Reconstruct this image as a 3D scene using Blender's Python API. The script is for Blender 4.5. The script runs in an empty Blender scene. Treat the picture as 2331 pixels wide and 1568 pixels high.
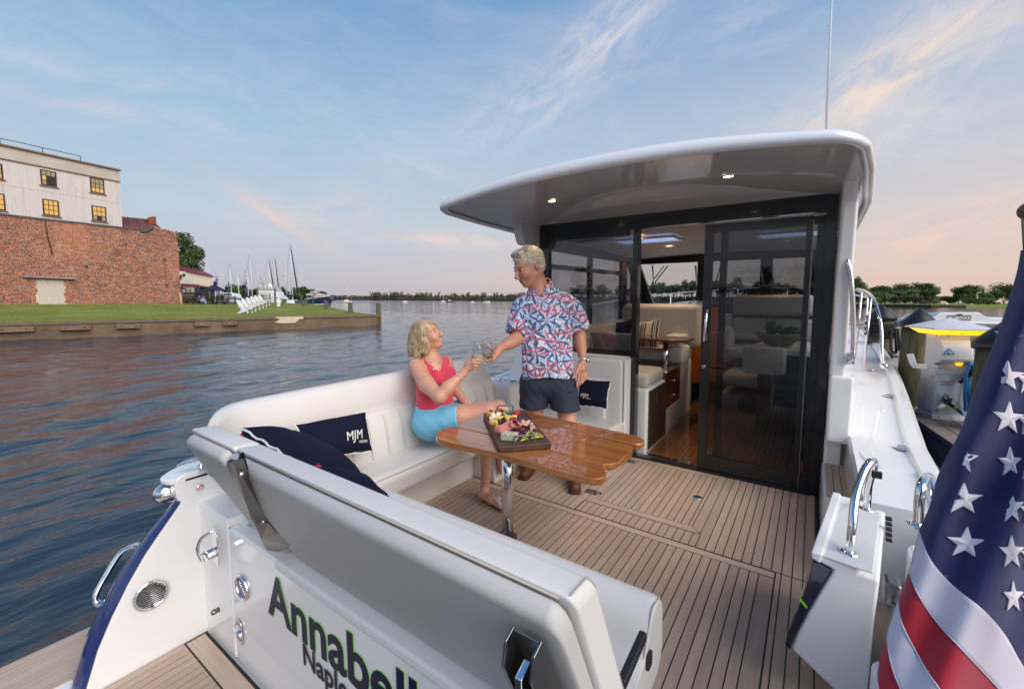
import bpy, bmesh, math, random
import numpy as np
from math import radians, sin, cos, pi, sqrt
from mathutils import Vector, Matrix, noise as mnoise
random.seed(7)
S = bpy.context.scene
COL = S.collection
# ------------------------------------------------------------------ camera
FPX, CX, CY, WPX, HPX = 975.0, 1165.5, 760.0, 2331.0, 1568.0
YAW, PITCH, ROLL = radians(35.0112), radians(4.49), math.atan(.0055)
CAM = Vector((0, 0, 1.41))
_f = Vector((-sin(YAW) * cos(PITCH), cos(YAW) * cos(PITCH), -sin(PITCH)))
_r0 = Vector((cos(YAW), sin(YAW), 0)); _u0 = _r0.cross(_f)
CR = _r0 * cos(ROLL) + _u0 * sin(ROLL); CU = -_r0 * sin(ROLL) + _u0 * cos(ROLL)
cd = bpy.data.cameras.new('camera'); cam = bpy.data.objects.new('camera', cd); COL.objects.link(cam)
m = Matrix((CR, CU, -_f)).transposed().to_4x4(); m.translation = CAM; cam.matrix_world = m
cd.sensor_width = 36; cd.lens = FPX / WPX * 36; cd.shift_y = -(HPX / 2 - CY) / WPX
cd.clip_start = .05; cd.clip_end = 9000
S.camera = cam
# boat frame: the yacht floats one degree bow up; it turns about the viewer's eye point
TRIM = Matrix.Translation(CAM) @ Matrix.Rotation(radians(1.0), 4, 'X') @ Matrix.Translation(-CAM)
_M3 = Matrix.Rotation(radians(1.0), 3, 'X')
BR, BU, BF = (_M3.transposed() @ v for v in (CR, CU, _f))
def _ray(px, py, b):
    R, U, F = (BR, BU, BF) if b else (CR, CU, _f)
    return F + R * ((px - CX) / FPX) - U * ((py - CY) / FPX)
def P(px, py, x=None, y=None, z=None, b=True):
    """measured point on a known plane of the boat (b) or of the world"""
    d = _ray(px, py, b)
    t = (z - CAM.z) / d.z if z is not None else ((y - CAM.y) / d.y if y is not None else (x - CAM.x) / d.x)
    return CAM + d * t
def W(px, py, z=None, depth=None):
    d = _ray(px, py, False)
    return CAM + d * (depth if depth is not None else (z - CAM.z) / d.z)
# ------------------------------------------------------------------ render / world / sun
S.view_settings.view_transform = 'Standard'; S.view_settings.look = 'None'
S.view_settings.gamma = 1; S.view_settings.use_curve_mapping = False
S.view_settings.exposure = 0.58
S.cycles.max_bounces = 10; S.cycles.transparent_max_bounces = 24; S.cycles.glossy_bounces = 5
S.cycles.caustics_reflective = False; S.cycles.caustics_refractive = False
SUN_EL, SUN_AZ = radians(36), radians(104)      # azimuth measured from +Y towards +X
SUN_STR = 2.6
wd = bpy.data.worlds.new("World"); S.world = wd; wd.use_nodes = True
def N(nt, typ, **kw):
    n = nt.nodes.new(typ)
    for k, v in kw.items():
        if k.startswith('i_'):
            key = k[2:]; key = int(key) if key.isdigit() else key.replace('_', ' ')
            n.inputs[key].default_value = v
        else: setattr(n, k, v)
    return n
def Lk(nt, a, b): nt.links.new(a, b)
def mth(nt, op, a, b=None, clamp=False):
    n = nt.nodes.new('ShaderNodeMath'); n.operation = op; n.use_clamp = clamp
    for i, v in enumerate((a, b)):
        if v is None: continue
        if isinstance(v, (int, float)): n.inputs[i].default_value = v
        else: nt.links.new(v, n.inputs[i])
    return n.outputs[0]
def mixc(nt, fac, a, b, bt='MIX'):
    n = nt.nodes.new('ShaderNodeMix'); n.data_type = 'RGBA'; n.blend_type = bt
    for s, v in ((0, fac), (6, a), (7, b)):
        if isinstance(v, (int, float)): n.inputs[s].default_value = v
        elif isinstance(v, (tuple, list)): n.inputs[s].default_value = (*v[:3], 1)
        else: nt.links.new(v, n.inputs[s])
    return n.outputs[2]
def ramp(nt, src, stops, interp='LINEAR'):
    n = nt.nodes.new('ShaderNodeValToRGB'); n.color_ramp.interpolation = interp
    e = n.color_ramp.elements
    while len(e) < len(stops): e.new(.5)
    for q, (p, c) in zip(e, stops):
        q.position = p; q.color = (*c, 1) if len(c) == 3 else c
    if src is not None: nt.links.new(src, n.inputs[0])
    return n.outputs[0]
def srgb(*c):
    return tuple(((v / 255) / 12.92 if v / 255 <= .04045 else ((v / 255 + .055) / 1.055) ** 2.4) for v in c)

def build_sky():
    nt = wd.node_tree; nt.nodes.clear()
    out = N(nt, 'ShaderNodeOutputWorld'); bg = N(nt, 'ShaderNodeBackground')
    tc = N(nt, 'ShaderNodeTexCoord')
    nv = N(nt, 'ShaderNodeVectorMath', operation='NORMALIZE'); Lk(nt, tc.outputs['Generated'], nv.inputs[0])
    D = nv.outputs[0]
    sp = N(nt, 'ShaderNodeSeparateXYZ'); Lk(nt, D, sp.inputs[0])
    el = mth(nt, 'MAXIMUM', sp.outputs[2], 0.0)
    cool = ramp(nt, el, [(0, srgb(181, 177, 192)), (.05, srgb(190, 188, 202)), (.16, srgb(190, 205, 218)), (.33, srgb(166, 198, 224)), (.56, srgb(114, 162, 210)), (1, srgb(62, 116, 186))])
    warm = ramp(nt, el, [(0, srgb(226, 196, 184)), (.05, srgb(232, 204, 192)), (.16, srgb(218, 208, 208)), (.33, srgb(186, 200, 220)), (.56, srgb(128, 166, 212)), (1, srgb(70, 120, 180))])
    # the side where the sun went down is on the right of the view
    sd = Vector((sin(radians(38)), cos(radians(38)), 0))
    dt = N(nt, 'ShaderNodeVectorMath', operation='DOT_PRODUCT'); Lk(nt, D, dt.inputs[0]); dt.inputs[1].default_value = sd
    wf = N(nt, 'ShaderNodeMapRange', interpolation_type='SMOOTHSTEP'); wf.inputs[1].default_value = -.35; wf.inputs[2].default_value = 1.0
    Lk(nt, dt.outputs['Value'], wf.inputs[0])
    base = mixc(nt, wf.outputs[0], cool, warm)
    sky = N(nt, 'ShaderNodeTexSky', sky_type='NISHITA', sun_disc=False, sun_elevation=SUN_EL, sun_rotation=SUN_AZ)
    sk = N(nt, 'ShaderNodeVectorMath', operation='SCALE'); Lk(nt, sky.outputs[0], sk.inputs[0]); sk.inputs[3].default_value = .09
    base = mixc(nt, .12, base, sk.outputs[0])
    # soft high haze mottling
    nz = N(nt, 'ShaderNodeTexNoise', i_Scale=2.2, i_Detail=6.0, i_Roughness=.6, i_Distortion=.5)
    mp = N(nt, 'ShaderNodeMapping'); mp.inputs['Scale'].default_value = (1, 1, 4.5); Lk(nt, D, mp.inputs[0]); Lk(nt, mp.outputs[0], nz.inputs['Vector'])
    hz = N(nt, 'ShaderNodeMapRange', interpolation_type='SMOOTHSTEP'); hz.inputs[1].default_value = .45; hz.inputs[2].default_value = .8; hz.inputs[4].default_value = .25
    Lk(nt, nz.outputs[0], hz.inputs[0])
    base = mixc(nt, hz.outputs[0], base, mixc(nt, wf.outputs[0], srgb(205, 211, 224), srgb(235, 221, 212)))
    # cirrus wisps: (centre px, along-angle deg, half length, half width, bend, strength, colour, noise seed)
    wisps = [((1395, 60), -47, .16, .045, .0, .9, (228, 222, 224), 1), ((1270, 185), -36, .24, .075, .25, .72, (220, 220, 228), 2),
             ((2010, 185), -35, .26, .07, -.1, 1.0, (246, 224, 206), 3), ((2190, 60), -52, .30, .11, 0, .62, (214, 214, 224), 4),
             ((720, 492), -12, .18, .05, .8, .55, (224, 212, 210), 5), ((640, 505), 32, .13, .028, .6, .75, (236, 208, 198), 6),
             ((1050, 548), 2, .26, .018, 0, .75, (238, 214, 204), 7), ((960, 375), 20, .09, .018, 0, .45, (222, 222, 228), 8),
             ((2290, 490), -14, .20, .05, 0, .8, (250, 212, 190), 9), ((2050, 300), 5, .30, .06, 0, .4, (236, 226, 222), 10),
             ((230, 245), 10, .16, .016, 0, .6, (226, 214, 214), 11), ((120, 145), 12, .2, .02, 0, .4, (214, 216, 226), 12),
             ((1410, 305), 80, .05, .02, 0, .6, (222, 218, 222), 13), ((560, 190), 15, .9, .22, 0, .16, (222, 226, 232), 14),
             ((1750, 40), -20, .14, .06, 0, .4, (205, 212, 226), 15)]
    for (cpx, ang, hl, hw, bend, st, colr, sdn) in wisps:
        c = _ray(*cpx, False).normalized()
        a = CR * cos(radians(ang)) + CU * sin(radians(-ang))
        a = (a - c * a.dot(c)).normalized(); b_ = c.cross(a).normalized()
        if b_.dot(CU) < 0: b_ = -b_
        def dot(v):
            n = N(nt, 'ShaderNodeVectorMath', operation='DOT_PRODUCT'); Lk(nt, D, n.inputs[0]); n.inputs[1].default_value = v
            return n.outputs['Value']
        u, v, w_ = dot(a), dot(b_), dot(c)
        v = mth(nt, 'SUBTRACT', v, mth(nt, 'MULTIPLY', mth(nt, 'MULTIPLY', u, u), bend))
        cmb = N(nt, 'ShaderNodeCombineXYZ'); Lk(nt, mth(nt, 'MULTIPLY', u, 7.0), cmb.inputs[0]); Lk(nt, mth(nt, 'MULTIPLY', v, 19.0), cmb.inputs[1]); cmb.inputs[2].default_value = sdn * 3.7
        q = N(nt, 'ShaderNodeTexNoise', i_Scale=1.4, i_Detail=8.0, i_Roughness=.62, i_Distortion=.7); Lk(nt, cmb.outputs[0], q.inputs['Vector'])
        un = mth(nt, 'DIVIDE', u, hl); vn = mth(nt, 'DIVIDE', v, hw)
        g = mth(nt, 'POWER', 2.718, mth(nt, 'MULTIPLY', mth(nt, 'ADD', mth(nt, 'MULTIPLY', un, un), mth(nt, 'MULTIPLY', vn, vn)), -1.4))
        mr = N(nt, 'ShaderNodeMapRange', interpolation_type='SMOOTHSTEP'); mr.inputs[1].default_value = .30; mr.inputs[2].default_value = .80
        Lk(nt, q.outputs[0], mr.inputs[0])
        f = mth(nt, 'MULTIPLY', mth(nt, 'MULTIPLY', g, mr.outputs[0]), st * 1.15)
        f = mth(nt, 'MULTIPLY', f, mth(nt, 'GREATER_THAN', w_, 0), clamp=True)
        base = mixc(nt, f, base, srgb(*colr))
    Lk(nt, base, bg.inputs[0]); bg.inputs[1].default_value = .69
    Lk(nt, bg.outputs[0], out.inputs[0])
build_sky()
sl = bpy.data.lights.new('sun', 'SUN'); so = bpy.data.objects.new('sun', sl); COL.objects.link(so)
sl.energy = SUN_STR; sl.angle = radians(60); sl.color = (1, .90, .80)
so.rotation_euler = Vector((sin(SUN_AZ) * cos(SUN_EL), cos(SUN_AZ) * cos(SUN_EL), sin(SUN_EL))).to_track_quat('Z', 'Y').to_euler()

# ------------------------------------------------------------------ materials
MT = {}
def mat(name, col, rough=.5, metal=0, coat=0, spec=.5, noise=None, bump=None, rand=0, ior=None, trans=0, emis=None, grain=None, sheen=0, sss=0, coatr=.05):
    """noise=(scale, amount, second colour) ; bump=(scale, strength) ; rand=per-object value jitter ; grain=(stretch xyz, scale, colour, amount)"""
    if name in MT: return MT[name]
    m = bpy.data.materials.new(name); m.use_nodes = True; nt = m.node_tree; b = nt.nodes['Principled BSDF']
    b.inputs['Base Color'].default_value = (*col, 1); b.inputs['Roughness'].default_value = rough; b.inputs['Metallic'].default_value = metal
    b.inputs['Coat Weight'].default_value = coat; b.inputs['Coat Roughness'].default_value = coatr; b.inputs['Specular IOR Level'].default_value = spec
    if ior: b.inputs['IOR'].default_value = ior
    if trans: b.inputs['Transmission Weight'].default_value = trans
    if sheen: b.inputs['Sheen Weight'].default_value = sheen
    if sss: b.inputs['Subsurface Weight'].default_value = sss; b.inputs['Subsurface Radius'].default_value = (.012, .004, .002); b.inputs['Subsurface Scale'].default_value = 1
    if emis: b.inputs['Emission Color'].default_value = (*emis[0], 1); b.inputs['Emission Strength'].default_value = emis[1]
    tc = N(nt, 'ShaderNodeTexCoord').outputs['Object']; c = None
    if noise:
        n = N(nt, 'ShaderNodeTexNoise', i_Scale=noise[0], i_Detail=5.0, i_Roughness=.6); Lk(nt, tc, n.inputs['Vector'])
        mr = N(nt, 'ShaderNodeMapRange'); mr.inputs[1].default_value = .3; mr.inputs[2].default_value = .7; mr.inputs[4].default_value = noise[1]; Lk(nt, n.outputs[0], mr.inputs[0])
        c = mixc(nt, mr.outputs[0], col, noise[2])
    if grain:
        mp = N(nt, 'ShaderNodeMapping'); mp.inputs['Scale'].default_value = grain[0]; Lk(nt, tc, mp.inputs[0])
        if rand:
            oi = N(nt, 'ShaderNodeObjectInfo'); cx = N(nt, 'ShaderNodeCombineXYZ')
            Lk(nt, mth(nt, 'MULTIPLY', oi.outputs['Random'], 40.0), cx.inputs[0]); Lk(nt, mth(nt, 'MULTIPLY', oi.outputs['Random'], 17.0), cx.inputs[1]); Lk(nt, cx.outputs[0], mp.inputs['Location'])
        n = N(nt, 'ShaderNodeTexNoise', i_Scale=grain[1], i_Detail=7.0, i_Roughness=.65, i_Distortion=.6); Lk(nt, mp.outputs[0], n.inputs['Vector'])
        mr = N(nt, 'ShaderNodeMapRange'); mr.inputs[1].default_value = .35; mr.inputs[2].default_value = .68; mr.inputs[4].default_value = grain[3]; Lk(nt, n.outputs[0], mr.inputs[0])
        c = mixc(nt, mr.outputs[0], c if c is not None else col, grain[2])
    if rand:
        oi = N(nt, 'ShaderNodeObjectInfo'); hs = N(nt, 'ShaderNodeHueSaturation')
        Lk(nt, mth(nt, 'ADD', mth(nt, 'MULTIPLY', oi.outputs['Random'], 2 * rand), 1 - rand), hs.inputs['Value'])
        if c is not None: Lk(nt, c, hs.inputs['Color'])
        else: hs.inputs['Color'].default_value = (*col, 1)
        c = hs.outputs[0]
    if c is not None: Lk(nt, c, b.inputs['Base Color'])
    if bump:
        n = N(nt, 'ShaderNodeTexNoise', i_Scale=bump[0], i_Detail=4.0); Lk(nt, tc, n.inputs['Vector'])
        bp = N(nt, 'ShaderNodeBump', i_Strength=bump[1], i_Distance=.01); Lk(nt, n.outputs[0], bp.inputs['Height']); Lk(nt, bp.outputs[0], b.inputs['Normal'])
    MT[name] = m; return m
GEL = mat('white_gelcoat', (.86, .86, .86), .22, coat=.5, noise=(1.6, .6, (.81, .815, .825)), bump=(6, .015))
GELT = mat('white_nonskid_gelcoat', (.76, .765, .775), .5, bump=(450, .35), noise=(8, .5, (.72, .725, .74)))
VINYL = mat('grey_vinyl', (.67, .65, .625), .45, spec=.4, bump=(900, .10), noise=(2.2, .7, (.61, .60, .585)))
VINYLD = mat('grey_vinyl_shaded', (.50, .49, .48), .46, spec=.4, bump=(900, .10), noise=(1.6, .6, (.46, .45, .445)))  # darker copy of the vinyl: shade of the down-facing backs put into the colour
THREAD = mat('thread', (.42, .38, .34), .8)
TEAK = mat('teak_plank', srgb(200, 179, 160), .62, rand=.08, grain=((60, 3, 60), 1.0, srgb(170, 147, 127), .75), bump=(160, .12), noise=(1.7, .8, srgb(174, 149, 129)))
TEAKX = mat('teak_plank_cross', srgb(200, 179, 160), .62, rand=.06, grain=((3, 60, 60), 1.0, srgb(170, 147, 127), .75), bump=(160, .12))
TEAKIN = mat('varnished_teak_plank', srgb(150, 98, 58), .16, rand=.08, coat=.6, grain=((60, 3, 60), 1.0, srgb(112, 66, 36), .8))
CAULK = mat('black_caulk', (.012, .012, .013), .6)
CHROME = mat('chrome', (.82, .82, .84), .07, metal=1, bump=(30, .01))
STEEL = mat('brushed_steel', (.30, .295, .29), .34, metal=1, noise=(14, .7, (.2, .195, .19)), bump=(120, .04))
DARKM = mat('dark_metal', (.05, .05, .055), .35, metal=.8)
VARN = mat('varnished_wood', srgb(186, 116, 50), .3, coat=1.0, coatr=.015, grain=((2, 34, 34), 1.0, srgb(120, 66, 24), .85), noise=(1.3, .4, srgb(160, 92, 36)))
VARND = mat('dark_varnished_wood', srgb(104, 50, 26), .3, coat=1.0, coatr=.03, grain=((2, 2, 26), 1.0, srgb(58, 24, 12), .8))
BLACKF = mat('black_frame', (.010, .010, .012), .22, coat=.3)
BLACKR = mat('black_rubber', (.012, .013, .015), .5)
NAVY = mat('navy_fabric', srgb(17, 22, 46), .9, spec=.2, bump=(700, .25), noise=(9, .5, srgb(12, 16, 36)))
NAVYG = mat('navy_gelcoat', srgb(24, 40, 98), .08, coat=.9)
NAVYB = mat('navy_gelcoat_dark', srgb(10, 18, 48), .08, coat=.9)
RED = mat('red_fabric', srgb(170, 18, 40), .85, bump=(700, .2))
WHITEF = mat('white_piping', (.72, .70, .68), .7)
WHITEM = mat('white_paint', (.78, .78, .78), .35, noise=(9, .4, (.70, .70, .69)))
LIME = mat('lime_vinyl', srgb(140, 220, 30), .4)
LETTER = mat('navy_lettering', srgb(17, 25, 58), .4, spec=.25)

# ------------------------------------------------------------------ mesh building
class MB:
    def __init__(s): s.v = []; s.f = []; s.sm = []
    def add(s, vs, fs, smooth=False):
        o = len(s.v); s.v += [tuple(v) for v in vs]; s.f += [tuple(i + o for i in f) for f in fs]; s.sm += [smooth] * len(fs); return s
    def box(s, c, d, R=None):
        c = Vector(c); hx, hy, hz = (q / 2 for q in d); vs = []
        for x in (-hx, hx):
            for y in (-hy, hy):
                for z in (-hz, hz):
                    p = Vector((x, y, z)); vs.append(c + (R @ p if R else p))
        return s.add(vs, [(0, 1, 3, 2), (4, 6, 7, 5), (0, 4, 5, 1), (2, 3, 7, 6), (0, 2, 6, 4), (1, 5, 7, 3)])
    def bx(s, x0, x1, y0, y1, z0, z1): return s.box(((x0 + x1) / 2, (y0 + y1) / 2, (z0 + z1) / 2), (abs(x1 - x0), abs(y1 - y0), abs(z1 - z0)))
    def rbox(s, c, d, r=.03, R=None, n=4, puff=0):
        c = Vector(c); h = [max(q / 2 - r, .0005) for q in d]; rings = []
        lat = [-pi / 2 + pi / 2 * i / n for i in range(n + 1)] + [pi / 2 * i / n for i in range(n + 1)]
        lsg = [-1] * (n + 1) + [1] * (n + 1)
        for la, sg in zip(lat, lsg):
            ring = []
            for q in range(4):
                for i in range(n + 1):
                    a = q * pi / 2 + pi / 2 * i / n
                    sx = 1 if q in (0, 3) else -1; sy = 1 if q in (0, 1) else -1
                    p = Vector((sx * h[0] + r * cos(la) * cos(a), sy * h[1] + r * cos(la) * sin(a), sg * h[2] + r * sin(la)))
                    ring.append(c + (R @ p if R else p))
            rings.append(ring)
        return s.loft(rings, True, True, True)
    def loft(s, rings, closed=True, caps=False, smooth=True):
        n = len(rings[0]); vs = [p for r in rings for p in r]; fs = []
        for i in range(len(rings) - 1):
            for j in range(n if closed else n - 1):
                k = (j + 1) % n; fs.append((i * n + j, i * n + k, (i + 1) * n + k, (i + 1) * n + j))
        s.add(vs, fs, smooth)
        if caps:
            o = len(s.v) - len(vs)
            s.f += [tuple(o + j for j in range(n))[::-1], tuple(o + (len(rings) - 1) * n + j for j in range(n))]; s.sm += [False, False]
        return s
    def tube(s, path, r, n=10, closed=False, caps=True, flat=1.0):
        pts = [Vector(p) for p in path]; k = len(pts); rr = r if isinstance(r, (list, tuple)) else [r] * k; rings = []; up = None
        for i, p in enumerate(pts):
            a = pts[(i - 1) % k] if (closed or i > 0) else pts[0]; b = pts[(i + 1) % k] if (closed or i < k - 1) else pts[-1]
            t = (b - a).normalized()
            if up is None: up = (Vector((0, 0, 1)) if abs(t.z) < .9 else Vector((1, 0, 0)))
            u = (up - t * up.dot(t)).normalized(); w = t.cross(u); up = u
            rings.append([p + u * (rr[i] * cos(2 * pi * j / n)) + w * (rr[i] * flat * sin(2 * pi * j / n)) for j in range(n)])
        if closed: rings.append(rings[0])
        return s.loft(rings, True, caps and not closed)
    def lathe(s, prof, c=(0, 0, 0), n=20, R=None, caps=True):
        c = Vector(c); rings = []
        for r, z in prof:
            rings.append([c + (R @ Vector((r * cos(2 * pi * j / n), r * sin(2 * pi * j / n), z)) if R else Vector((r * cos(2 * pi * j / n), r * sin(2 * pi * j / n), z))) for j in range(n)])
        return s.loft(rings, True, caps)
    def prism(s, poly, off, smooth=False):
        """closed 3D polygon extruded by a vector"""
        off = Vector(off); a = [Vector(p) for p in poly]; n = len(a); vs = a + [p + off for p in a]
        fs = [tuple(range(n))[::-1], tuple(range(n, 2 * n))] + [(i, (i + 1) % n, n + (i + 1) % n, n + i) for i in range(n)]
        return s.add(vs, fs, smooth)
    def grid(s, fn, nu, nv, smooth=True):
        vs = [fn(i / nu, j / nv) for i in range(nu + 1) for j in range(nv + 1)]
        fs = [(i * (nv + 1) + j, (i + 1) * (nv + 1) + j, (i + 1) * (nv + 1) + j + 1, i * (nv + 1) + j + 1) for i in range(nu) for j in range(nv)]
        return s.add(vs, fs, smooth)
    def ball(s, c, r, n=10, R=None):
        c = Vector(c); r = r if isinstance(r, (tuple, list)) else (r, r, r); rings = []
        for i in range(n + 1):
            la = -pi / 2 + pi * i / n
            ring = []
            for j in range(n * 2):
                p = Vector((r[0] * max(cos(la), .001) * cos(pi * j / n), r[1] * max(cos(la), .001) * sin(pi * j / n), r[2] * sin(la)))
                ring.append(c + (R @ p if R else p))
            rings.append(ring)
        return s.loft(rings, True)
ORG = {}
def _org(o): return ORG.get(o.name, Vector((0, 0, 0))) if o else Vector((0, 0, 0))
def fixn(me):
    bm = bmesh.new(); bm.from_mesh(me); bmesh.ops.recalc_face_normals(bm, faces=bm.faces); bm.to_mesh(me); bm.free()
def part(name, mb, m, parent=None, bevel=0, seg=2, label=None, kind=None, solid=0, fix=True, loc=None, sub=0):
    me = bpy.data.meshes.new(name); o = bpy.data.objects.new(name, me); COL.objects.link(o)
    if loc is not None and parent is None: ORG[o.name] = Vector(loc); o.location = loc
    elif parent is not None:
        o.parent = parent; ORG[o.name] = _org(parent)
    g = _org(o)
    me.from_pydata([(v[0] - g[0], v[1] - g[1], v[2] - g[2]) for v in mb.v], [], mb.f)
    me.polygons.foreach_set('use_smooth', mb.sm)
    if fix: fixn(me)
    me.materials.append(m)
    if solid: md = o.modifiers.new('s', 'SOLIDIFY'); md.thickness = solid; md.offset = 0
    if sub: md = o.modifiers.new('u', 'SUBSURF'); md.levels = md.render_levels = sub
    if bevel:
        md = o.modifiers.new('b', 'BEVEL'); md.width = bevel; md.segments = seg; md.limit_method = 'ANGLE'; md.angle_limit = radians(35)
        for p in me.polygons: p.use_smooth = True
        md.harden_normals = True
    if label: o['label'] = label
    if kind: o['kind'] = kind
    return o
BOATS = []
def thing(name, label, cat, loc=(0, 0, 0), group=None, boat=False):
    o = bpy.data.objects.new(name, None); COL.objects.link(o); o.empty_display_size = .1
    o.location = loc; ORG[o.name] = Vector(loc); o['label'] = label; o['category'] = cat
    if group: o['group'] = group
    if boat: BOATS.append(o)
    return o
def tag(o, label=None, cat=None, group=None, kind=None, boat=False):
    if label: o['label'] = label
    if cat: o['category'] = cat
    if group: o['group'] = group
    if kind: o['kind'] = kind
    if boat: BOATS.append(o)
    return o
def dup(root, delta=None, matrix=None, label=None):
    """copy a thing with its parts and sub-parts"""
    def cp(o, par):
        c = o.copy(); COL.objects.link(c)
        if par: c.parent = par; c.matrix_parent_inverse = o.matrix_parent_inverse
        for ch in o.children: cp(ch, c)
        return c
    r = cp(root, None)
    if delta is not None: r.location = Vector(root.location) + Vector(delta)
    if matrix is not None: r.matrix_world = matrix
    ORG[r.name] = Vector(r.location)
    if label: r['label'] = label
    return r
def smooth_path(pts, n=8):
    """Catmull-Rom through points"""
    p = [Vector(q) for q in pts]; p = [p[0] * 2 - p[1]] + p + [p[-1] * 2 - p[-2]]; out = []
    for i in range(1, len(p) - 2):
        for k in range(n):
            t = k / n; out.append(.5 * ((2 * p[i]) + (p[i + 1] - p[i - 1]) * t + (2 * p[i - 1] - 5 * p[i] + 4 * p[i + 1] - p[i + 2]) * t * t + (-p[i - 1] + 3 * p[i] - 3 * p[i + 1] + p[i + 2]) * t ** 3))
    out.append(p[-2]); return out
def text_mb(s, size, origin, ux, uy, thick=.002, bold=0, width=1.0, shear=0):
    """lettering as real raised mesh on the plane origin + u*ux + v*uy"""
    cu = bpy.data.curves.new('t', 'FONT'); cu.body = s; cu.size = size; cu.extrude = thick; cu.offset = bold; cu.resolution_u = 4; cu.shear = shear
    o = bpy.data.objects.new('t', cu); COL.objects.link(o)
    dg = bpy.context.evaluated_depsgraph_get(); dg.update(); me = bpy.data.meshes.new_from_object(o.evaluated_get(dg))
    origin, ux, uy = Vector(origin), Vector(ux).normalized(), Vector(uy).normalized(); n = ux.cross(uy)
    mb = MB(); mb.add([origin + ux * (v.co.x * width) + uy * v.co.y + n * v.co.z for v in me.vertices], [tuple(p.vertices) for p in me.polygons])
    bpy.data.objects.remove(o); bpy.data.curves.remove(cu); bpy.data.meshes.remove(me)
    return mb
WZ = -.54   # water level in the world
# ================================================================== the yacht
CXB = -1.08
YL = (-1.08, 3.0, -.5)
Y = thing('motor_yacht', 'white motor yacht with open teak cockpit and hardtop that fills the foreground', 'yacht', YL, boat=True)
hbk = [(.78, 1.62), (2, 1.64), (3.3, 1.66), (5, 1.78), (6.5, 1.86), (8, 1.86), (9.5, 1.74), (11, 1.38), (12.2, .85), (13.1, .3), (13.5, .03)]
def lerpk(k, t):
    if t <= k[0][0]: return k[0][1]
    for (a, b), (c, d) in zip(k, k[1:]):
        if t <= c: return b + (d - b) * (t - a) / (c - a)
    return k[-1][1]
def sheer(y): return .46 + .045 * max(0, y - 2.4)
def hull():
    rs = []
    for y in [.80, 1.2, 2, 2.7, 3.3, 4, 5, 6, 7, 8, 9, 10, 11, 11.7, 12.4, 13.0, 13.4]:
        h = lerpk(hbk, y); z = sheer(y) - .02; t = min(1, max(0, (y - 7) / 6.4))
        pr = [(h, z), (h - .005, z - .25), (h * (1 - .12 * t) - .04, z - .6), (h * (.9 - .3 * t), -.55), (h * (.75 - .3 * t), -.8), (0, -1.0 + .3 * t)]
        rs.append([(CXB + a, y, b) for a, b in pr] + [(CXB - a, y, b) for a, b in pr[-2::-1]])
    m = MB().loft(rs, closed=False)
    part('hull', m, NAVYG, Y, fix=True)
    # aft closing face below the platform
    m = MB(); m.bx(CXB - 1.58, CXB + 1.58, .78, .86, -.9, -.36); part('hull_transom', m, GEL, Y)
hull()
# ---- side decks and gunwale
def sidedeck(sgn):
    ys = [2.46, 2.7, 3, 3.3, 3.6, 4, 4.6, 5.2, 6, 7, 8, 9, 10, 11, 12, 12.8, 13.3]; rs = []
    for y in ys:
        h = lerpk(hbk, y); z = sheer(y)
        inn = (1.30 if y < 3.65 else min(1.28, h - .28)) if sgn > 0 else min(1.36, h - .2)
        if inn < .1: inn = 0.0
        if h - inn < .05: inn = max(0, h - .05)
        pr = [(inn, z - .35), (inn, z - .02), (inn + .015, z), (h - .11, z), (h - .10, z + .0), (h - .085, z + .028), (h - .03, z + .032), (h - .005, z + .015), (h + .004, z - .03), (h, z - .06)]
        rs.append([(CXB + sgn * a, y, b) for a, b in pr])
    m = MB().loft(rs, closed=False, smooth=True)
    # end faces
    for r in (rs[0],): m.add(r + [(r[-1][0], r[-1][1], -.02), (r[0][0], r[0][1], -.02)], [tuple(range(len(r) + 2))])
    m.sm = [False] * len(m.f); return part('side_deck', m, GEL, Y)
sd_s = sidedeck(1); sd_p = sidedeck(-1)
# foredeck
rs = []
for y in [5.9, 7, 8, 9, 10, 11, 12, 12.8, 13.2]:
    h = max(.02, min(1.3, lerpk(hbk, y) - .2)); z = sheer(y) + .0
    rs.append([(CXB + h * k / 6, y, z + .16 * (1 - (k / 6) ** 2) * max(0.2, min(1, (12 - y) / 4))) for k in range(-6, 7)])
part('foredeck', MB().loft(rs, closed=False), GEL, Y)
# deck fill caps, oval
for q, dy in (((2059, 1020), .05), ((1900 + 127, 917), .05), ((1835 + 145, 865), .04)):
    p = P(*q, z=sheer(3.2) + .012); p.z = sheer(p.y) + .006
    m = MB(); m.lathe([(.045, 0), (.045, .006), (.038, .009), (.034, .006), (.001, .006)], p, 20); part('deck_fill_cap', m, CHROME, Y)
# ---- cockpit sole and planks
sole = part('cockpit_sole', MB().bx(-2.30, .50, .95, 3.60, -.06, -.0018), CAULK, Y)
PZ0, PZ1 = -.012, .0
rects = []   # x0,x1,y0,y1,material
G = .0052
sx = [.071 - .0449 * k for k in range(0, 49)]   # seam positions
def cols(x0, x1):
    s = sorted(x for x in sx if x0 + .012 < x < x1 - .012); e = [x0] + s + [x1]; return list(zip(e, e[1:]))
# panel A (aft, below the long border): x -2.10..-.092, y..2.42
for a, b in cols(-2.03, -.157): rects.append((a, b, .95, 2.385, 0))
rects.append((-.157, -.09, .95, 2.383, 0)); rects.append((-2.03, -.09, 2.386, 2.440, 1)); rects.append((-2.10, -2.03, .95, 2.455, 0))
# starboard field
for a, b in cols(-.088, .071): rects.append((a, b, .95, 2.445, 0))
for a, b in cols(.071, .50): rects.append((a, b, .95, 2.80, 0))
for a, b in cols(-.474, .078): rects.append((a, b, 2.447, 3.555, 0))
# between the border and the hatch
for a, b in cols(-1.216, -.474): rects.append((a, b, 2.447, 2.592, 0))
for a, b in cols(-1.90, -1.222): rects.append((a, b, 2.447, 3.555, 0))
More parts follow.
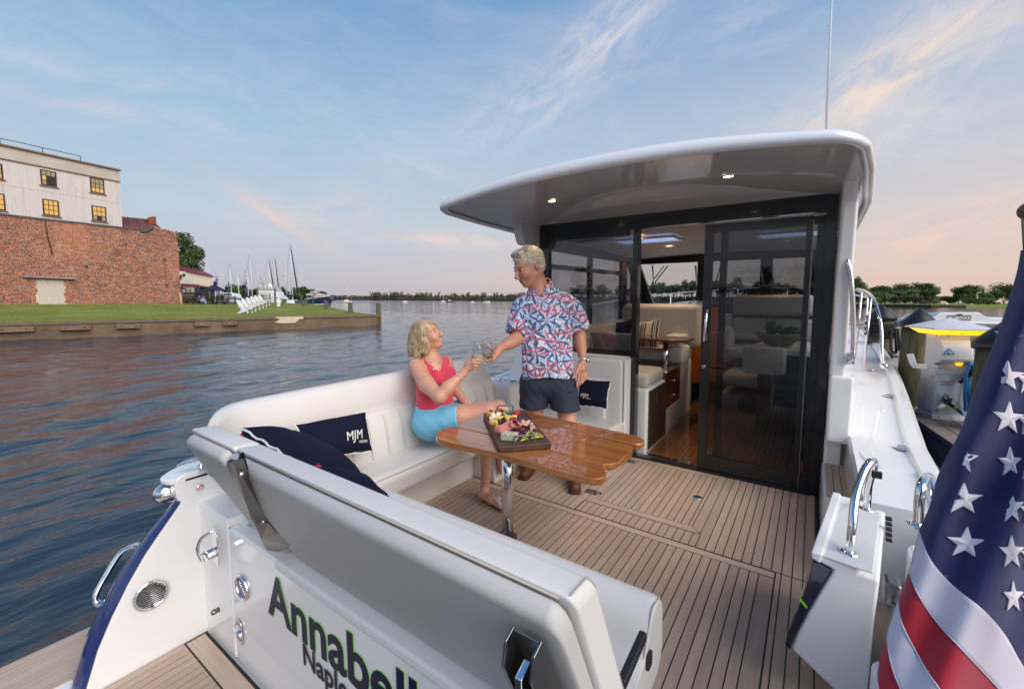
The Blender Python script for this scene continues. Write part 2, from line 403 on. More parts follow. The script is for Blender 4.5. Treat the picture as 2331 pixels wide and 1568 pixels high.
# engine hatch with mitred frame
HX0, HX1, HY0, HY1 = -1.214, -.480, 2.604, 3.545; BWD = .054
for a, b in cols(HX0 + BWD, HX1 - BWD): rects.append((a, b, HY0 + BWD, HY1 - BWD, 0))
for i, (a, b, c, d, k) in enumerate(rects):
    part('plank', MB().bx(a + G / 2, b - G / 2, c + G / 2, d - G / 2, PZ0, PZ1), TEAKX if k else TEAK, sole)
def trap(pts, mt):
    part('plank', MB().prism([(x, y, PZ0) for x, y in pts], (0, 0, PZ1 - PZ0 + .0008)), mt, sole)
g = G / 2
a, b, c, d = HX0, HX1, HY0, HY1; e = BWD
trap([(a + g, c), (b - g, c), (b - e, c + e - g), (a + e, c + e - g)], TEAKX); trap([(a + g, d), (b - g, d), (b - e, d - e + g), (a + e, d - e + g)], TEAKX)
trap([(a, c + 2 * g), (a + e - g, c + e), (a + e - g, d - e), (a, d - 2 * g)], TEAK); trap([(b, c + 2 * g), (b - e + g, c + e), (b - e + g, d - e), (b, d - 2 * g)], TEAK)
m = MB()
for (x0, x1, y0, y1) in ((a - .009, a - .003, c, d), (b + .003, b + .009, c, d), (a - .009, b + .009, c - .010, c - .004)): m.bx(x0 + .001, x1 - .002, y0 + .001, y1 - .001, -.01, .0008)
part('hatch_rim', m, mat('grey_trim', (.42, .42, .42), .5), sole)
for (hx, hy) in ((-1.219, 2.736), (-1.215, 3.43)):
    m = MB().bx(hx - .055, hx - .004, hy - .035, hy + .035, 0, .003); m.lathe([(.036, 0), (.036, .003), (.001, .003)], (hx + .025, hy, 0), 18); m.tube([(hx, hy - .034, .004), (hx, hy + .034, .004)], .004, 8)
    for k in (-1, 1): m.ball((hx - .03, hy + k * .022, .003), .004, 4); m.ball((hx + .03, hy + k * .016, .003), .004, 4)
    part('hatch_hinge', m, STEEL, sole)
m = MB(); m.lathe([(.03, 0), (.03, .004), (.02, .004), (.018, .001), (.001, .001)], (-.59, 3.068, 0), 20); m.box((-.59, 3.068, .003), (.036, .012, .004)); part('hatch_latch', m, CHROME, sole)
# ---- step at the starboard side
def rpoly(pts, r=.05, n=5, flags=None):
    out = []; k = len(pts)
    for i, p in enumerate(pts):
        p = Vector(p); a = Vector(pts[i - 1]); b = Vector(pts[(i + 1) % k])
        rr = r if flags is None else flags[i]
        if rr <= 0: out.append(p); continue
        d1 = (a - p).normalized(); d2 = (b - p).normalized(); rr = min(rr, (a - p).length * .48, (b - p).length * .48)
        A = p + d1 * rr; B = p + d2 * rr
        for t in range(n + 1):
            t /= n; out.append(A * (1 - t) ** 2 + p * 2 * t * (1 - t) + B * t * t)
    return out
stp = rpoly([(.10, 3.54, 0), (.10, 2.86, 0), (.36, 2.72, 0), (.36, 3.54, 0)], flags=[0, .12, .05, 0])
part('side_step', MB().prism([(p.x, p.y, 0) for p in stp], (0, 0, .262)), GEL, Y, bevel=.02, seg=3)
for x0, x1, y0 in ((.118, .152, 2.93), (.156, .19, 2.88), (.194, .228, 2.85), (.232, .266, 2.82), (.27, .304, 2.8)):
    part('plank', MB().bx(x0, x1, y0, 3.50, .262, .268), TEAK, Y)
part('step_caulk', MB().bx(.118, .304, 2.93, 3.50, .262, .2655), CAULK, Y)
# coaming from the step up to the side deck
part('coaming', MB().prism(rpoly([(.245, 3.62, .27), (.245, 3.05, .27), (.30, 2.90, .27), (.52, 2.90, .27), (.52, 3.62, .27)], flags=[0, .08, .06, 0, 0]), (0, 0, .225)), GEL, Y, bevel=.025, seg=3)
part('bulkhead_skirt', MB().bx(.108, .20, 3.50, 3.62, .0, .875), GEL, Y, bevel=.02, seg=3)
# gate post face
part('gate_post', MB().prism([(.215, 2.74, -.02), (.52, 2.74, -.02), (.52, 2.50, -.02), (.335, 2.46, -.02), (.30, 2.55, -.02)], (0, 0, .485)), GEL, Y, bevel=.02, seg=3)
# ---- hull side door, swung inboard
GP = [P(*q, y=1.72) for q in [(1851, 1254), (1850, 1272), (1867, 1283), (1893, 1297), (1862, 1350), (1830, 1412), (1800, 1476)]]
GN = [P(*q, y=1.72) for q in [(1850, 1272), (1868, 1284), (1893, 1297), (1868, 1338), (1838, 1390), (1812, 1440), (1798, 1477), (1786, 1466), (1792, 1440), (1815, 1385), (1833, 1335), (1845, 1300)]]
hing = thing('boarding_gate', 'white boarding gate of the hull side swung open into the starboard cockpit', 'boat gate', (.15, 1.9, 0), boat=True)
poly = [P(*q, y=1.72) for q in [(1850, 1256), (1958, 1292), (1957, 1307), (2003, 1320), (1990, 1415), (1975, 1568), (1970, 1640)]] + [P(*q, y=1.72) for q in [(1960, 1700), (1895, 1568), (1800, 1477), (1814, 1440), (1840, 1390), (1870, 1338), (1895, 1297), (1867, 1283)]]
gb = part('gate_body', MB().prism(poly, (.075, .58, 0)), GEL, hing, bevel=.014, seg=3)
off = Vector((.075, .58, 0)); nv = [p.copy() for p in GN]
part('navy_hull_strip', MB().prism([p + Vector((0, -.004, 0)) for p in nv], off + Vector((0, .008, 0))), NAVYB, hing, bevel=.004)
l0, l1 = P(1820, 1366, y=1.714), P(1836, 1385, y=1.714); l2, l3 = P(1838, 1381, y=1.714), P(1822, 1361, y=1.714)
part('lime_pinstripe', MB().prism([l0, l1, l2, l3], (0, .01, 0)), LIME, hing)
tp = MB().rbox(P(1944, 1213, z=.525) + Vector((.0, 0, 0)), (.13, .5, .006), .003, Matrix.Rotation(-.13, 3, 'Z')); part('gate_top_pad', tp, GELT, hing)
cap = [P(1846, 1254, y=1.71), P(1846, 1270, y=1.71), P(1867, 1284, y=1.71), P(1872, 1262, y=1.71)]
part('rub_rail', MB().prism(cap, off + Vector((0, .01, 0))), GEL, hing, bevel=.006)
def hoop(px_pts, zs, ys, r, par, name='grab_rail'):
    m = MB(); m.tube(smooth_path([P(*q, y=yy) for q, yy in zip(px_pts, ys)], 8), r, 14); return m
m = MB()
pa, pb = P(1933, 1259, y=1.79), P(1973, 1160, y=2.21)
path = smooth_path([pa, pa + Vector((.004, .01, .10)), P(1948, 1130, y=1.86), P(1966, 1075, y=1.95), P(1984, 1050, y=2.0), P(1990, 1060, y=2.08), pb + Vector((0, -.01, .10)), pb], 7)
m.tube(path, .0130, 16)
for p in (pa, pb): m.lathe([(.028, 0), (.028, .006), (.018, .01)], p + Vector((0, 0, .0)), 18)
part('grab_rail', m, CHROME, hing)
m = MB(); m.box(P(1996, 1080, y=2.05), (.03, .02, .025)); part('gate_catch', m, DARKM, hing, bevel=.003)
m = MB()
for k in range(5):
    p = P(2023, 1180 + 12 * k, y=2.13); m.box(p, (.020, .024, .011))
part('hinge', m, DARKM, hing, bevel=.003)
m = MB(); m.rbox(P(2030, 1345, y=1.55), (.035, .06, .07), .008); m.tube([P(2040, 1375, y=1.5), P(2038, 1420, y=1.5), P(2028, 1440, y=1.5)], .008, 8); part('gate_latch', m, STEEL, hing)
# fixed quarter behind the gate (starboard)
part('stern_quarter', MB().prism(rpoly([(.335, 2.12, 0), (.52, 2.14, 0), (.52, .85, 0), (.30, .85, 0)], .03), (0, 0, .47)), GEL, Y, bevel=.02, seg=3)
q0, q1 = P(2089, 1197, y=1.75), Vector((.46, 2.05, .47))
m = MB(); m.tube(smooth_path([q0, q0 + Vector((0, 0, .12)), P(2115, 1085, y=1.85), P(2132, 1140, y=1.7), P(2150, 1230, y=1.55)], 7), .0130, 14); m.lathe([(.028, 0), (.028, .006), (.018, .01)], q0, 18)
part('grab_rail', m, CHROME, Y)
part('stern_quarter_corner', MB().rbox(P(2032, 1590, y=1.2), (.07, .12, .09), .02), GEL, Y)
# ---- transom, ledge, wing
ZP = -.335
tr = part('transom', MB().prism([(-2.188, .80, ZP), (-2.188, .80, .33), (-2.188, .97, .345), (-2.188, .97, ZP)], (1.828, 0, 0)), GEL, Y, bevel=.012, seg=3)
part('transom_ledge', MB().prism([(-1.745, .790, .30), (-1.745, .793, .338), (-1.745, .96, .352), (-1.745, .96, .30)], (1.36, 0, 0)), GELT, Y, bevel=.012, seg=3)
# latch column step, left of the transom door
part('transom_corner', MB().bx(-2.53, -2.194, .797, 1.02, ZP, .365), GEL, Y, bevel=.010, seg=3)
def wingpoly(x): pass
inner = [P(*q, x=-2.52) for q in [(412, 1143), (392, 1172), (362, 1215), (330, 1262), (292, 1328), (255, 1402), (222, 1480), (196, 1568)]]
wp = [P(475, 1433, x=-2.52) + Vector((0, .3, 0)), Vector((-2.52, 1.1, .505)), P(455, 1070, x=-2.52), P(415, 1082, x=-2.52), P(400, 1092, x=-2.52), P(398, 1110, x=-2.52), P(404, 1140, x=-2.52)] + inner + [inner[-1] + Vector((0, -.06, -.12)), Vector((-2.52, 1.0, -.5))]
part('stern_wing', MB().prism(wp, (-.085, 0, 0)), GEL, Y, bevel=.012, seg=3)
outer = [P(*q, x=-2.64) for q in [(408, 1138), (383, 1164), (348, 1200), (312, 1245), (268, 1310), (226, 1385), (190, 1470), (160, 1568)]]
outer.append(outer[-1] + Vector((-.01, -.06, -.12))); inn2 = inner + [inner[-1] + Vector((0, -.06, -.12))]
rs = []
for i, (a, b) in enumerate(zip(inn2, outer)):
    rs.append([a + Vector((.001, -.001, .001)), a + (b - a) * .06 + Vector((0, -.012, .006)), a + (b - a) * .5 + Vector((0, -.02, .012)), b + Vector((0, -.004, .004)), b + Vector((-.02, .03, -.02)), b + Vector((-.05, .35, -.03))])
part('stern_rim', MB().loft(rs, closed=False), NAVYG, Y)
rs2 = [[r[-1], Vector((CXB - lerpk(hbk, 1.1), 1.15 + .0 * i, r[-1].z))] for i, r in enumerate(rs)]
part('quarter_panel', MB().loft(rs2, closed=False), NAVYG, Y)
part('wing_deck', MB().prism(rpoly([(-2.52, .70, .478), (-2.52, 1.2, .478), (-2.73, 1.2, .478), (-2.72, .76, .478), (-2.62, .66, .478)], .05), (0, 0, .03)), GEL, Y, bevel=.01)
# chrome stern corner and rub
m = MB(); m.ball(P(388, 1118, x=-2.62), (.05, .075, .055), 10); part('stern_corner_cap', m, CHROME, Y)
m = MB(); c0 = P(458, 1055, x=-2.5); m.tube(smooth_path([P(400, 1062, x=-2.56), P(425, 1051, x=-2.53), c0 + Vector((0, 0, .03)), c0 + Vector((.1, .12, .03))], 6), [.004 + .009 * min(1, k / 6) for k in range(19)], 10); m.tube([c0, c0 + Vector((0, 0, -.05))], .014, 10)
part('cleat', m, CHROME, Y)
# grab handle outside
m = MB(); m.tube(smooth_path([P(322, 1238, x=-2.66), P(302, 1243, x=-2.70), P(272, 1262, x=-2.72), P(240, 1312, x=-2.72), P(219, 1352, x=-2.71), P(220, 1370, x=-2.70), P(237, 1378, x=-2.67)], 7), .0135, 14); part('grab_handle', m, CHROME, Y)
# vents, latches, hinge, bolt
def vent(c, ux, uy, r, name='vent'):
    c, ux, uy = Vector(c), Vector(ux).normalized(), Vector(uy).normalized(); n = ux.cross(uy).normalized(); R = Matrix((ux, uy, n)).transposed()
    v = part(name, MB().lathe([(r, 0), (r, .006), (r * .93, .012), (r * .84, .010), (r * .82, .002)], c, 36, R, caps=False), CHROME, Y)
    part('vent_back', MB().lathe([(r * .83, .0015), (.001, .0015)], c, 32, R, caps=False), BLACKR, v)
    k = 11
    for i in range(k):
        t = -.78 * r + 1.56 * r * (i + .5) / k; w = sqrt(max(0, (r * .83) ** 2 - t * t))
        Rs = R @ Matrix.Rotation(.5, 3, 'X'); part('slat', MB().box(c + uy * t + n * .004, (2 * w, r * .06, .002), Rs), CHROME, v)
vent(P(344, 1353, x=-2.518), (0, 1, 0), (0, 0, 1), .070)
vent(P(552, 1336, y=.798), (1, 0, 0), (0, 0, 1), .060)
m = MB(); c = P(499, 1386, y=.77); m.lathe([(.012, 0), (.012, .03), (.008, .034)], c, 18, Matrix.Rotation(pi / 2, 3, 'X')); part('bumper_stud', m, STEEL, Y)
m = MB(); c = P(455, 1109, x=-2.52); m.lathe([(.017, 0), (.017, .005), (.011, .006)], c, 20, Matrix.Rotation(pi / 2, 3, 'Y')); part('button', m, CHROME, Y)
m = MB(); m.lathe([(.011, 0.0045), (.008, .008), (.0065, .0055)], c, 20, Matrix.Rotation(pi / 2, 3, 'Y'), caps=False); part('button_ring', m, mat('red_ring', (.6, .03, .03), .3, emis=((1, .1, .08), .6)), Y)
# door latch
c = P(492, 1243, y=.770); m = MB(); m.prism(rpoly([(c.x - .033, c.y, c.z - .08), (c.x + .028, c.y, c.z - .095), (c.x + .028, c.y, c.z + .06), (c.x - .005, c.y, c.z + .105), (c.x - .033, c.y, c.z + .06)], .012), (0, -.006, 0))
lt = part('door_latch', m, CHROME, Y, bevel=.002)
m = MB(); m.lathe([(.024, 0), (.026, .008), (.022, .05), (.017, .054)], c + Vector((.0, -.006, -.025)), 8, Matrix.Rotation(pi / 2, 3, 'X')); part('latch_knob', m, CHROME, lt, bevel=.003)
m = MB(); m.tube(smooth_path([c + Vector((.0, -.012, .08)), c + Vector((-.035, -.045, .05)), c + Vector((-.048, -.06, -.01)), c + Vector((-.035, -.05, -.06))], 5), .008, 8, flat=.5); part('latch_bail', m, CHROME, lt)
# lower hinge
c = P(546, 1436, y=.797); m = MB(); m.prism(rpoly([(c.x - .03, c.y, c.z - .05), (c.x + .033, c.y, c.z - .062), (c.x + .03, c.y, c.z + .055), (c.x - .03, c.y, c.z + .062)], .025), (0, -.005, 0)); hg = part('door_hinge', m, CHROME, Y, bevel=.002)
part('hinge_knuckle', MB().tube([c + Vector((-.045, -.009, .004)), c + Vector((.036, -.009, -.004))], .0085, 12), CHROME, hg)
for dx in (-.016, .002, .02):
    for dz in (-.032, .034): part('screw', MB().ball(c + Vector((dx, -.006, dz)), (.005, .002, .005), 5), STEEL, hg)
# door seams: recessed dark gaps
part('door_gap', MB().bx(-2.194, -2.188, .806, .83, ZP, .325), BLACKR, Y)
# hinge slot plate
part('hinge_plate', MB().bx(-2.10, -1.98, .84, .93, .331, .352), CHROME, Y, bevel=.004)
# lettering on the transom
def letters(txt, size, px, py, bold, w, advance_ref=None):
    o = P(px, py, y=.7965)
    return o
O1 = P(613, 1392, y=.796)
def letter_parts(txt, size, o, thick, bold, m_, name):
    for i, c_ in enumerate(txt):
        if c_ == ' ': continue
        a = max(v[0] for v in text_mb(txt[:i + 1], size, (0, 0, 0), (1, 0, 0), (0, 1, 0), 0, bold).v); b = max(v[0] for v in text_mb(c_, size, (0, 0, 0), (1, 0, 0), (0, 1, 0), 0, bold).v)
        part(name, text_mb(c_, size, o + Vector((a - b, 0, 0)), (1, 0, 0), (0, 0, 1), thick, bold), m_, tr, fix=False)
letter_parts('Annabelle', .262, O1 + Vector((0, .0008, 0)), .0004, .0068, LIME, 'letter_outline')
letter_parts('Annabelle', .262, O1, .0006, .006, LETTER, 'letter')
O2 = P(689, 1507, y=.796)
letter_parts('Naples, FL', .124, O2, .0006, .002, LETTER, 'small_letter')
# ---- swim platform
sp = part('swim_platform', MB().bx(-3.05, .4, -.55, .80, ZP - .09, ZP - .006), GEL, Y, bevel=.02)
part('platform_caulk', MB().bx(-2.515, -.3, -.5, .79, ZP - .0065, ZP - .0018), CAULK, sp)
part('plank', MB().bx(-2.5, -.3, .695, .775, ZP - .006, ZP), TEAKX, sp)
for k in range(22): part('plank', MB().bx(-2.512 + .0449 * k + .002, -2.512 + .0449 * (k + 1) - .002, -.5, .687, ZP - .006, ZP), TEAK, sp)
pl = [P(*q, z=ZP - .05) for q in [(165, 1508), (60, 1568), (-60, 1640)]]
for k in range(8):
    part('plank', MB().bx(-2.70 - .0449 * k - .043, -2.70 - .0449 * k, -.5, .52 - .0 * k, ZP - .006, ZP), TEAK, sp)
# ---- upholstery: aft bench
SOFA = thing('cockpit_sofa', 'L-shaped grey vinyl cockpit sofa with pleated port backrest', 'sofa', (-1.9, 1.5, 0), boat=True)
def extr(prof, axis, a0, a1, rnd=.02, n=4):
    """rounded-end extrusion of a 2D profile along x or y; prof gives the other two coordinates"""
    cx_ = sum(p[0] for p in prof) / len(prof); cz_ = sum(p[1] for p in prof) / len(prof); rs = []
    L = [(a0 + rnd * (1 - cos(pi / 2 * i / n)), 1 - (1 - sin(pi / 2 * i / n)) * rnd / max(.03, max(abs(p[0] - cx_) for p in prof))) for i in range(n + 1)]
    L = L + [(a1 - (q - a0), s) for q, s in L[::-1]]
    for a, s in L:
        r = []
        for p in prof:
            u = cx_ + (p[0] - cx_) * s; w = cz_ + (p[1] - cz_) * s
            r.append((a, u, w) if axis == 'x' else (u, a, w))
        rs.append(r)
    return MB().loft(rs, True, True)
def rp2(pts, r, n=5): return [(p.x, p.y) for p in rpoly([(a, b, 0) for a, b in pts], r, n)]
# aft backrest: rear shell and front pad, leaning aft
BX0, BX1 = -1.66, -.318
back = rp2([(.600, .838), (.636, .868), (.875, .36), (.843, .345)], .022)
front = rp2([(.640, .872), (.728, .864), (.965, .36), (.878, .35)], .016)
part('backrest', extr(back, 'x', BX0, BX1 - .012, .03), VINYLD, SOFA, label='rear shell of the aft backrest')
part('backrest', extr(front, 'x', BX0 - .0, BX1, .02), VINYL, SOFA)
# corner piece, port of the bracket
back2 = rp2([(.622, .845), (.668, .86), (.885, .40), (.80, .30)], .03)
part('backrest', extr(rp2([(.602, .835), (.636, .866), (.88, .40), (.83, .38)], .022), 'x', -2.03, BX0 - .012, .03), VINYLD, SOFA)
part('backrest', extr(rp2([(.640, .870), (.735, .862), (.98, .36), (.88, .38)], .018), 'x', -2.08, BX0 - .004, .03), VINYL, SOFA)
# aft seat cushion with front roll
seat = rp2([(.86, .20), (.86, .345), (1.10, .34), (1.15, .36), (1.205, .455), (1.27, .482), (1.335, .44), (1.35, .26), (1.30, .20)], .035)
part('seat_cushion', extr(seat, 'x', -1.70, -.345, .03), VINYL, SOFA)
m = MB(); m.tube(smooth_path([(-.349, .97, .345), (-.349, 1.12, .341), (-.349, 1.17, .395), (-.349, 1.225, .468), (-.349, 1.30, .462)], 5), .0025, 6); part('seam', m, THREAD, SOFA)
part('seat_base', MB().prism([(-.36, 1.26, -.0), (-.36, .975, -.0), (-.36, .975, .30), (-.36, .985, .20), (-.36, 1.29, .205)], (-1.5, 0, 0)), GEL, SOFA, bevel=.02, seg=3)
part('locker_handle', MB().rbox(P(1441, 1497, x=-.345), (.022, .17, .028), .006, Matrix.Rotation(.1, 3, 'X')), BLACKR, SOFA)
part('locker_handle', MB().rbox(P(1474, 1500, x=-.345), (.02, .035, .045), .004), BLACKR, SOFA)
# port seat: base and cushion
part('seat_base', MB().bx(-2.52, -2.10, .97, 2.47, -.02, .20), mat('cream_gelcoat', (.66, .63, .58), .35, coat=.3), SOFA, bevel=.02, seg=3)
part('seat_base', MB().bx(-2.52, -1.89, 2.465, 3.55, -.02, .195), MT['cream_gelcoat'], SOFA, bevel=.02, seg=3)
part('seat_cushion', extr(rp2([(-2.02, .19), (-2.01, .31), (-2.05, .345), (-2.25, .335), (-2.5, .335), (-2.5, .19)], .03), 'y', 1.02, 2.92, .02), VINYL, SOFA)
part('seat_cushion', extr(rp2([(-1.84, .19), (-1.83, .31), (-1.87, .34), (-2.45, .335), (-2.45, .19)], .03), 'y', 2.50, 3.42, .02), VINYL, SOFA)
m = MB(); m.tube([(-2.022, y / 10, .328) for y in range(11, 29)], .0022, 6); part('seam', m, THREAD, SOFA)
# port backrest: head roll + pleated pad, curving in at the aft end
def pback(t, u):   # t along y, u around section
    pass
ys = [.72, .73, .75, .78, .82, .87, .93, 1.02, 1.2, 1.6, 2.0, 2.4, 2.8, 2.92, 2.99, 3.03, 3.05]
def bsec(y):
    k = 0
    if y < 1.04: k = (1.04 - y) / .32
    if y > 2.85: k = (y - 2.85) / .2
    k = min(1, k); zt = .86 - (.05 * k ** 5 if y < 1.5 else .21 * k ** 2.2); xo = -2.47 + (.30 * k ** 2.2 if y < 1.5 else 0)
    th = 1 - .25 * k ** 3
    zb = .30 + (.33 * k if y < 1.5 else 0)
    return [(xo + .0, zb), (xo - .015, .62), (xo + .0, zt - .03), (xo + .03, zt), (xo + .065, zt - .004), (xo + .105 * th, zt - .04), (xo + .125 * th, .68), (xo + .12 * th, .640), (xo + .145 * th, .62), (xo + .175 * th, max(.5, zb + .02)), (xo + .20 * th, max(.36, zb + .01)), (xo + .195 * th, zb)]
part('backrest', MB().loft([[(x, y, z) for x, z in bsec(y)] for y in ys], True, True), VINYL, SOFA, label='long port backrest with plain head roll and pleated pad')
m = MB()
for k in range(14):
    y = 1.13 + .135 * k; s = bsec(y)[8:11]
    for d in (-.006, .006): m.tube([(s[0][0] + .001, y + d, s[0][1] - .005), (s[1][0] + .002, y + d, s[1][1]), (s[2][0] + .001, y + d, s[2][1] - .01)], .0016, 5)
part('pleat_seam', m, THREAD, SOFA)
m = MB(); m.tube([(bsec(y)[4][0] - .006, y, bsec(y)[4][1] + .0005) for y in np.linspace(.8, 2.95, 30)], .0014, 5); m.tube([(bsec(y)[7][0] - .002, y, bsec(y)[7][1]) for y in np.linspace(.9, 2.95, 30)], .003, 5)
part('seam', m, THREAD, SOFA)
m = MB()
for pf, xa, xb in (((.672, .864), BX0, BX1),): m.tube([(xa + .03, .638, .866), (xb - .03, .638, .866)], .0025, 6)
m.tube([(BX1 - .012, .65, .8725), (BX1 - .012, .72, .867), (BX1 - .003, .735, .845), (BX1 - .003, .85, .6), (BX1 - .003, .94, .42)], .0018, 6)
part('seam', m, THREAD, SOFA)
# backrest brackets
def bracket(x, tag_):
    d = Vector((0, .205, -.46)).normalized(); n = Vector((0, -.46, -.205)).normalized(); top = Vector((x, .606, .800))
    m = MB()
    for sx_ in (-1, 1):
        pts = [top + Vector((sx_ * .027, 0, 0)) + d * a + n * b for a, b in ((0, .0), (.0, .03), (.035, .055), (.30, .055), (.44, .03), (.44, -.005))]
        m.prism(pts, (sx_ * .006, 0, 0))
    m.prism([top + Vector((-.027, 0, 0)) + d * .0 + n * .003, top + Vector((.027, 0, 0)) + n * .003, top + Vector((.027, 0, 0)) + d * .42 + n * .003, top + Vector((-.027, 0, 0)) + d * .42 + n * .003], n * .004)
    b = part('bracket', m, STEEL, SOFA, bevel=.002)
    return b, top, d, n
# in the photograph the port bracket shows its broad cheek
def SP(px, py, off):
    p = P(px, py, y=.62)
    for _ in range(8): p = P(px, py, y=.604 + (.845 - p.z) * .49 - off)
    return p
E0 = [SP(553, 1044, .003), SP(600, 1168, .003), SP(612, 1190, .003)]; E1 = [SP(519, 1066, .045), SP(523, 1054, .042), SP(531, 1049, .035)]; E2 = [SP(572, 1180, .045), SP(580, 1192, .04)]
m = MB(); m.add(E1 + E0 + E2[::-1], [tuple(range(8))]); part('bracket_cheek', m, STEEL, SOFA, fix=False, solid=.005)
m = MB(); m.add([SP(580, 1190, .043), SP(611, 1188, .005), SP(634, 1214, .003), SP(665, 1240, .002), SP(612, 1262, .03), SP(596, 1226, .04)], [tuple(range(6))]); part('bracket_foot', m, STEEL, SOFA, fix=False, solid=.005)
m = MB(); sh_ = [Vector((-.02, .004, .0)) + p for p in E1 + [E2[0]]]; m.add(sh_ + [p + Vector((-.004, .035, .01)) for p in sh_[::-1]], [tuple(range(8))]); part('bracket_back_cheek', m, STEEL, SOFA, fix=False, solid=.004)
m = MB(); q_ = [p + Vector((-.003, .002, 0)) for p in E1 + [E2[0]]]; m.loft([q_, [p + Vector((-.016, .006, 0)) for p in q_]], closed=False); part('bracket_slot', m, BLACKR, SOFA, fix=False)
m = MB(); m.ball(SP(548, 1078, .028) + Vector((.004, 0, 0)), (.008, .008, .008), 8); m.ball(SP(598, 1186, .028) + Vector((.004, 0, 0)), (.006, .006, .006), 8); part('bolt', m, CHROME, SOFA)
b, top, d, n = bracket(-.395, 0)
m = MB(); m.prism([top + Vector((-.008, 0, 0)) + d * a + n * c_ for a, c_ in ((.05, .02), (.05, .055), (.09, .07), (.36, .06), (.36, .01))], (.016, 0, 0)); part('bracket_link', m, CHROME, SOFA, bevel=.003)
# cup holder arm box
cb = P(1163, 868, z=.58)
part('arm_box', MB().rbox((-2.33, 3.22, .46), (.34, .34, .25), .03), VINYL, SOFA)
for q in ((1143, 865), (1169, 869)):
    c = P(*q, z=.587); m = MB(); m.lathe([(.043, .001), (.043, .005), (.036, .006), (.034, -.05), (.001, -.05)], c, 22, caps=False); part('cup_holder', m, CHROME, SOFA)
    part('cup_well', MB().lathe([(.0335, .0035), (.001, .0035)], c, 22, caps=False), DARKM, SOFA)
# curved bulwark up to the cabin side
fp = smooth_path([P(*q, x=-2.47) for q in [(1120, 868), (1150, 858), (1165, 835), (1172, 805), (1185, 780), (1200, 745), (1215, 700)]], 4)
fp = [Vector(p) for p in fp]; fp = fp + [Vector((-2.47, fp[-1].y + .3, fp[-1].z)), Vector((-2.47, fp[-1].y + .3, .3)), Vector((-2.47, fp[0].y, .3))]
part('cabin_fin', MB().prism(fp, (.22, 0, 0)), GEL, Y, bevel=.02, seg=3)
part('coaming', MB().bx(-2.60, -2.475, 1.0, 3.7, .3, .56), GEL, Y, bevel=.02, seg=3)
# forward, aft-facing seat in front of the bulkhead
FS = thing('companion_seat', 'aft-facing grey vinyl seat against the cabin bulkhead', 'seat', (-1.6, 3.2, 0), boat=True)
part('backrest', MB().rbox((-1.615, 3.475, .57), (.70, .12, .58), .035), VINYL, FS)
part('backrest_pad', MB().rbox((-1.66, 3.405, .50), (.50, .05, .36), .024), VINYL, FS)
m = MB()
for x in (-1.80, -1.72, -1.64, -1.56): m.tube([(x, 3.379, .66), (x, 3.379, .36)], .0018, 5)
part('pleat_seam', m, THREAD, FS)
part('seat_cushion', MB().rbox((-1.60, 3.20, .275), (.70, .50, .13), .035), VINYL, FS)
part('seat_base', MB().bx(-1.93, -1.27, 3.0, 3.5, -.0, .215), GEL, FS, bevel=.02, seg=3)
part('seat_base_foot', MB().bx(-1.262, -1.245, 3.42, 3.54, .0, .86), GEL, FS, bevel=.005)
# ================================================================== bulkhead, doors, hardtop, cabin
YB = 3.56
def fr(x0, x1, z0, z1, y0=YB, y1=YB + .05, name='door_frame', m=BLACKF, par=None, bev=.003):
    return part(name, MB().bx(x0, x1, y0, y1, z0, z1), m, par or Y, bevel=bev)
GL = bpy.data.materials.new('tinted_glass'); GL.use_nodes = True
def glassmat(m, tint, refl):
    nt = m.node_tree; nt.nodes.clear(); o = N(nt, 'ShaderNodeOutputMaterial'); t = N(nt, 'ShaderNodeBsdfTransparent'); t.inputs[0].default_value = (*tint, 1)
    g = N(nt, 'ShaderNodeBsdfGlossy'); g.inputs['Roughness'].default_value = .015; g.inputs[0].default_value = (.9, .9, .92, 1)
    fz = N(nt, 'ShaderNodeFresnel', i_IOR=1.5); gm = N(nt, 'ShaderNodeNewGeometry'); mx = N(nt, 'ShaderNodeMixShader'); Lk(nt, mth(nt, 'MULTIPLY', mth(nt, 'MULTIPLY', fz.outputs[0], refl), mth(nt, 'SUBTRACT', 1.0, gm.outputs['Backfacing']), True), mx.inputs[0]); Lk(nt, t.outputs[0], mx.inputs[1]); Lk(nt, g.outputs[0], mx.inputs[2]); Lk(nt, mx.outputs[0], o.inputs[0])
glassmat(GL, (.62, .62, .63), 1.1)
GL2 = bpy.data.materials.new('clear_glass'); GL2.use_nodes = True; glassmat(GL2, (.80, .83, .84), 1.2)
GL3 = bpy.data.materials.new('smoked_glass'); GL3.use_nodes = True; glassmat(GL3, (.62, .63, .65), 1.8)
# frame pieces: header, jambs, sills
fr(-2.17, .105, 1.945, 2.062)
fr(-2.17, -2.065, .88, 1.945); fr(-2.065, -1.25, .872, .915)
fr(-1.25, -1.205, .0, 1.945, YB - .02, YB + .06)
fr(.045, .105, .0, 1.945)
fr(-2.065, -1.30, 1.90, 1.945)
part('bulkhead', MB().bx(-2.3, -1.25, YB, YB + .05, -.02, .872), GEL, Y, bevel=.004)
part('door_track', MB().bx(-1.205, .045, YB - .02, YB + .09, -.01, .022), BLACKF, Y)
part('door_sill', MB().bx(-1.205, -.70, YB + .02, YB + .06, .022, .032), CHROME, Y)
part('window_pane', MB().bx(-2.065, -1.25, YB + .02, YB + .026, .915, 1.90), GL3, Y)
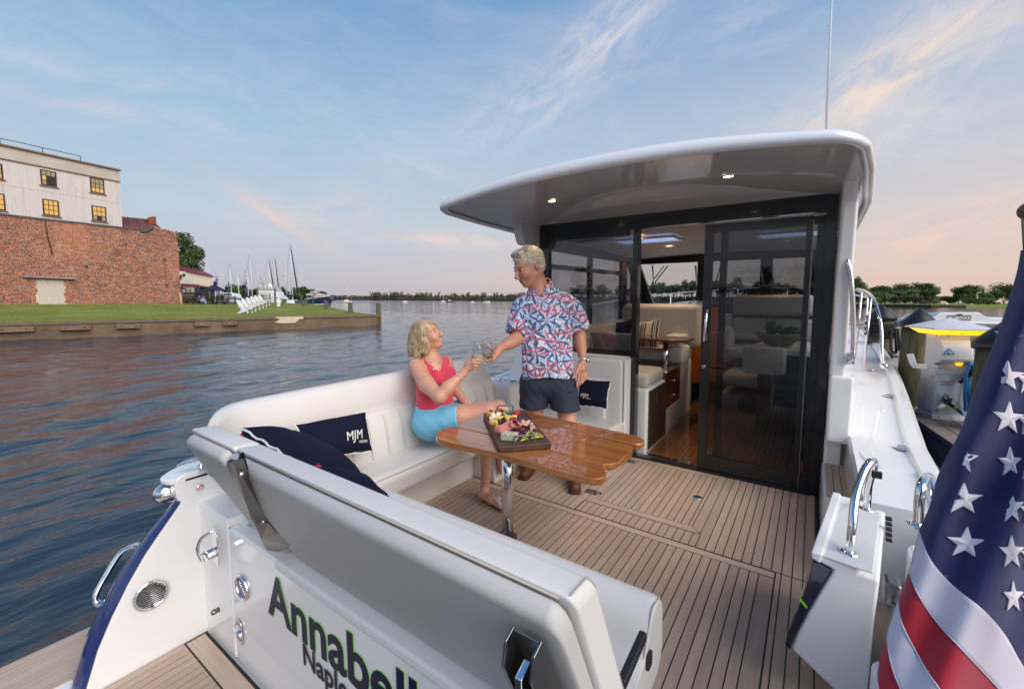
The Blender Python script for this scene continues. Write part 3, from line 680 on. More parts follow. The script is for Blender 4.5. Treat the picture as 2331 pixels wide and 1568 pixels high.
# sliding door leaf
DL = part('sliding_door', MB().bx(-.70, -.637, YB, YB + .03, .022, 1.925), BLACKF, Y, bevel=.003)
for x0, x1, z0, z1 in ((-.637, -.02, 1.862, 1.925), (-.637, -.02, .022, .135), (-.060, -.02, .135, 1.862)):
    part('door_rail', MB().bx(x0, x1, YB + .001, YB + .029, z0, z1), BLACKF, DL, bevel=.002)
part('door_glass', MB().bx(-.637, -.060, YB + .012, YB + .018, .135, 1.862), GL, DL)
m = MB(); a, b = P(1609, 706, y=3.53), P(1603, 777, y=3.53); m.tube([a + Vector((0, .03, 0)), a, a + (b - a) * .5, b, b + Vector((0, .03, 0))], .011, 12); part('door_handle', m, CHROME, DL)
m = MB(); m.rbox((-.672, YB - .004, .96), (.045, .012, .14), .005); part('lock_plate', m, BLACKR, DL)
m = MB(); m.lathe([(.013, 0), (.013, .004), (.009, .006), (.008, .002)], P(1602, 834, y=YB - .001), 18, Matrix.Rotation(pi / 2, 3, 'X'), caps=False); part('lock_barrel', m, CHROME, DL)
D2 = part('sliding_door', MB().bx(-.594, -.544, YB + .04, YB + .07, .022, 1.925), BLACKF, Y, bevel=.003)
part('door_rail', MB().bx(-.544, .045, YB + .041, YB + .069, 1.872, 1.925), BLACKF, D2); part('door_rail', MB().bx(-.544, .045, YB + .041, YB + .069, .022, .12), BLACKF, D2)
part('door_rail', MB().bx(.000, .045, YB + .041, YB + .069, .12, 1.872), BLACKF, D2)
part('door_glass', MB().bx(-.544, .0, YB + .052, YB + .058, .12, 1.872), GL2, D2)
part('door_edge', MB().bx(-.026, -.020, YB - .004, YB + .001, .03, 1.90), STEEL, DL)
# ---- hardtop
def ztop(x, y): d = abs(x + 1.10); return 2.205 - .078 * (d / 1.1) ** 2.2 + .03 * min(1, (y - 2.3) / 3)
def zlow(x, y): d = abs(x + 1.05); return 2.098 - .062 * (d / 1.1) ** 2.3
def hw(y): return lerpk([(2.3, 1.235), (2.8, 1.30), (3.8, 1.375), (5.4, 1.40), (6.3, 1.30), (6.9, 1.1)], y)
NX = 34
def rooftop(u, v):
    y = 2.315 + (6.9 - 2.315) * v ** 1.3; x = -1.08 + hw(y) * (2 * u - 1) * .985; e = (2 * abs(u - .5)) ** 14
    return (x, y, ztop(x, y) - e * .04 - (.0 if v > .01 else .0))
tops = []; m = MB()
# edge ring: follows the plan outline, rounded section
def outline(n=30):
    pts = []
    for i in range(n + 1):   # port side, forward to aft
        y = 6.6 - (6.6 - 2.42) * i / n; pts.append((-1.08 - hw(y), y))
    for i in range(1, 5): a = pi / 2 * i / 5; pts.append((-1.08 - hw(2.3) - .0 + .10 * (1 - cos(a)), 2.42 - .12 * sin(a)))
    for i in range(n + 1): pts.append((-1.08 - hw(2.3) + .10 + (2 * hw(2.3) - .22) * i / n, 2.3 - .03 * sin(pi * i / n)))
    for i in range(1, 5): a = pi / 2 * i / 5; pts.append((-1.08 + hw(2.3) - .12 + .12 * sin(a), 2.3 + .12 * (1 - cos(a))))
    for i in range(n + 1):
        y = 2.42 + (6.6 - 2.42) * i / n; pts.append((-1.08 + hw(y), y))
    return pts
ol = outline(); rings = []; rim_in = []; rim_top = []
for i, (x, y) in enumerate(ol):
    a = Vector((*ol[max(0, i - 1)], 0)); b_ = Vector((*ol[min(len(ol) - 1, i + 1)], 0)); t = (b_ - a).normalized(); n_ = Vector((t.y, -t.x, 0)) * -1   # inward
    c = Vector((-1.08, 4, 0)) - Vector((x, y, 0))
    if n_.dot(c) < 0: n_ = -n_
    zt = ztop(x, y) - .02; zl = zlow(x, y); h = zt - zl; o = Vector((x, y, 0))
    rings.append([o + n_ * .14 + Vector((0, 0, zt + .018)), o + n_ * .05 + Vector((0, 0, zt + .006)), o + n_ * .012 + Vector((0, 0, zt - h * .25)), o + Vector((0, 0, zl + h * .35)), o + n_ * .006 + Vector((0, 0, zl + .008)), o + n_ * .022 + Vector((0, 0, zl)), o + n_ * .045 + Vector((0, 0, zl + .004)), o + n_ * .055 + Vector((0, 0, zl + .02))])
HT = part('hardtop', MB().loft(rings, closed=False), GEL, Y)
part('roof_skin', MB().grid(lambda u, v: ((lambda y: (lambda x: (x, y, ztop(x, y) - .004 - .012 * (2 * abs(u - .5)) ** 6))(-1.08 + (hw(y) - .13) * (2 * u - 1)))(2.42 + 4.2 * v)), 20, 24), GEL, Y)
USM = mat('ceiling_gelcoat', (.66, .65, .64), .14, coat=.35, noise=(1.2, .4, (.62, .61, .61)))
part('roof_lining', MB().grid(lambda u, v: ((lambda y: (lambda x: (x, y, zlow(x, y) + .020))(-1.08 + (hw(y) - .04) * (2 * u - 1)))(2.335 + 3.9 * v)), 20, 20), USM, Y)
# arched fascia over the door
top_l = smooth_path([P(*q, z=2.075 + dz) for q, dz in [((1245, 509), .0), ((1320, 469), .018), ((1400, 446), .025), ((1492, 430), .030), ((1654, 422), .030), ((1779, 430), .015), ((1880, 440), -.01)]], 5)
bot = [Vector((-2.16 + 2.26 * i / (len(top_l) - 1), YB - .002, 2.058)) for i in range(len(top_l))]
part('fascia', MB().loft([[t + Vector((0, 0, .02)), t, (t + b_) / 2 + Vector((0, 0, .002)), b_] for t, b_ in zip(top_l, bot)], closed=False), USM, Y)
def lamp(c, r=.03, pw=2.0, up=Vector((0, 0, -1)), par=None):
    m = MB(); m.lathe([(r * 1.35, 0), (r * 1.35, -.006), (r, -.009), (r * .96, -.002)], c, 20, caps=False); l = part('ceiling_light', m, CHROME, par or Y)
    part('light_lens', MB().lathe([(r * .97, -.003), (.001, -.003)], c, 20, caps=False), mat('lamp_glow', (1, .8, .5), .4, emis=((1, .72, .38), 9)), l)
    ld = bpy.data.lights.new('spot', 'SPOT'); ld.energy = pw; ld.color = (1, .68, .38); ld.spot_size = radians(120); ld.spot_blend = .6; ld.shadow_soft_size = .03
    lo = bpy.data.objects.new('ceiling_light_beam', ld); COL.objects.link(lo); lo.parent = l; lo.location = Vector(c) - _org(l) + Vector((0, 0, -.015))
def zc(q): # point on underside
    p = P(*q, z=2.1)
    for _ in range(4): p = P(*q, z=zlow(p.x, p.y) + .020)
    return p
for q, w_ in (((1256, 457), 5.0), ((1658, 400), 3.0)): lamp(zc(q), .032, w_)
# roof side webs
def web(pts, x, t, name='roof_web'): return part(name, MB().prism(pts, (t, 0, 0)), USM, Y, bevel=.012, seg=3)
w1 = [P(*q, x=-2.26) for q in [(1172, 425), (1182, 455), (1178, 500), (1176, 545), (1186, 557), (1210, 556)]]
w1 = [Vector((-2.26, 3.60, 2.06))] + [Vector((-2.26, 3.05, 2.085))] + [p for p in w1[1:]] + [Vector((-2.26, 3.60, 1.86))]
w1 = rpoly([Vector((-2.26, 3.22, 2.10)), Vector((-2.26, 3.62, 2.10)), Vector((-2.26, 3.62, 1.86)), Vector((-2.26, 3.30, 1.86))], .06)
part('roof_web', MB().prism(w1, (.088, 0, 0)), GEL, Y)
ws = [(.108, 3.60, 2.06), (.108, 3.15, 2.07), (.108, 3.30, 1.95), (.108, 3.40, 1.5), (.108, 3.42, .87), (.108, 3.60, .87)]
part('cabin_pillar', MB().prism(ws, (.085, 0, 0)), GEL, Y, bevel=.02, seg=3)
part('cabin_pillar_foot', MB().prism([(.108, 3.62, .44), (.108, 3.40, .44), (.108, 3.40, .88), (.108, 3.62, .88)], (.13, 0, 0)), GEL, Y, bevel=.02, seg=3)
a, b_ = P(1930, 592, y=3.38), P(1940, 818, y=3.38); m = MB()
m.tube(smooth_path([a + Vector((-.01, .04, .0)), a + Vector((0, .0, -.01)), a * .8 + b_ * .2 + Vector((.012, 0, 0)), (a + b_) / 2 + Vector((.014, 0, 0)), a * .2 + b_ * .8 + Vector((.01, 0, 0)), b_ + Vector((0, 0, .01)), b_ + Vector((-.01, .04, 0))], 5), .0135, 14)
for p in (a, b_): m.rbox(p + Vector((-.008, .028, .0)), (.045, .008, .075), .004)
part('grab_rail', m, CHROME, Y)
# side superstructure: cabin sides with windows (seen through the aft glass)
for sgn, xs in ((-1, -2.20), (1, .13)):
    for x0, x1, z0, z1, y0, y1 in ((0, 0, .45, .93, 3.61, 6.3),): part('cabin_side', MB().bx(xs - .025, xs + .025, y0, y1, z0, z1), GEL, Y)
    part('side_window_frame', MB().bx(xs - .02, xs + .02, 3.61, 6.3, 1.84, 2.02), BLACKF, Y)
    for y0, y1 in ((3.61, 3.68), (4.72, 4.80), (5.75, 5.95), (6.2, 6.3)): part('side_window_frame', MB().bx(xs - .02, xs + .02, y0, y1, .93, 1.84), BLACKF, Y)
    part('side_window_frame', MB().bx(xs - .021, xs + .021, 3.68, 5.75, 1.66, 1.71), BLACKF, Y)
    part('side_window', MB().bx(xs - .003, xs + .003, 3.68, 6.2, .93, 1.84), GL2, Y)
# cabin floor
csole = part('cabin_sole', MB().bx(-1.9, .1, 3.62, 7.2, -.05, .0122), CAULK, Y)
for k in range(28):
    x0 = -1.20 + .0449 * k
    for y0, y1 in ((3.63, 4.9 + .2 * (k % 3)), (4.9 + .2 * (k % 3), 7.1)):
        part('plank', MB().bx(x0 + .002, x0 + .0429, y0 + .002, y1 - .002, .0, .014), TEAKIN, csole)
CEIL = mat('cabin_ceiling', (.62, .58, .53), .7, bump=(300, .1))
part('cabin_ceiling', MB().grid(lambda u, v: ((lambda x, y: (x, y, 1.985 - .03 * (2 * u - 1) ** 2 - .10 * max(0, v - .55)))(-2.17 + 2.27 * u, 3.62 + 2.7 * v)), 12, 8), CEIL, Y)
for q in ((1455, 540), (1523, 562), (1789, 547)): lamp(P(*q, z=1.962), .028, 14)
# roof hatch: frame and glass
hp = [P(*q, z=1.968) for q in [(1455, 556), (1530, 555), (1556, 540), (1530, 535), (1455, 546)]]
def rect_frame(x0, x1, y0, y1, z, w_, name, m_):
    m = MB()
    for a in ((x0, x0 + w_, y0, y1), (x1 - w_, x1, y0, y1), (x0 + w_, x1 - w_, y0, y0 + w_), (x0 + w_, x1 - w_, y1 - w_, y1)): m.bx(*a, z - .02, z)
    return part(name, m, m_, Y, bevel=.004)
SKYG = mat('hatch_glass_skyglow', (.25, .3, .42), .1, emis=((.35, .45, .75), .5))  # hatch glass glows blue itself, standing in for sky light through it
h0 = P(1552, 541, z=1.965); rect_frame(h0.x - .65, h0.x, h0.y - .3, h0.y + .15, 1.962, .03, 'roof_hatch', WHITEM); part('roof_hatch_glass', MB().bx(h0.x - .62, h0.x - .03, h0.y - .27, h0.y + .12, 1.955, 1.958), SKYG, Y)
h1 = P(1720, 533, z=1.965); rect_frame(h1.x, h1.x + .62, h1.y - .1, h1.y + .35, 1.962, .03, 'roof_hatch', WHITEM); part('roof_hatch_glass', MB().bx(h1.x + .03, h1.x + .59, h1.y - .07, h1.y + .32, 1.955, 1.958), SKYG, Y)
# windshield
YW = 6.3
part('windshield_header', MB().bx(-2.2, .13, YW, YW + .08, P(1500, 586, y=YW).z + .0, 1.99), BLACKF, Y)
wz1 = P(1500, 600, y=YW).z; wz0 = P(1520, 694, y=YW).z
xsw = [P(q, 640, y=YW).x for q in (1467, 1483, 1588, 1614, 1731, 1755, 1838, 1862)]
m = MB(); 
part('windshield_post', MB().prism([(xsw[0] - .30, YW, 1.9), (xsw[0] - .1, YW, 1.9), (xsw[1] + .05, YW + .02, wz0 - .05), (xsw[1] - .12, YW + .02, wz0 - .05)], (0, .06, 0)), BLACKF, Y)
for a, b_ in ((xsw[2], xsw[3]), (xsw[4], xsw[5])): part('windshield_post', MB().bx(a - .01, b_ + .01, YW, YW + .06, wz0 - .05, wz1 + .1), BLACKF, Y, bevel=.01)
part('windshield_post', MB().bx(xsw[6] + .02, .13, YW, YW + .06, wz0 - .05, wz1 + .1), BLACKF, Y)
part('windshield_sill', MB().bx(-2.17, .1, YW, YW + .07, wz0 - .09, wz0), BLACKF, Y)
part('windshield_lintel', MB().bx(-2.17, .1, YW + .002, YW + .062, wz1, wz1 + .1), BLACKF, Y)
part('windshield_glass', MB().bx(-2.17, .1, YW + .03, YW + .035, wz0, wz1), GL2, Y)
m = MB()
for qs in (((1520, 606), (1493, 640), (1487, 660)), ((1511, 606), (1488, 636), (1483, 650)), ((1640, 606), (1630, 640), (1618, 656))): m.tube([P(*q, y=YW - .05 + .2) for q in qs], .008, 6)
part('wiper', m, BLACKR, Y)
for q in (1485, 1583, 1733, 1757):
    m = MB(); m.tube([P(q, 604, y=YW - .02), P(q + 4, 650, y=YW - .02)], .012, 8); part('pull_strut', m, CHROME, Y)
# ---- cabin furniture
LIN = mat('linen_panel', (.60, .56, .50), .6, bump=(400, .1))
CABV = mat('cabin_vinyl', (.55, .50, .44), .5, bump=(600, .1))
def blk(name, mb, m_, root, **k): return part(name, mb, m_, root, **k)
CAB = thing('galley_cabinet', 'white cabinet with dark refrigerator door just inside the open doorway', 'cabinet', (-1.4, 4.2, 0), boat=True)
blk('cabinet_body', MB().bx(-1.9, -1.13, 3.64, 4.20, .0, .585), GEL, CAB, bevel=.025, seg=3)
rf = blk('fridge_door', MB().bx(-1.132, -1.118, 3.675, 4.19, .045, .565), mat('dark_bronze_panel', (.045, .032, .026), .3, coat=.3), CAB, bevel=.003)
blk('fridge_handle', MB().bx(-1.119, -1.112, 3.88, 3.925, .42, .50), STEEL, rf)
blk('cabinet_body', MB().bx(-1.9, -1.14, 4.20, 4.80, .0, .27), LIN, CAB, bevel=.02, seg=3)
dr = blk('drawer', MB().bx(-1.9, -1.135, 4.22, 4.78, .275, .64), VARND, CAB, bevel=.004)
for z in (.37, .52): blk('drawer_knob', MB().ball((-1.128, 4.5, z), .012, 6), CHROME, dr)
blk('seat_cushion', MB().rbox((-1.42, 3.93, .645), (.56, .50, .125), .045), CABV, CAB)
blk('seat_back', MB().rbox((-1.205 - .25, 3.66, .86), (.45, .07, .40), .03), CABV, CAB)
DIN = thing('dinette_bench', 'beige vinyl dinette bench with armrest on the port side of the cabin', 'bench', (-1.7, 5.2, 0), boat=True)
blk('backrest', MB().rbox((P(1500, 740, y=5.35).x, 5.40, P(1500, 740, y=5.35).z), (.95, .16, .52), .07), CABV, DIN)
blk('side_cushion', MB().rbox((-2.03, 4.6, .90), (.18, 1.5, .34), .05), CABV, DIN)
blk('seat_cushion', MB().rbox((-1.55, 5.05, .72), (.75, .55, .14), .05), CABV, DIN)
blk('armrest', MB().rbox((P(1540, 780, y=5.15).x, 5.15, P(1540, 772, y=5.15).z), (.20, .35, .12), .04), CABV, DIN)
blk('arm_box', MB().rbox(((P(1540, 808, y=4.95).x), 4.95, P(1540, 805, y=4.95).z), (.22, .35, .19), .04), CABV, DIN)
blk('bench_base', MB().bx(-2.1, -1.16, 4.82, 5.4, .0, .64), LIN, DIN, bevel=.02)
IT = thing('cabin_table', 'dark glossy dinette table on a steel post inside the cabin', 'table', (-1.5, 4.75, .6), boat=True)
c = P(1505, 772, y=4.72)
blk('table_top', MB().prism(rpoly([(c.x - .55, 4.55, c.z - .01), (-1.03, 4.55, c.z - .01), (-1.03, 4.95, c.z - .01), (c.x - .55, 4.95, c.z - .01)], .05), (0, 0, .028)), VARND, IT, bevel=.008)
c2 = P(1515, 800, y=4.75); blk('post', MB().tube([(c2.x, 4.75, .5), (c2.x, 4.75, c.z - .01)], .028, 14), CHROME, IT)
# console / companionway
CON = thing('dash_console', 'white moulded dashboard with a chrome handle and wooden companionway door', 'console', (-1.0, 6.0, 0), boat=True)
cz = P(1580, 716, y=5.75)
cp = [P(*q, y=5.75) for q in [(1478, 716), (1500, 702), (1540, 690), (1595, 684), (1597, 712), (1580, 720), (1578, 883), (1546, 883), (1546, 720)]]
rs = []
for y, s in ((5.72, 1), (6.28, .96)):
    pass
xl = P(1460, 716, y=5.75).x; xr = P(1596, 716, y=5.75).x; zt = P(1590, 684, y=5.95).z
blk('dash', MB().prism(smooth_path([(xl - .35, 5.72, cz.z - .10), (xl, 5.72, cz.z - .04), (xl + .25, 5.72, cz.z + .03), (xr - .2, 5.72, cz.z + .07), (xr + .03, 5.72, cz.z + .06)], 5) + [Vector((xr + .03, 5.72, cz.z - .03)), Vector((xl - .35, 5.72, cz.z - .14))], (0, .58, .10)), GEL, CON, bevel=.01)
blk('panel', MB().bx(xl - .2, P(1575, 780, y=5.72).x, 5.72, 5.77, .0, cz.z - .04), LIN, CON)
blk('companionway_door', MB().prism([P(*q, y=5.70) for q in [(1584, 716), (1600, 700), (1640, 700), (1640, 872), (1571, 870), (1576, 800)]], (0, .03, 0)), mat('orange_wood', srgb(176, 92, 34), .2, coat=.8, grain=((30, 30, 2), 1, srgb(130, 60, 18), .7)), CON)
blk('handle', MB().tube(smooth_path([P(1565, 703, y=5.66), P(1566, 695, y=5.66), P(1574, 687, y=5.66), P(1580, 685, y=5.7)], 4), .012, 10), CHROME, CON)
blk('dash', MB().bx(P(1612, 700, y=5.9).x, .08, 5.9, 6.3, .5, P(1700, 690, y=5.9).z), mat('dark_dash', (.03, .03, .035), .4), CON, bevel=.02)
blk('panel', MB().bx(P(1612, 700, y=5.9).x, P(1660, 700, y=5.9).x, 5.85, 5.9, .0, P(1700, 712, y=5.9).z), VARND, CON)
HS = thing('helm_seat', 'wide double helm seat with beige bolsters behind the tinted sliding door', 'helm seat', (-.35, 5.2, 0), boat=True)
def pxbox(name, q0, q1, y, dep, r, m_, root, wd_=None):
    a, b_ = P(*q0, y=y), P(*q1, y=y); return blk(name, MB().rbox(((a.x + b_.x) / 2, y + dep / 2, (a.z + b_.z) / 2), (abs(b_.x - a.x), dep, abs(a.z - b_.z)), r), m_, root)
pxbox('headrest', (1668, 672), (1856, 720), 5.1, .16, .06, CABV, HS)
pxbox('backrest', (1664, 724), (1856, 782), 5.15, .15, .04, CABV, HS)
pxbox('armrest', (1640, 745), (1664, 825), 5.0, .3, .04, CABV, HS); pxbox('side_bolster', (1641, 715), (1662, 750), 5.12, .2, .03, CABV, HS)
pxbox('seat_cushion', (1655, 790), (1800, 826), 4.85, .5, .05, CABV, HS)
pxbox('lower_backrest', (1560 + 105, 836), (1765, 880), 4.9, .12, .04, CABV, HS)
CNT = thing('galley_counter', 'pale stone counter with dark wood cupboard on the starboard side of the cabin', 'counter', (0, 4.4, 0), boat=True)
ct = P(1690, 790, y=4.15); ctz = ct.z
blk('counter_top', MB().prism([(ct.x, 4.15, ctz - .05), (.10, 4.15, ctz - .05), (.10, 4.95, ctz - .05), (P(1760, 760, y=4.95).x - .05, 4.95, ctz - .05)], (0, 0, .05)), mat('stone_counter', (.62, .58, .52), .35), CNT, bevel=.008)
blk('cupboard', MB().bx(ct.x + .12, .09, 4.2, 4.95, .0, ctz - .052), mat('dark_cupboard', (.03, .024, .02), .35), CNT, bevel=.004)
GS = thing('swivel_stool', 'grey seat pod with a round speaker grille seen through the tinted door', 'seat', (-.4, 4.7, 0), boat=True)
pxbox('backrest', (1692, 786), (1787, 858), 4.1, .06, .03, CABV, GS)
a, b_ = P(1640, 853, y=4.55), P(1770, 890, y=4.55); pxbox('seat_cushion', (1640, 850), (1772, 892), 4.5, .45, .05, CABV, GS)
pod = pxbox('pod', (1638, 893), (1762, 952), 4.55, .45, .03, mat('grey_pod', (.36, .36, .37), .5), GS)
m = MB(); m.lathe([(.10, 0), (.10, .006), (.08, .012), (.001, .012)], P(1705, 922, y=4.545), 26, Matrix.Rotation(pi / 2, 3, 'X')); blk('speaker', m, BLACKR, GS)
# steering wheel
m = MB(); c = P(1803, 683, y=5.75); m.tube([c + Vector((.13 * cos(a), .03 * sin(a), .13 * sin(a))) for a in [2 * pi * i / 24 for i in range(24)]], .012, 8, closed=True); blk('steering_wheel', m, BLACKR, HS)
# plants
BOWL = thing('plant_bowl', 'wooden bowl of green houseplants on the galley counter', 'plant', P(1770, 790, y=4.35), boat=True)
bc = P(1772, 790, y=4.35); bc.z = ctz
blk('bowl', MB().lathe([(.06, 0), (.10, .02), (.17, .09), (.185, .125), (.175, .125), (.15, .10), (.001, .09)], bc, 28), mat('bowl_wood', (.16, .09, .05), .5, noise=(12, .6, (.09, .05, .03))), BOWL)
LEAFM = mat('house_leaf', (.06, .12, .035), .45, noise=(20, .6, (.10, .16, .05)))
m = MB(); R_ = random.Random(4)
for k in range(90):
    a = R_.uniform(0, 2 * pi); ln = R_.uniform(.12, .24); sp_ = R_.uniform(.15, .9); b0 = bc + Vector((-.06 + R_.uniform(-.03, .03), R_.uniform(-.03, .03), .1)); dr_ = Vector((cos(a) * sp_, sin(a) * sp_, 1)).normalized()
    sd_ = dr_.cross(Vector((0, 0, 1))).normalized() * .004; p1 = b0 + dr_ * ln * .55; p2 = p1 + (dr_ + Vector((cos(a) * .5, sin(a) * .5, -.4))).normalized() * ln * .45
    m.add([b0 - sd_, b0 + sd_, p1 + sd_, p1 - sd_, p2], [(0, 1, 2, 3), (3, 2, 4)])
blk('grass_leaves', m, LEAFM, BOWL, fix=False)
m = MB()
for k in range(46):
    a = R_.uniform(0, 2 * pi); el_ = R_.uniform(.1, 1.1); b0 = bc + Vector((.07, 0, .1)); dr_ = Vector((cos(a) * cos(el_), sin(a) * cos(el_), sin(el_))); ln = R_.uniform(.08, .15); sd_ = dr_.cross(Vector((0, 0, 1))).normalized() * .02
    p1 = b0 + dr_ * ln * .6; p2 = b0 + dr_ * ln + Vector((0, 0, -.02)); m.add([b0, p1 + sd_, p2, p1 - sd_], [(0, 1, 2, 3)])
blk('succulent_leaves', m, LEAFM, BOWL, fix=False)
# antenna on the roof
ant = thing('radio_antenna', 'thin white whip antenna standing on the hardtop', 'antenna', P(1881, 278, y=2.9), boat=True)
a, b_ = P(1881, 279, y=2.9), P(1896, -60, y=2.9); m = MB(); m.tube([a - Vector((0, 0, .05)), b_], [.006, .0035], 8); part('whip', m, mat('white_fibreglass', (.65, .66, .68), .4), ant)
# bow rail
m = MB(); zr = .62
rail_pts = [P(*q, y=yy) for q, yy in [((2011, 834), 5.0), ((2007, 800), 5.02), ((2006, 745), 5.1), ((1996, 700), 5.3), ((1985, 675), 5.6), ((1968, 662), 6.2), ((1950, 660), 7.2)]]
far_rail = [Vector((CXB + (lerpk(hbk, y) - .06), y, sheer(y) + .60)) for y in (8.5, 10, 11, 12, 12.8, 13.2)] + [Vector((CXB, 13.4, sheer(13.3) + .62))] + [Vector((CXB - (lerpk(hbk, y) - .06), y, sheer(y) + .60)) for y in (13.2, 12.8, 12, 11, 10, 8.5, 7.2, 6.0)]
BRL = thing('bow_rail', 'chrome bow rail running round the foredeck', 'railing', (CXB, 9, .6), boat=True)
m.tube(smooth_path(rail_pts + far_rail, 6), .0135, 12); part('rail', m, CHROME, BRL)
for q, yy, yb in (((1983, 676), 5.6, 5.62), ((1962, 662), 6.4, 6.42)):
    t = P(*q, y=yy); part('stanchion', MB().tube([t, Vector((t.x - .02, t.y, sheer(t.y) + .02))], .011, 10), CHROME, BRL)
for y in (8.5, 10, 11.4, 12.6):
    for s in (-1, 1):
        x = CXB + s * (lerpk(hbk, y) - .06); part('stanchion', MB().tube([(x, y, sheer(y) + .60), (x, y, sheer(y) + .0)], .011, 8), CHROME, BRL)
part('rail_foot', MB().rbox(P(2012, 832, y=4.95), (.05, .12, .05), .02), CHROME, BRL)
# ================================================================== water, shore, buildings
def watermat():
    m = bpy.data.materials.new('river_water'); m.use_nodes = True; nt = m.node_tree; b = nt.nodes['Principled BSDF']
    b.inputs['Base Color'].default_value = (.022, .036, .054, 1); b.inputs['Roughness'].default_value = .05; b.inputs['IOR'].default_value = 1.33; b.inputs['Specular IOR Level'].default_value = .6
    geo = N(nt, 'ShaderNodeNewGeometry').outputs['Position']
    hs = None
    for sc, rot, st, dt in (((1.0, .38, 1), .6, 1.0, 5), ((3.2, 1.3, 1), .3, .30, 4), ((.25, .10, 1), .5, 3.2, 4)):
        mp = N(nt, 'ShaderNodeMapping'); mp.inputs['Scale'].default_value = sc; mp.inputs['Rotation'].default_value = (0, 0, rot); Lk(nt, geo, mp.inputs[0])
        n = N(nt, 'ShaderNodeTexNoise', i_Scale=2.4, i_Detail=float(dt), i_Roughness=.5, i_Distortion=.3); Lk(nt, mp.outputs[0], n.inputs['Vector'])
        h = mth(nt, 'MULTIPLY', n.outputs[0], st); hs = h if hs is None else mth(nt, 'ADD', hs, h)
    bp = N(nt, 'ShaderNodeBump', i_Strength=1.0, i_Distance=.038); Lk(nt, hs, bp.inputs['Height']); Lk(nt, bp.outputs[0], b.inputs['Normal'])
    return m
def water():
    rng = np.random.RandomState(3)
    R_ = np.concatenate([np.geomspace(1.2, 60, 420), np.geomspace(62, 6000, 90)]); A = np.linspace(0, 2 * pi, 900, endpoint=False)
    # only the sector in and around the view needs the density
    r, a = np.meshgrid(R_, A, indexing='ij'); x = r * np.cos(a); y = r * np.sin(a); z = np.zeros_like(x)
    for k in range(70):
        lam = 2 ** rng.uniform(-1.6, 1.9); th = radians(215) + rng.normal(0, .55); amp = .0033 * lam ** .75 * rng.uniform(.3, 1); ph = rng.uniform(0, 6.28)
        fade = np.clip((lam * 22 / np.maximum(r, .1)) - .15, 0, 1)
        q = (x * cos(th) + y * sin(th)) * 2 * pi / lam + ph
        z += amp * fade * (np.sin(q) + .25 * np.sin(2 * q + 1))
    vs = np.stack([x, y, z + WZ], -1).reshape(-1, 3); nr, na = len(R_), len(A)
    i, j = np.meshgrid(np.arange(nr - 1), np.arange(na), indexing='ij'); k = (j + 1) % na
    f = np.stack([i * na + j, (i + 1) * na + j, (i + 1) * na + k, i * na + k], -1).reshape(-1, 4)
    vs = np.vstack([vs, [[0, 0, WZ]]]); c = len(vs) - 1
    me = bpy.data.meshes.new('river_water'); tri = np.stack([np.full(na, c), np.arange(na), (np.arange(na) + 1) % na], -1)
    nv, nf, nt_ = len(vs), len(f), len(tri)
    me.vertices.add(nv); me.vertices.foreach_set('co', vs.astype(np.float32).ravel())
    me.loops.add(nf * 4 + nt_ * 3); me.loops.foreach_set('vertex_index', np.concatenate([f.ravel(), tri.ravel()]).astype(np.int32))
    me.polygons.add(nf + nt_); ls = np.concatenate([np.arange(nf) * 4, nf * 4 + np.arange(nt_) * 3]); me.polygons.foreach_set('loop_start', ls.astype(np.int32))
    me.update(calc_edges=True); me.polygons.foreach_set('use_smooth', [True] * (nf + nt_)); me.materials.append(watermat())
    o = bpy.data.objects.new('river_water', me); COL.objects.link(o); o['kind'] = 'structure'
water()
bed = part('river_bed', MB().add([(-6500, -6500, -4), (6500, -6500, -4), (6500, 6500, -4), (-6500, 6500, -4)], [(0, 1, 2, 3)]), mat('mud', (.03, .03, .025), .9), kind='structure')
# ---- lawn and seawall
GZ = .20
wl = [W(-420, 762, z=GZ), W(-150, 744.5, z=GZ), W(0, 738, z=GZ), W(300, 731, z=GZ), W(600, 724.5, z=GZ), W(866, 718, z=GZ)]
# straighten the wall between its ends
A0, A1 = wl[2], wl[5]; wd_ = (A1 - A0).normalized(); wn = Vector((-wd_.y, wd_.x, 0))    # towards the land
if wn.dot(Vector((-1, 0, 0))) < 0: wn = -wn
A_ = A0 - wd_ * 26; B_ = A1
back = [W(866, 718, z=GZ), W(800, 711.5, z=GZ), W(700, 703.8, z=GZ), W(610, 697.5, z=GZ)]
bd = (back[-1] - back[0]).normalized()
CONC = mat('seawall_concrete', srgb(132, 112, 92), .85, noise=(1.1, .85, srgb(92, 72, 54)), grain=((.6, .6, 7), 1.0, srgb(70, 54, 42), .55), bump=(18, .5))
SW = thing('seawall', 'weathered brown concrete seawall along the lawn edge', 'seawall', (A_ + B_) / 2)
wall = MB().prism([A_, B_, B_ + wn * .35, A_ + wn * .35], (0, 0, -3.2)); part('wall_face', wall, CONC, SW, bevel=.02)
capm = mat('seawall_cap', srgb(120, 104, 88), .85, noise=(2.5, .8, srgb(84, 70, 60)), bump=(20, .6))
part('wall_cap', MB().prism([A_ - wn * .06 + Vector((0, 0, .055)), B_ - wn * .06 + wd_ * .05 + Vector((0, 0, .055)), B_ + wn * .30 + wd_ * .05 + Vector((0, 0, .055)), A_ + wn * .30 + Vector((0, 0, .055))], (0, 0, -.14)), capm, SW, bevel=.015)
pp = W(690, 734, z=.0); t0 = (pp - A_).dot(wd_); q0 = A_ + wd_ * t0
part('wall_patch', MB().prism([q0 + wd_ * a - wn * .062 + Vector((0, 0, b)) for a, b in ((-.75, .058), (1.0, .062), (1.05, -.1), (.75, -.13), (.5, -.36), (-.3, -.36), (-.75, -.3), (-.4, -.1))], (wn * .02)[:]), mat('pale_patch', srgb(206, 190, 166), .8, noise=(3, .5, srgb(176, 158, 130))), SW)
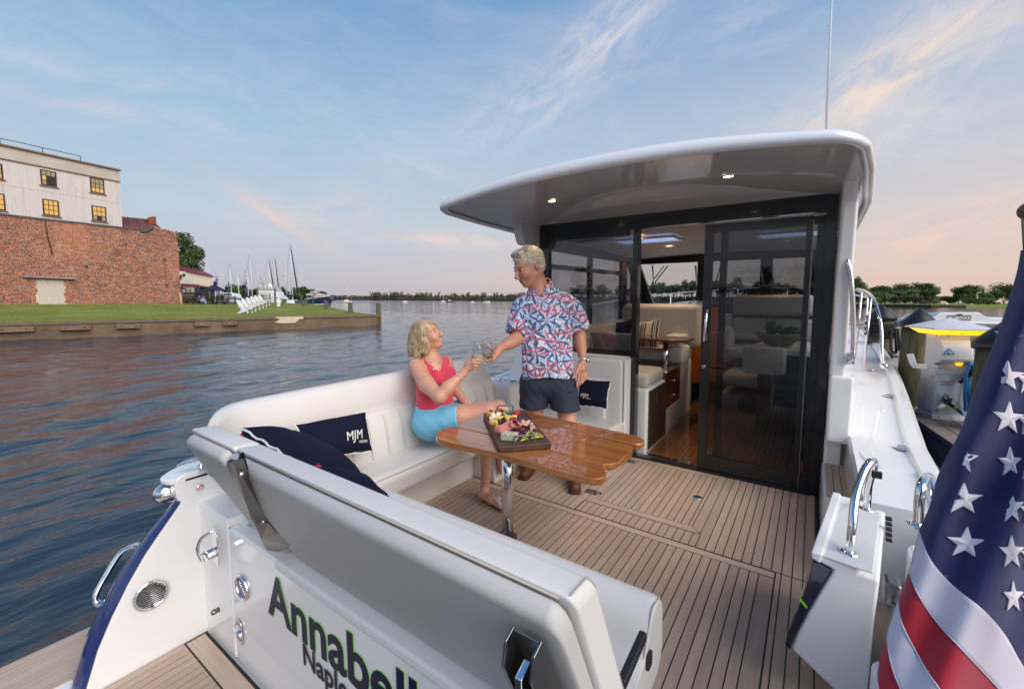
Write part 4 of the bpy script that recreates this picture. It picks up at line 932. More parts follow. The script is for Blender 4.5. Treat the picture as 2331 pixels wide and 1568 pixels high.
part('wall_side', MB().prism([B_ + Vector((0, 0, .05)), B_ + bd * 60 + Vector((0, 0, .05)), B_ + bd * 60 + wn * .01 - wd_ * .3 + Vector((0, 0, .05)), B_ - wd_ * .3 + Vector((0, 0, .05))], (0, 0, -3)), CONC, SW)
TIMB = mat('weathered_timber', srgb(138, 116, 96), .9, rand=.1, grain=((2, 2, 30), 1, srgb(70, 54, 44), .8), bump=(40, .7))
rngc = random.Random(5)
for k, (x, w_) in enumerate(((45, 52), (172, 46), (288, 40), (457, 30), (524, 30))):
    c = W(x, 747 - x * .018, z=-.10); t = (c - A_).dot(wd_); c = A_ + wd_ * t - wn * .12; c.z = W(x, 750 - x * .022, z=0).z; c.z = -.05
    L = w_ / 975 * (W(x, 745, z=-.1) - CAM).dot(_f) * 1.05; R3 = Matrix((wd_, wn, Vector((0, 0, 1)))).transposed() @ Matrix.Rotation(rngc.uniform(-.015, .015), 3, 'Y')
    b = part('timber_fender', MB().box(c, (L, .20, .24), R3), TIMB, SW, bevel=.02)
    for s in (-.3, .3): part('bolt_hole', MB().lathe([(.035, 0), (.02, .012)], c + wd_ * (L * s) - wn * .1, 8, R3 @ Matrix.Rotation(pi / 2, 3, 'X')), DARKM, b)
# rising lawn
def rise(p):   # gentle rise towards the building
    d = (p - A_).dot(wn); return GZ + .62 * (1 - cos(min(1, max(0, d / 20)) * pi)) / 2
GRASS = bpy.data.materials.new('lawn'); GRASS.use_nodes = True
def grassm():
    nt = GRASS.node_tree; b = nt.nodes['Principled BSDF']; b.inputs['Roughness'].default_value = .9; pos = N(nt, 'ShaderNodeNewGeometry').outputs['Position']
    n = N(nt, 'ShaderNodeTexNoise', i_Scale=.35, i_Detail=8.0, i_Roughness=.7); Lk(nt, pos, n.inputs['Vector'])
    c = ramp(nt, n.outputs[0], [(.30, srgb(102, 112, 36)), (.5, srgb(122, 130, 46)), (.7, srgb(144, 146, 68))])
    n2 = N(nt, 'ShaderNodeTexNoise', i_Scale=9.0, i_Detail=5.0); Lk(nt, pos, n2.inputs['Vector'])
    c = mixc(nt, mth(nt, 'MULTIPLY', n2.outputs[0], .4), c, srgb(70, 92, 24)); Lk(nt, c, b.inputs['Base Color'])
    bp = N(nt, 'ShaderNodeBump', i_Strength=.8, i_Distance=.05); Lk(nt, n2.outputs[0], bp.inputs['Height']); Lk(nt, bp.outputs[0], b.inputs['Normal'])
grassm()
def gl(u, v):
    a = A_ + wn * .28 + (B_ - A_) * u; far = B_ + bd * 62
    e = B_ + bd * (62 * v) - wd_ * .28 if True else 0
    p = a.lerp(a, 0); q = A_ + wn * (.28 + 62 * v * abs(bd.dot(wn))) ; s = (B_ + bd * 62 * v - wd_ * .2 - q)
    r = q + wd_ * (s.dot(wd_) * u); r.z = rise(r) + .04
    return r
part('lawn', MB().grid(gl, 60, 90), GRASS, kind='structure', fix=False)
# grass blades along the near edge and over the lawn: one mass
def blades():
    rr = np.random.RandomState(5); nb = 26000; vs = []; fs = []
    for k in range(nb):
        v = rr.rand() ** 1.7 * .5; u = .25 + .75 * rr.rand(); p = Vector(gl(u, v)); a = rr.rand() * 6.28; h = .03 + .05 * rr.rand(); w_ = .01 + .02 * v
        d = Vector((cos(a), sin(a), 0)) * w_; l = Vector((rr.normal() * .02, rr.normal() * .02, h)); o = len(vs); vs += [p - d, p + d, p + l]; fs.append((o, o + 1, o + 2))
    m = MB(); m.v = [tuple(v) for v in vs]; m.f = fs; m.sm = [False] * len(fs)
    part('grass_blades', m, GRASS, kind='stuff', fix=False, label='short mown green grass on the lawn', loc=None)
blades()
# ---- brick warehouse
th = math.atan((1650 - CX) / FPX)
wdir = (CR * sin(th) + _f * cos(th)); wdir.z = 0; wdir.normalize()
Rr = W(413, 697, depth=44.0); Rr.z = 0.75
wdep = (Rr - CAM).dot(_f)
wnrm = Vector((wdir.y, -wdir.x, 0));
if wnrm.dot(CAM - Rr) < 0: wnrm = -wnrm     # facing the viewer
def WF(px, py):
    """point on the facade plane under a pixel: returns (distance along wall from its right corner, height)"""
    d = _ray(px, py, False); t = (Rr - CAM).dot(wnrm) / d.dot(wnrm); p = CAM + d * t
    return (p - Rr).dot(wdir), p.z
def wp_(s, z, o=0): return Rr + wdir * s + wnrm * o + Vector((0, 0, z - Rr.z))
BRK = bpy.data.materials.new('old_brick'); BRK.use_nodes = True
def brickm():
    nt = BRK.node_tree; b = nt.nodes['Principled BSDF']; b.inputs['Roughness'].default_value = .9
    at = N(nt, 'ShaderNodeAttribute', attribute_name='tone'); at.attribute_type = 'GEOMETRY'
    oi = N(nt, 'ShaderNodeObjectInfo'); v = mth(nt, 'FRACT', mth(nt, 'ADD', at.outputs['Fac'], mth(nt, 'MULTIPLY', oi.outputs['Random'], 7.3)))
    c = ramp(nt, v, [(0, srgb(96, 50, 42)), (.16, srgb(124, 62, 48)), (.34, srgb(156, 78, 54)), (.5, srgb(112, 58, 48)), (.66, srgb(176, 98, 66)), (.82, srgb(112, 70, 60)), (.93, srgb(78, 50, 46))], 'CONSTANT')
    pos = N(nt, 'ShaderNodeNewGeometry').outputs['Position']
    n = N(nt, 'ShaderNodeTexNoise', i_Scale=.33, i_Detail=6.0, i_Roughness=.65); Lk(nt, pos, n.inputs['Vector'])
    mr = N(nt, 'ShaderNodeMapRange'); mr.inputs[1].default_value = .50; mr.inputs[2].default_value = .66; mr.inputs[4].default_value = .6; Lk(nt, n.outputs[0], mr.inputs[0])
    n2 = N(nt, 'ShaderNodeTexNoise', i_Scale=3.0, i_Detail=6.0, i_Roughness=.7); Lk(nt, pos, n2.inputs['Vector'])
    mr2 = N(nt, 'ShaderNodeMapRange'); mr2.inputs[1].default_value = .48; mr2.inputs[2].default_value = .62; Lk(nt, n2.outputs[0], mr2.inputs[0])
    c = mixc(nt, mth(nt, 'MULTIPLY', mr.outputs[0], mr2.outputs[0]), c, srgb(186, 152, 130))
    n3 = N(nt, 'ShaderNodeTexNoise', i_Scale=.22, i_Detail=4.0); mp = N(nt, 'ShaderNodeMapping'); mp.inputs['Location'].default_value = (31, 7, 2); Lk(nt, pos, mp.inputs[0]); Lk(nt, mp.outputs[0], n3.inputs['Vector'])
    mr3 = N(nt, 'ShaderNodeMapRange'); mr3.inputs[1].default_value = .52; mr3.inputs[2].default_value = .68; mr3.inputs[4].default_value = .5; Lk(nt, n3.outputs[0], mr3.inputs[0])
    c = mixc(nt, mr3.outputs[0], c, srgb(190, 108, 70)); Lk(nt, c, b.inputs['Base Color'])
brickm()
MORT = mat('mortar', srgb(222, 200, 180), .95, noise=(1.5, .7, srgb(150, 122, 102)))
WH = thing('brick_warehouse', 'old red brick warehouse wall with a white painted doorway on the lawn', 'building', wp_(-10, .6))
S0, _z = WF(-330, 600); _, ZT = WF(0, 488)
top = [WF(*q) for q in [(-330, 452), (0, 489), (95, 500), (172, 508), (280, 520), (328, 525), (340, 518), (352, 516), (403, 528)]]
top[-1] = (0, top[-1][1])
def topz(s):
    for (a, b), (c, d) in zip(top, top[1:]):
        if s <= c: return b + (d - b) * (s - a) / (c - a)
    return top[-1][1]
dx0, dz1 = WF(82, 637); dx1, _ = WF(145, 637); _, dz0 = WF(110, 700)
wallpoly = [wp_(a, b, -.009) for a, b in top] + [wp_(0, -.5, -.009), wp_(S0, -.5, -.009)]
part('mortar_wall', MB().prism(wallpoly, -wnrm * .35), MORT, WH)
side = MB().prism([wp_(0, -.5, -.03), wp_(0, top[-1][1], -.03), wp_(0, top[-1][1] - 1.5, -9), wp_(0, -.5, -9)], -wdir * .3); part('side_wall', side, MT['mortar'], WH)
# bricks: flemish-ish courses
BW, BH, GP_ = .215, .064, .021
br = random.Random(11)
def bricktone(me, tones):
    at = me.attributes.new('tone', 'FLOAT', 'FACE'); at.data.foreach_set('value', tones)
cand = []; rowz = -.1; row = 0
ztop_ = max(t[1] for t in top)
while rowz < ztop_:
    s = S0 + (.11 if row % 2 else 0)
    while s < -.01:
        L = BW if (br.random() > .22) else BW / 2
        L = min(L, -s)
        if L > .05 and rowz + BH < topz(s + L / 2) and not (dx0 - .04 < s + L / 2 < dx1 + .04 and rowz < dz1):
            if rowz > .25: cand.append((s, rowz, L))
        s += L + GP_
    rowz += BH + GP_; row += 1
S0v, _ = WF(-10, 600)
cand.sort(key=lambda c: (Vector(wp_(c[0], c[1])) - CAM).length if c[0] > S0v else 999)
vis = [c for c in cand if c[0] > S0v and c[1] > .8]
single = vis[:290]; ss = set((c[0], c[1]) for c in single)
me_b = {}
def brickmb(s, z, L, o): return [wp_(s, z, -.03), wp_(s + L, z, -.03), wp_(s + L, z + BH, -.03), wp_(s, z + BH, -.03), wp_(s, z, o), wp_(s + L, z, o), wp_(s + L, z + BH, o), wp_(s, z + BH, o)]
FB = [(4, 5, 6, 7), (0, 4, 7, 3), (1, 2, 6, 5), (3, 7, 6, 2), (0, 1, 5, 4)]
big = MB(); tones = []
for c in cand:
    if (c[0], c[1]) in ss: continue
    big.add(brickmb(*c, br.uniform(-.006, .008)), FB); tones += [br.random()] * 5
o = part('brickwork', big, BRK, WH, kind='stuff', fix=False); bricktone(o.data, tones)
for c in single:
    L = c[2]; k = 'h' if L < .15 else 'w'
    if k not in me_b:
        me = bpy.data.meshes.new('brick'); bx_ = [wdir * a + wnrm * b_ + Vector((0, 0, z)) for b_ in (-.03, .003) for a, z in ((0, 0), (1, 0), (1, BH), (0, BH))]
        bx_ = [wdir * (a * (BW if k == 'w' else BW / 2)) + wnrm * b_ + Vector((0, 0, z)) for b_ in (-.03, .003) for a, z in ((0, 0), (1, 0), (1, BH), (0, BH))]
        me.from_pydata([tuple(v) for v in bx_], [], FB); me.materials.append(BRK); bricktone(me, [.3] * 5); me_b[k] = me
    ob = bpy.data.objects.new('brick', me_b[k]); COL.objects.link(ob); ob.parent = WH; ob.location = wp_(c[0], c[1], br.uniform(-.004, .004)) - ORG[WH.name]
print('bricks', len(cand), len(single))
# capping, pipe, lintel, door
CAPM = mat('dark_flashing', (.05, .055, .065), .6, noise=(3, .6, (.09, .09, .1)))
cp_ = MB(); cp_.loft([[wp_(a, b + .12, .06), wp_(a, b - .02, .07), wp_(a, b - .02, -.4), wp_(a, b + .12, -.4)] for a, b in top[:-2]], True, True, False); part('wall_flashing', cp_, CAPM, WH)
part('flashing_roll', MB().tube(smooth_path([wp_(*WF(*q), .06) for q in [(318, 527), (332, 527), (345, 519), (350, 516)]], 4), [.05, .09, .12, .1, .14, .12, .13, .1, .12, .1, .08, .07, .05], 8), CAPM, WH)
part('corner_flashing', MB().prism([wp_(*WF(*q), .1) for q in [(402, 527), (411, 545), (411, 551), (404, 541)]], -wnrm * .5), CAPM, WH)
PDOOR = mat('peeling_white_door', srgb(196, 188, 176), .7, noise=(6, .6, srgb(172, 160, 146)))
part('doorway', MB().prism([wp_(dx0, -.2, -.02), wp_(dx1, -.2, -.02), wp_(dx1, dz1, -.02), wp_(dx0, dz1, -.02)], wnrm * .012), PDOOR, WH)
la, lz = WF(50, 630); lb, _ = WF(170, 634)
part('door_canopy', MB().prism([wp_(la, lz + .06, 0), wp_(lb, lz + .02, 0), wp_(lb, lz - .08, 0), wp_(la, lz - .04, 0)], wnrm * .35), mat('grey_metal_sheet', srgb(140, 144, 154), .5), WH, bevel=.02)
part('drain_pipe', MB().tube([wp_(*WF(*q), .04) for q in [(103, 502), (106, 530), (114, 560), (119, 580)]], .045, 6), mat('rust_pipe', srgb(86, 50, 40), .8), WH)
part('conduit', MB().tube([wp_(*WF(*q), .04) for q in [(374, 592), (378, 648)]], .014, 6), MT['rust_pipe'], WH)
for q in ((374, 591), (378, 649), (196, 607)): part('wall_box', MB().box(wp_(*WF(*q), .05), (.16, .16, .2)), MT['rust_pipe'], WH)
# upper corrugated storey, set back
UZ = 0
CORR = bpy.data.materials.new('painted_corrugated'); CORR.use_nodes = True
def corr():
    nt = CORR.node_tree; b = nt.nodes['Principled BSDF']; b.inputs['Roughness'].default_value = .65; pos = N(nt, 'ShaderNodeNewGeometry').outputs['Position']
    mp = N(nt, 'ShaderNodeMapping'); mp.inputs['Scale'].default_value = (3.2, 3.2, .16); Lk(nt, pos, mp.inputs[0])
    n = N(nt, 'ShaderNodeTexNoise', i_Scale=2.0, i_Detail=9.0, i_Roughness=.75); Lk(nt, mp.outputs[0], n.inputs['Vector'])
    c = ramp(nt, n.outputs[0], [(.28, srgb(150, 136, 124)), (.42, srgb(196, 188, 184)), (.6, srgb(204, 198, 196)), (.72, srgb(176, 164, 152))])
    n2 = N(nt, 'ShaderNodeTexNoise', i_Scale=6.0, i_Detail=5.0, i_Roughness=.8); Lk(nt, mp.outputs[0], n2.inputs['Vector'])
    mr = N(nt, 'ShaderNodeMapRange'); mr.inputs[1].default_value = .66; mr.inputs[2].default_value = .78; mr.inputs[4].default_value = .7; Lk(nt, n2.outputs[0], mr.inputs[0])
    Lk(nt, mixc(nt, mr.outputs[0], c, srgb(112, 76, 60)), b.inputs['Base Color'])
corr()
UP = thing('corrugated_storey', 'pale corrugated upper building with small-paned windows rising behind the brick wall', 'building', wp_(-12, 6.5, -1.2))
sb = -1.2
def WU(px, py, o=sb):
    d = _ray(px, py, False); pl_ = Rr + wnrm * o; t = (pl_ - CAM).dot(wnrm) / d.dot(wnrm); p = CAM + d * t; return (p - Rr).dot(wdir), p.z
ur, uzt = WU(270, 386); ul = WU(-330, 500)[0]; _, uzb = WU(276, 518); uzt_l = WU(0, 328)[1]; print('storey', uzt, uzt_l, ur)
uz2 = WU(270, 414)[1]
# corrugated sheets between horizontal laps, each sheet a part
zl = [uzb - .9, WU(278, 466)[1] - .0, uz2, uzt]
zlap = [uzb - .9, WU(276, 464)[1], uz2]
def sheet(s0, s1, z0, z1, amp=.012, o=sb):
    n = max(2, int((s1 - s0) / .05)); a = []; b_ = []
    for i in range(n + 1):
        s = s0 + (s1 - s0) * i / n; k = o + amp * (1 if i % 2 else -1); a.append(wp_(s, z0, k)); b_.append(wp_(s, z1, k))
    return MB().loft([a, b_], closed=False)
sw = (ur - ul) / 30
for k in range(30):
    s0, s1 = ul + sw * k, ul + sw * (k + 1)
    part('siding_panel', sheet(s0 + .001, s1 - .001, zlap[0], zlap[1] - .01), CORR, UP, fix=False); part('siding_panel', sheet(s0 + .001, s1 - .001, zlap[1], zlap[2] - .01, o=sb + .015), CORR, UP, fix=False)
part('storey_core', MB().prism([wp_(ul, uzb - 1, sb - .02), wp_(ur, uzb - 1, sb - .02), wp_(ur, uzt, sb - .02), wp_(ul, uzt, sb - .02)], -wnrm * 9), CORR, UP)
part('frieze', MB().prism([wp_(ul, uz2, sb), wp_(ur + .02, uz2, sb), wp_(ur + .02, uzt - .1, sb), wp_(ul, uzt - .1, sb)], wnrm * .05), mat('painted_frieze', srgb(196, 188, 182), .7, noise=(.8, .7, srgb(176, 164, 152)), grain=((.4, .4, 3), 1, srgb(160, 146, 134), .5)), UP)
part('frieze_moulding', MB().prism([wp_(ul, uz2 - .04, sb), wp_(ur + .05, uz2 - .04, sb), wp_(ur + .05, uz2 + .04, sb), wp_(ul, uz2 + .04, sb)], wnrm * .12), mat('rusty_trim', srgb(130, 104, 88), .8), UP)
part('cornice', MB().prism([wp_(ul, uzt - .14, sb), wp_(ur + .12, uzt - .14, sb), wp_(ur + .12, uzt, sb), wp_(ul, uzt, sb)], wnrm * .22), MT['rusty_trim'], UP, bevel=.03)
rl = MB(); ra, rz = WU(187, 368); rz += .0
for s in [ra - 2.35 * k for k in range(7)]: rl.tube([wp_(s, uzt, sb - .3), wp_(s, uzt + .5, sb - .3)], .03, 6)
rl.tube([wp_(ra, uzt + .5, sb - .3), wp_(ul, uzt + .5, sb - .3)], .028, 6); part('roof_railing', rl, DARKM, UP)
PANE = mat('amber_pane', srgb(190, 160, 104), .25, noise=(1.5, .8, srgb(214, 164, 72)), emis=(srgb(226, 160, 60), .16)); PGREY = mat('grey_pane', srgb(150, 140, 118), .3, noise=(2, .6, srgb(172, 150, 96))); PBLK = mat('broken_pane', (.008, .008, .010), .5)
WFRM = mat('window_frame_brown', srgb(60, 40, 34), .8)
wins = [((160, 177), (227, 254), 'aaa/abb/gbb'), ((357, 209), (417, 282), 'ggg/ggg/aaa'), ((168, 294), (236, 369), 'aaa/aaa/aaa'), ((364, 320), (424, 391), 'aaa/aaa/gbg'), ((-60, 140), (6, 216), 'aga/gga/aga'), ((-55, 262), (16, 346), 'gga/aaa/aaa')]
wins = [((q[0] * .5691, 284.5 + q[1] * .5691), (r[0] * .5691, 284.5 + r[1] * .5691), s) for q, r, s in wins]
def sc(q): return q
for q, r, pat in [(((462 / 2.914) / 1.7572, (500 + 515 / 2.914) / 1.7572), ((665 / 2.914) / 1.7572, (500 + 730 / 2.914) / 1.7572), 'aag/abb/gbb'.replace('aag', 'ggg')), (((1043 / 2.914) / 1.7572, (500 + 610 / 2.914) / 1.7572), ((1220 / 2.914) / 1.7572, (500 + 812 / 2.914) / 1.7572), 'ggg/ggg/aaa'),
                  (((488 / 2.914) / 1.7572, (500 + 858 / 2.914) / 1.7572), ((695 / 2.914) / 1.7572, (500 + 1072 / 2.914) / 1.7572), 'aaa/aaa/aaa'), (((1063 / 2.914) / 1.7572, (500 + 935 / 2.914) / 1.7572), ((1243 / 2.914) / 1.7572, (500 + 1135 / 2.914) / 1.7572), 'aaa/aaa/gbg'),
                  (((-190 / 2.914) / 1.7572, (500 + 415 / 2.914) / 1.7572), ((40 / 2.914) / 1.7572, (500 + 638 / 2.914) / 1.7572), 'ggg/agg/aaa'), (((-170 / 2.914) / 1.7572, (500 + 775 / 2.914) / 1.7572), ((68 / 2.914) / 1.7572, (500 + 1003 / 2.914) / 1.7572), 'gga/aaa/aaa')]:
    s0, z1 = WU(*q); s1, z0 = WU(*r); s1b = WU(r[0] - 2, q[1])[0]
    zc_ = (WU(q[0], q[1])[1] + WU(r[0], q[1] + (r[1] - q[1]) * 0)[1]) / 2
    # rectify: use the middle height so top and bottom are level
    zt = WU(q[0], q[1])[1]; zb = WU(r[0], r[1])[1]; hgt = zt - zb; 
    wn_ = part('window_frame', MB().prism([wp_(s0, zb, sb), wp_(s1, zb, sb), wp_(s1, zt, sb), wp_(s0, zt, sb)], wnrm * .045), WFRM, UP)
    part('sill', MB().prism([wp_(s0 - .1, zb - .09, sb), wp_(s1 + .1, zb - .09, sb), wp_(s1 + .1, zb, sb), wp_(s0 - .1, zb, sb)], wnrm * .12), MT['rusty_trim'], wn_)
    rows = pat.split('/')
    for i, rw in enumerate(rows):
        for j, ch in enumerate(rw):
            a = s0 + .07 + (s1 - s0 - .14) * j / 3; b_ = s0 + .07 + (s1 - s0 - .14) * (j + 1) / 3; c_ = zt - .07 - (hgt - .14) * i / 3; d_ = zt - .07 - (hgt - .14) * (i + 1) / 3
            part('pane', MB().prism([wp_(a + .025, d_ + .025, sb + .046), wp_(b_ - .025, d_ + .025, sb + .046), wp_(b_ - .025, c_ - .025, sb + .046), wp_(a + .025, c_ - .025, sb + .046)], wnrm * .006), {'a': PANE, 'g': PGREY, 'b': PBLK}[ch], wn_)
# rusty roof and chimney behind the wall
RF = thing('rusty_roof_annex', 'low annex with rusty metal roof and brick chimney behind the wall corner', 'building', wp_(-3, 5.4, -2))
def WO(px, py, o): s, z = WU(px, py, o); return wp_(s, z, o)
ra_ = [WO(276, 493, -5), WO(345, 500, -5), WO(372, 524, -1.0), WO(278, 520, -1.0)]
part('roof', MB().prism(ra_, (0, 0, -.15)), mat('rusty_roof', srgb(96, 50, 46), .7, noise=(1.2, .8, srgb(128, 72, 60))), RF)
for t in (.2, .45, .7, .93): part('roof_seam', MB().tube([ra_[0].lerp(ra_[1], t), ra_[3].lerp(ra_[2], t)], .035, 5), MT['rusty_roof'], RF)
ch = part('chimney', MB().prism([WO(337, 500, -3.5), WO(347, 493, -3.5), WO(355, 493, -3.5), WO(356, 510, -3.5), WO(366, 524, -3.5), WO(345, 524, -3.5)], -wnrm * .7), BRK, RF); bricktone(ch.data, [.3] * len(ch.data.polygons))
# white marker post, stone, on the lawn
p = W(291, 697, z=.5); MPst = thing('marker_post', 'short white capped post standing on the lawn before the brick wall', 'post', p)
def groundat(px, py):
    p = W(px, py, z=GZ)
    for _ in range(12): p = W(px, py, z=rise(p) + .04)
    return p
p = groundat(291, 698.5); MPst.location = p; ORG[MPst.name] = p.copy(); h_ = 20 / 975 * (p - CAM).dot(_f)
part('post', MB().lathe([(.10, 0), (.10, h_ * .8), (.13, h_ * .8), (.13, h_ * .9), (.10, h_ * .95), (.03, h_)], p, 12), WHITEM, MPst)
p = groundat(97, 697.5); part('boulder', MB().ball(p + Vector((0, 0, .2)), (.35, .3, .26), 6), mat('stone', srgb(168, 150, 132), .9, noise=(4, .7, srgb(120, 104, 90)), bump=(9, .9)), label='small tan boulder at the foot of the white doorway', loc=p)['category'] = 'boulder'
# ================================================================== table, pillows, food, flag
TB = thing('cockpit_table', 'varnished wooden cockpit table of three leaves on a steel post', 'table', (-1.38, 1.93, 0), boat=True)
def tq(x, y, z=.64): return P(967.4 + x * .23594, 768.3 + y * .23594, z=z)
TZ = .64
l1 = [(105, 950), (125, 905), (200, 876), (330, 870), (640, 944), (1130, 1069), (1660, 1224), (1720, 1255), (1748, 1292), (1735, 1335), (1650, 1360), (1450, 1325), (1100, 1225), (700, 1112), (400, 1045), (200, 1000), (125, 975)]
l2 = [(318, 852), (345, 822), (470, 775), (590, 735), (780, 735), (1068, 812), (1600, 932), (1890, 1000), (1975, 1030), (2008, 1055), (1990, 1095), (1900, 1170), (1820, 1215), (1740, 1218), (1664, 1218), (1134, 1063), (644, 938), (336, 866)]
l3 = [(782, 730), (870, 710), (960, 712), (1300, 780), (1600, 845), (1960, 922), (2080, 955), (2115, 985), (2100, 1015), (2020, 1022), (1892, 994), (1603, 926), (1072, 806)]
for k, (L, dz) in enumerate(((l1, 0), (l2, .0), (l3, 0))):
    pts = [tq(x, y, TZ) for x, y in L]; pts = smooth_path(pts + [pts[0]], 3)[:-1]
    part('table_leaf', MB().prism(pts, (0, 0, -.032)), VARN, TB, bevel=.012, seg=3)
part('hinge', MB().bx(-1.45, -1.05, 1.75, 2.0, .585, .606), STEEL, TB)
lx = P(1155, 1060, y=1.93); part('post', MB().tube([(lx.x, 1.93, .0), (lx.x, 1.93, .605)], .0325, 28), CHROME, TB); part('base_plate', MB().lathe([(.055, 0), (.055, .004), (.034, .008)], (lx.x, 1.93, .002), 28), STEEL, TB)
# ---- pillows
UPV_ = Vector((0, 0, 1))
def pillow_mb(A, B, C, D_, t, nrm, side, nz=0, seed=1, n=18):
    """four corners (tl,tr,br,bl); bulges along nrm; side=+1 front or -1 back"""
    def f(u, v):
        p = A * (1 - u) * (1 - v) + B * u * (1 - v) + C * u * v + D_ * (1 - u) * v
        e = max(0, (1 - abs(2 * u - 1) ** 2.6)) * max(0, (1 - abs(2 * v - 1) ** 2.6)); c = (A + B + C + D_) / 4
        # edges draw in between the corners
        du = 1 - abs(2 * u - 1); dv = 1 - abs(2 * v - 1)
        pin = .09 * (sin(pi * u) * (abs(2 * v - 1)) ** 3 + sin(pi * v) * (abs(2 * u - 1)) ** 3)
        p = p + (c - p) * pin
        w = mnoise.noise(Vector((u * 3.1 + seed, v * 3.1, seed * 2.3))) * .10 * sqrt(max(e, 0)) + mnoise.noise(Vector((u * 9 + seed, v * 9, 0))) * .03 * sqrt(max(e, 0))
        return p + nrm * side * (t * (e ** .5) * (1 + w * 2) + .0005)
    return MB().grid(f, n, n), f
def pillow(label, A, B, C, D_, t, front, back, logo=None, boat=True, seed=1, cat='pillow', piping=WHITEF, name='throw_pillow', gus=0):
    A, B, C, D_ = map(Vector, (A, B, C, D_)); nrm = (B - A).cross(D_ - A).normalized()
    if nrm.dot(CAM - A) < 0: nrm = -nrm
    r = thing(name, label, cat, D_.lerp(C, .5), boat=boat)
    m, f = pillow_mb(A, B, C, D_, t, nrm, 1, seed=seed); part('front', m, front, r, fix=False)
    m2, f2 = pillow_mb(A, B, C, D_, t, nrm, -1, seed=seed + 3); part('back', m2, back, r, fix=False)
    rim = [f(i / 16, 0) for i in range(16)] + [f(1, i / 12) for i in range(12)] + [f(1 - i / 16, 1) for i in range(16)] + [f(0, 1 - i / 12) for i in range(12)]
    rim = [p + nrm * .004 * sin(i * 1.7 + seed) for i, p in enumerate(rim)]
    part('piping', MB().tube(rim, .0048, 7, closed=True), piping, r)
    if gus: q_ = [f(0, v) + nrm * .003 for v in (.03, .25, .5)]; part('red_gusset', MB().add(q_ + [p + (B - A) * .10 * gus * k - nrm * .03 for p, k in zip(q_[::-1], (1.2, .8, .1))], [(0, 1, 4, 5), (1, 2, 3, 4)]), RED, r, fix=False, solid=.003)
    if logo:
        uvw = logo; ux = (B - A).normalized(); uy = (A - D_).normalized(); w = (B - A).length
        lm = text_mb('MJM', w * .155, (0, 0, 0), (1, 0, 0), (0, 1, 0), 0, 0, .95, shear=.2); ly = text_mb('YACHTS', w * .042, (w * .19, -w * .05, 0), (1, 0, 0), (0, 1, 0), 0, 0, 1.1)
        for tm in (lm, ly):
            tm.v = [tuple(f(uvw[0] + x / w, uvw[1] - y / (D_ - A).length) + nrm * .0025) for x, y, z in tm.v]
            part('logo_lettering', tm, WHITEF, r, fix=False, solid=.002)
    return r
pillow('navy pillow with white MJM logo propped against the long port backrest', P(669, 967, x=-2.24), P(833, 936, x=-2.23), P(849, 1027, x=-2.12), P(712, 1052, x=-2.10), .075, NAVY, RED, logo=(.50, .74), seed=2)
a, b = P(546, 951, y=.80) - UPV_ * .045, P(690, 1025, y=.79) - UPV_ * .065; h_ = Vector((.03, .26, -.19))
pillow('navy pillow with a red back at the corner behind the aft backrest', a, b, b + h_, a + h_ + Vector((.05, 0, -.03)), .10, NAVY, NAVY, seed=5, gus=1)
a, b = P(705, 1036, y=.80) - UPV_ * .045, P(812, 1096, y=.80) - UPV_ * .03
pillow('small navy pillow with a red back showing over the middle of the aft backrest', a, b + Vector((.03, 0, -.03)), b + Vector((.03, .18, -.26)), a + Vector((0, .18, -.24)), .09, NAVY, NAVY, seed=8, gus=.6)
pillow('navy pillow with white MJM logo on the seat right of the standing man', P(1318, 860, y=3.33), P(1391, 867, y=3.33), P(1382, 931, y=3.20), P(1312, 924, y=3.20), .05, NAVY, NAVY, logo=(.16, .72), seed=11)
STR = bpy.data.materials.new('striped_fabric'); STR.use_nodes = True; nt = STR.node_tree
sp_ = N(nt, 'ShaderNodeSeparateXYZ'); Lk(nt, N(nt, 'ShaderNodeTexCoord').outputs['Object'], sp_.inputs[0])
Lk(nt, ramp(nt, mth(nt, 'FRACT', mth(nt, 'MULTIPLY', sp_.outputs[0], 7.5)), [(0, (.55, .50, .40)), (.3, (.02, .02, .03)), (.42, (.55, .50, .40)), (.5, (.10, .06, .05)), (.56, (.55, .5, .4)), (.64, (.02, .02, .03)), (.72, (.35, .12, .08)), (.78, (.55, .50, .40))], 'CONSTANT'), nt.nodes['Principled BSDF'].inputs['Base Color']); nt.nodes['Principled BSDF'].inputs['Roughness'].default_value = .9
pillow('striped beige and black pillow on the dinette bench inside the cabin', P(1450, 734, y=5.1), P(1502, 725, y=5.1), P(1498, 800, y=5.0), P(1449, 800, y=5.0), .06, STR, STR, seed=14)
pillow('navy pillow with red edge beside the striped pillow inside the cabin', P(1400, 735, y=5.0), P(1449, 722, y=5.0), P(1447, 800, y=4.9), P(1400, 800, y=4.9), .06, NAVY, NAVY, seed=17, piping=RED)
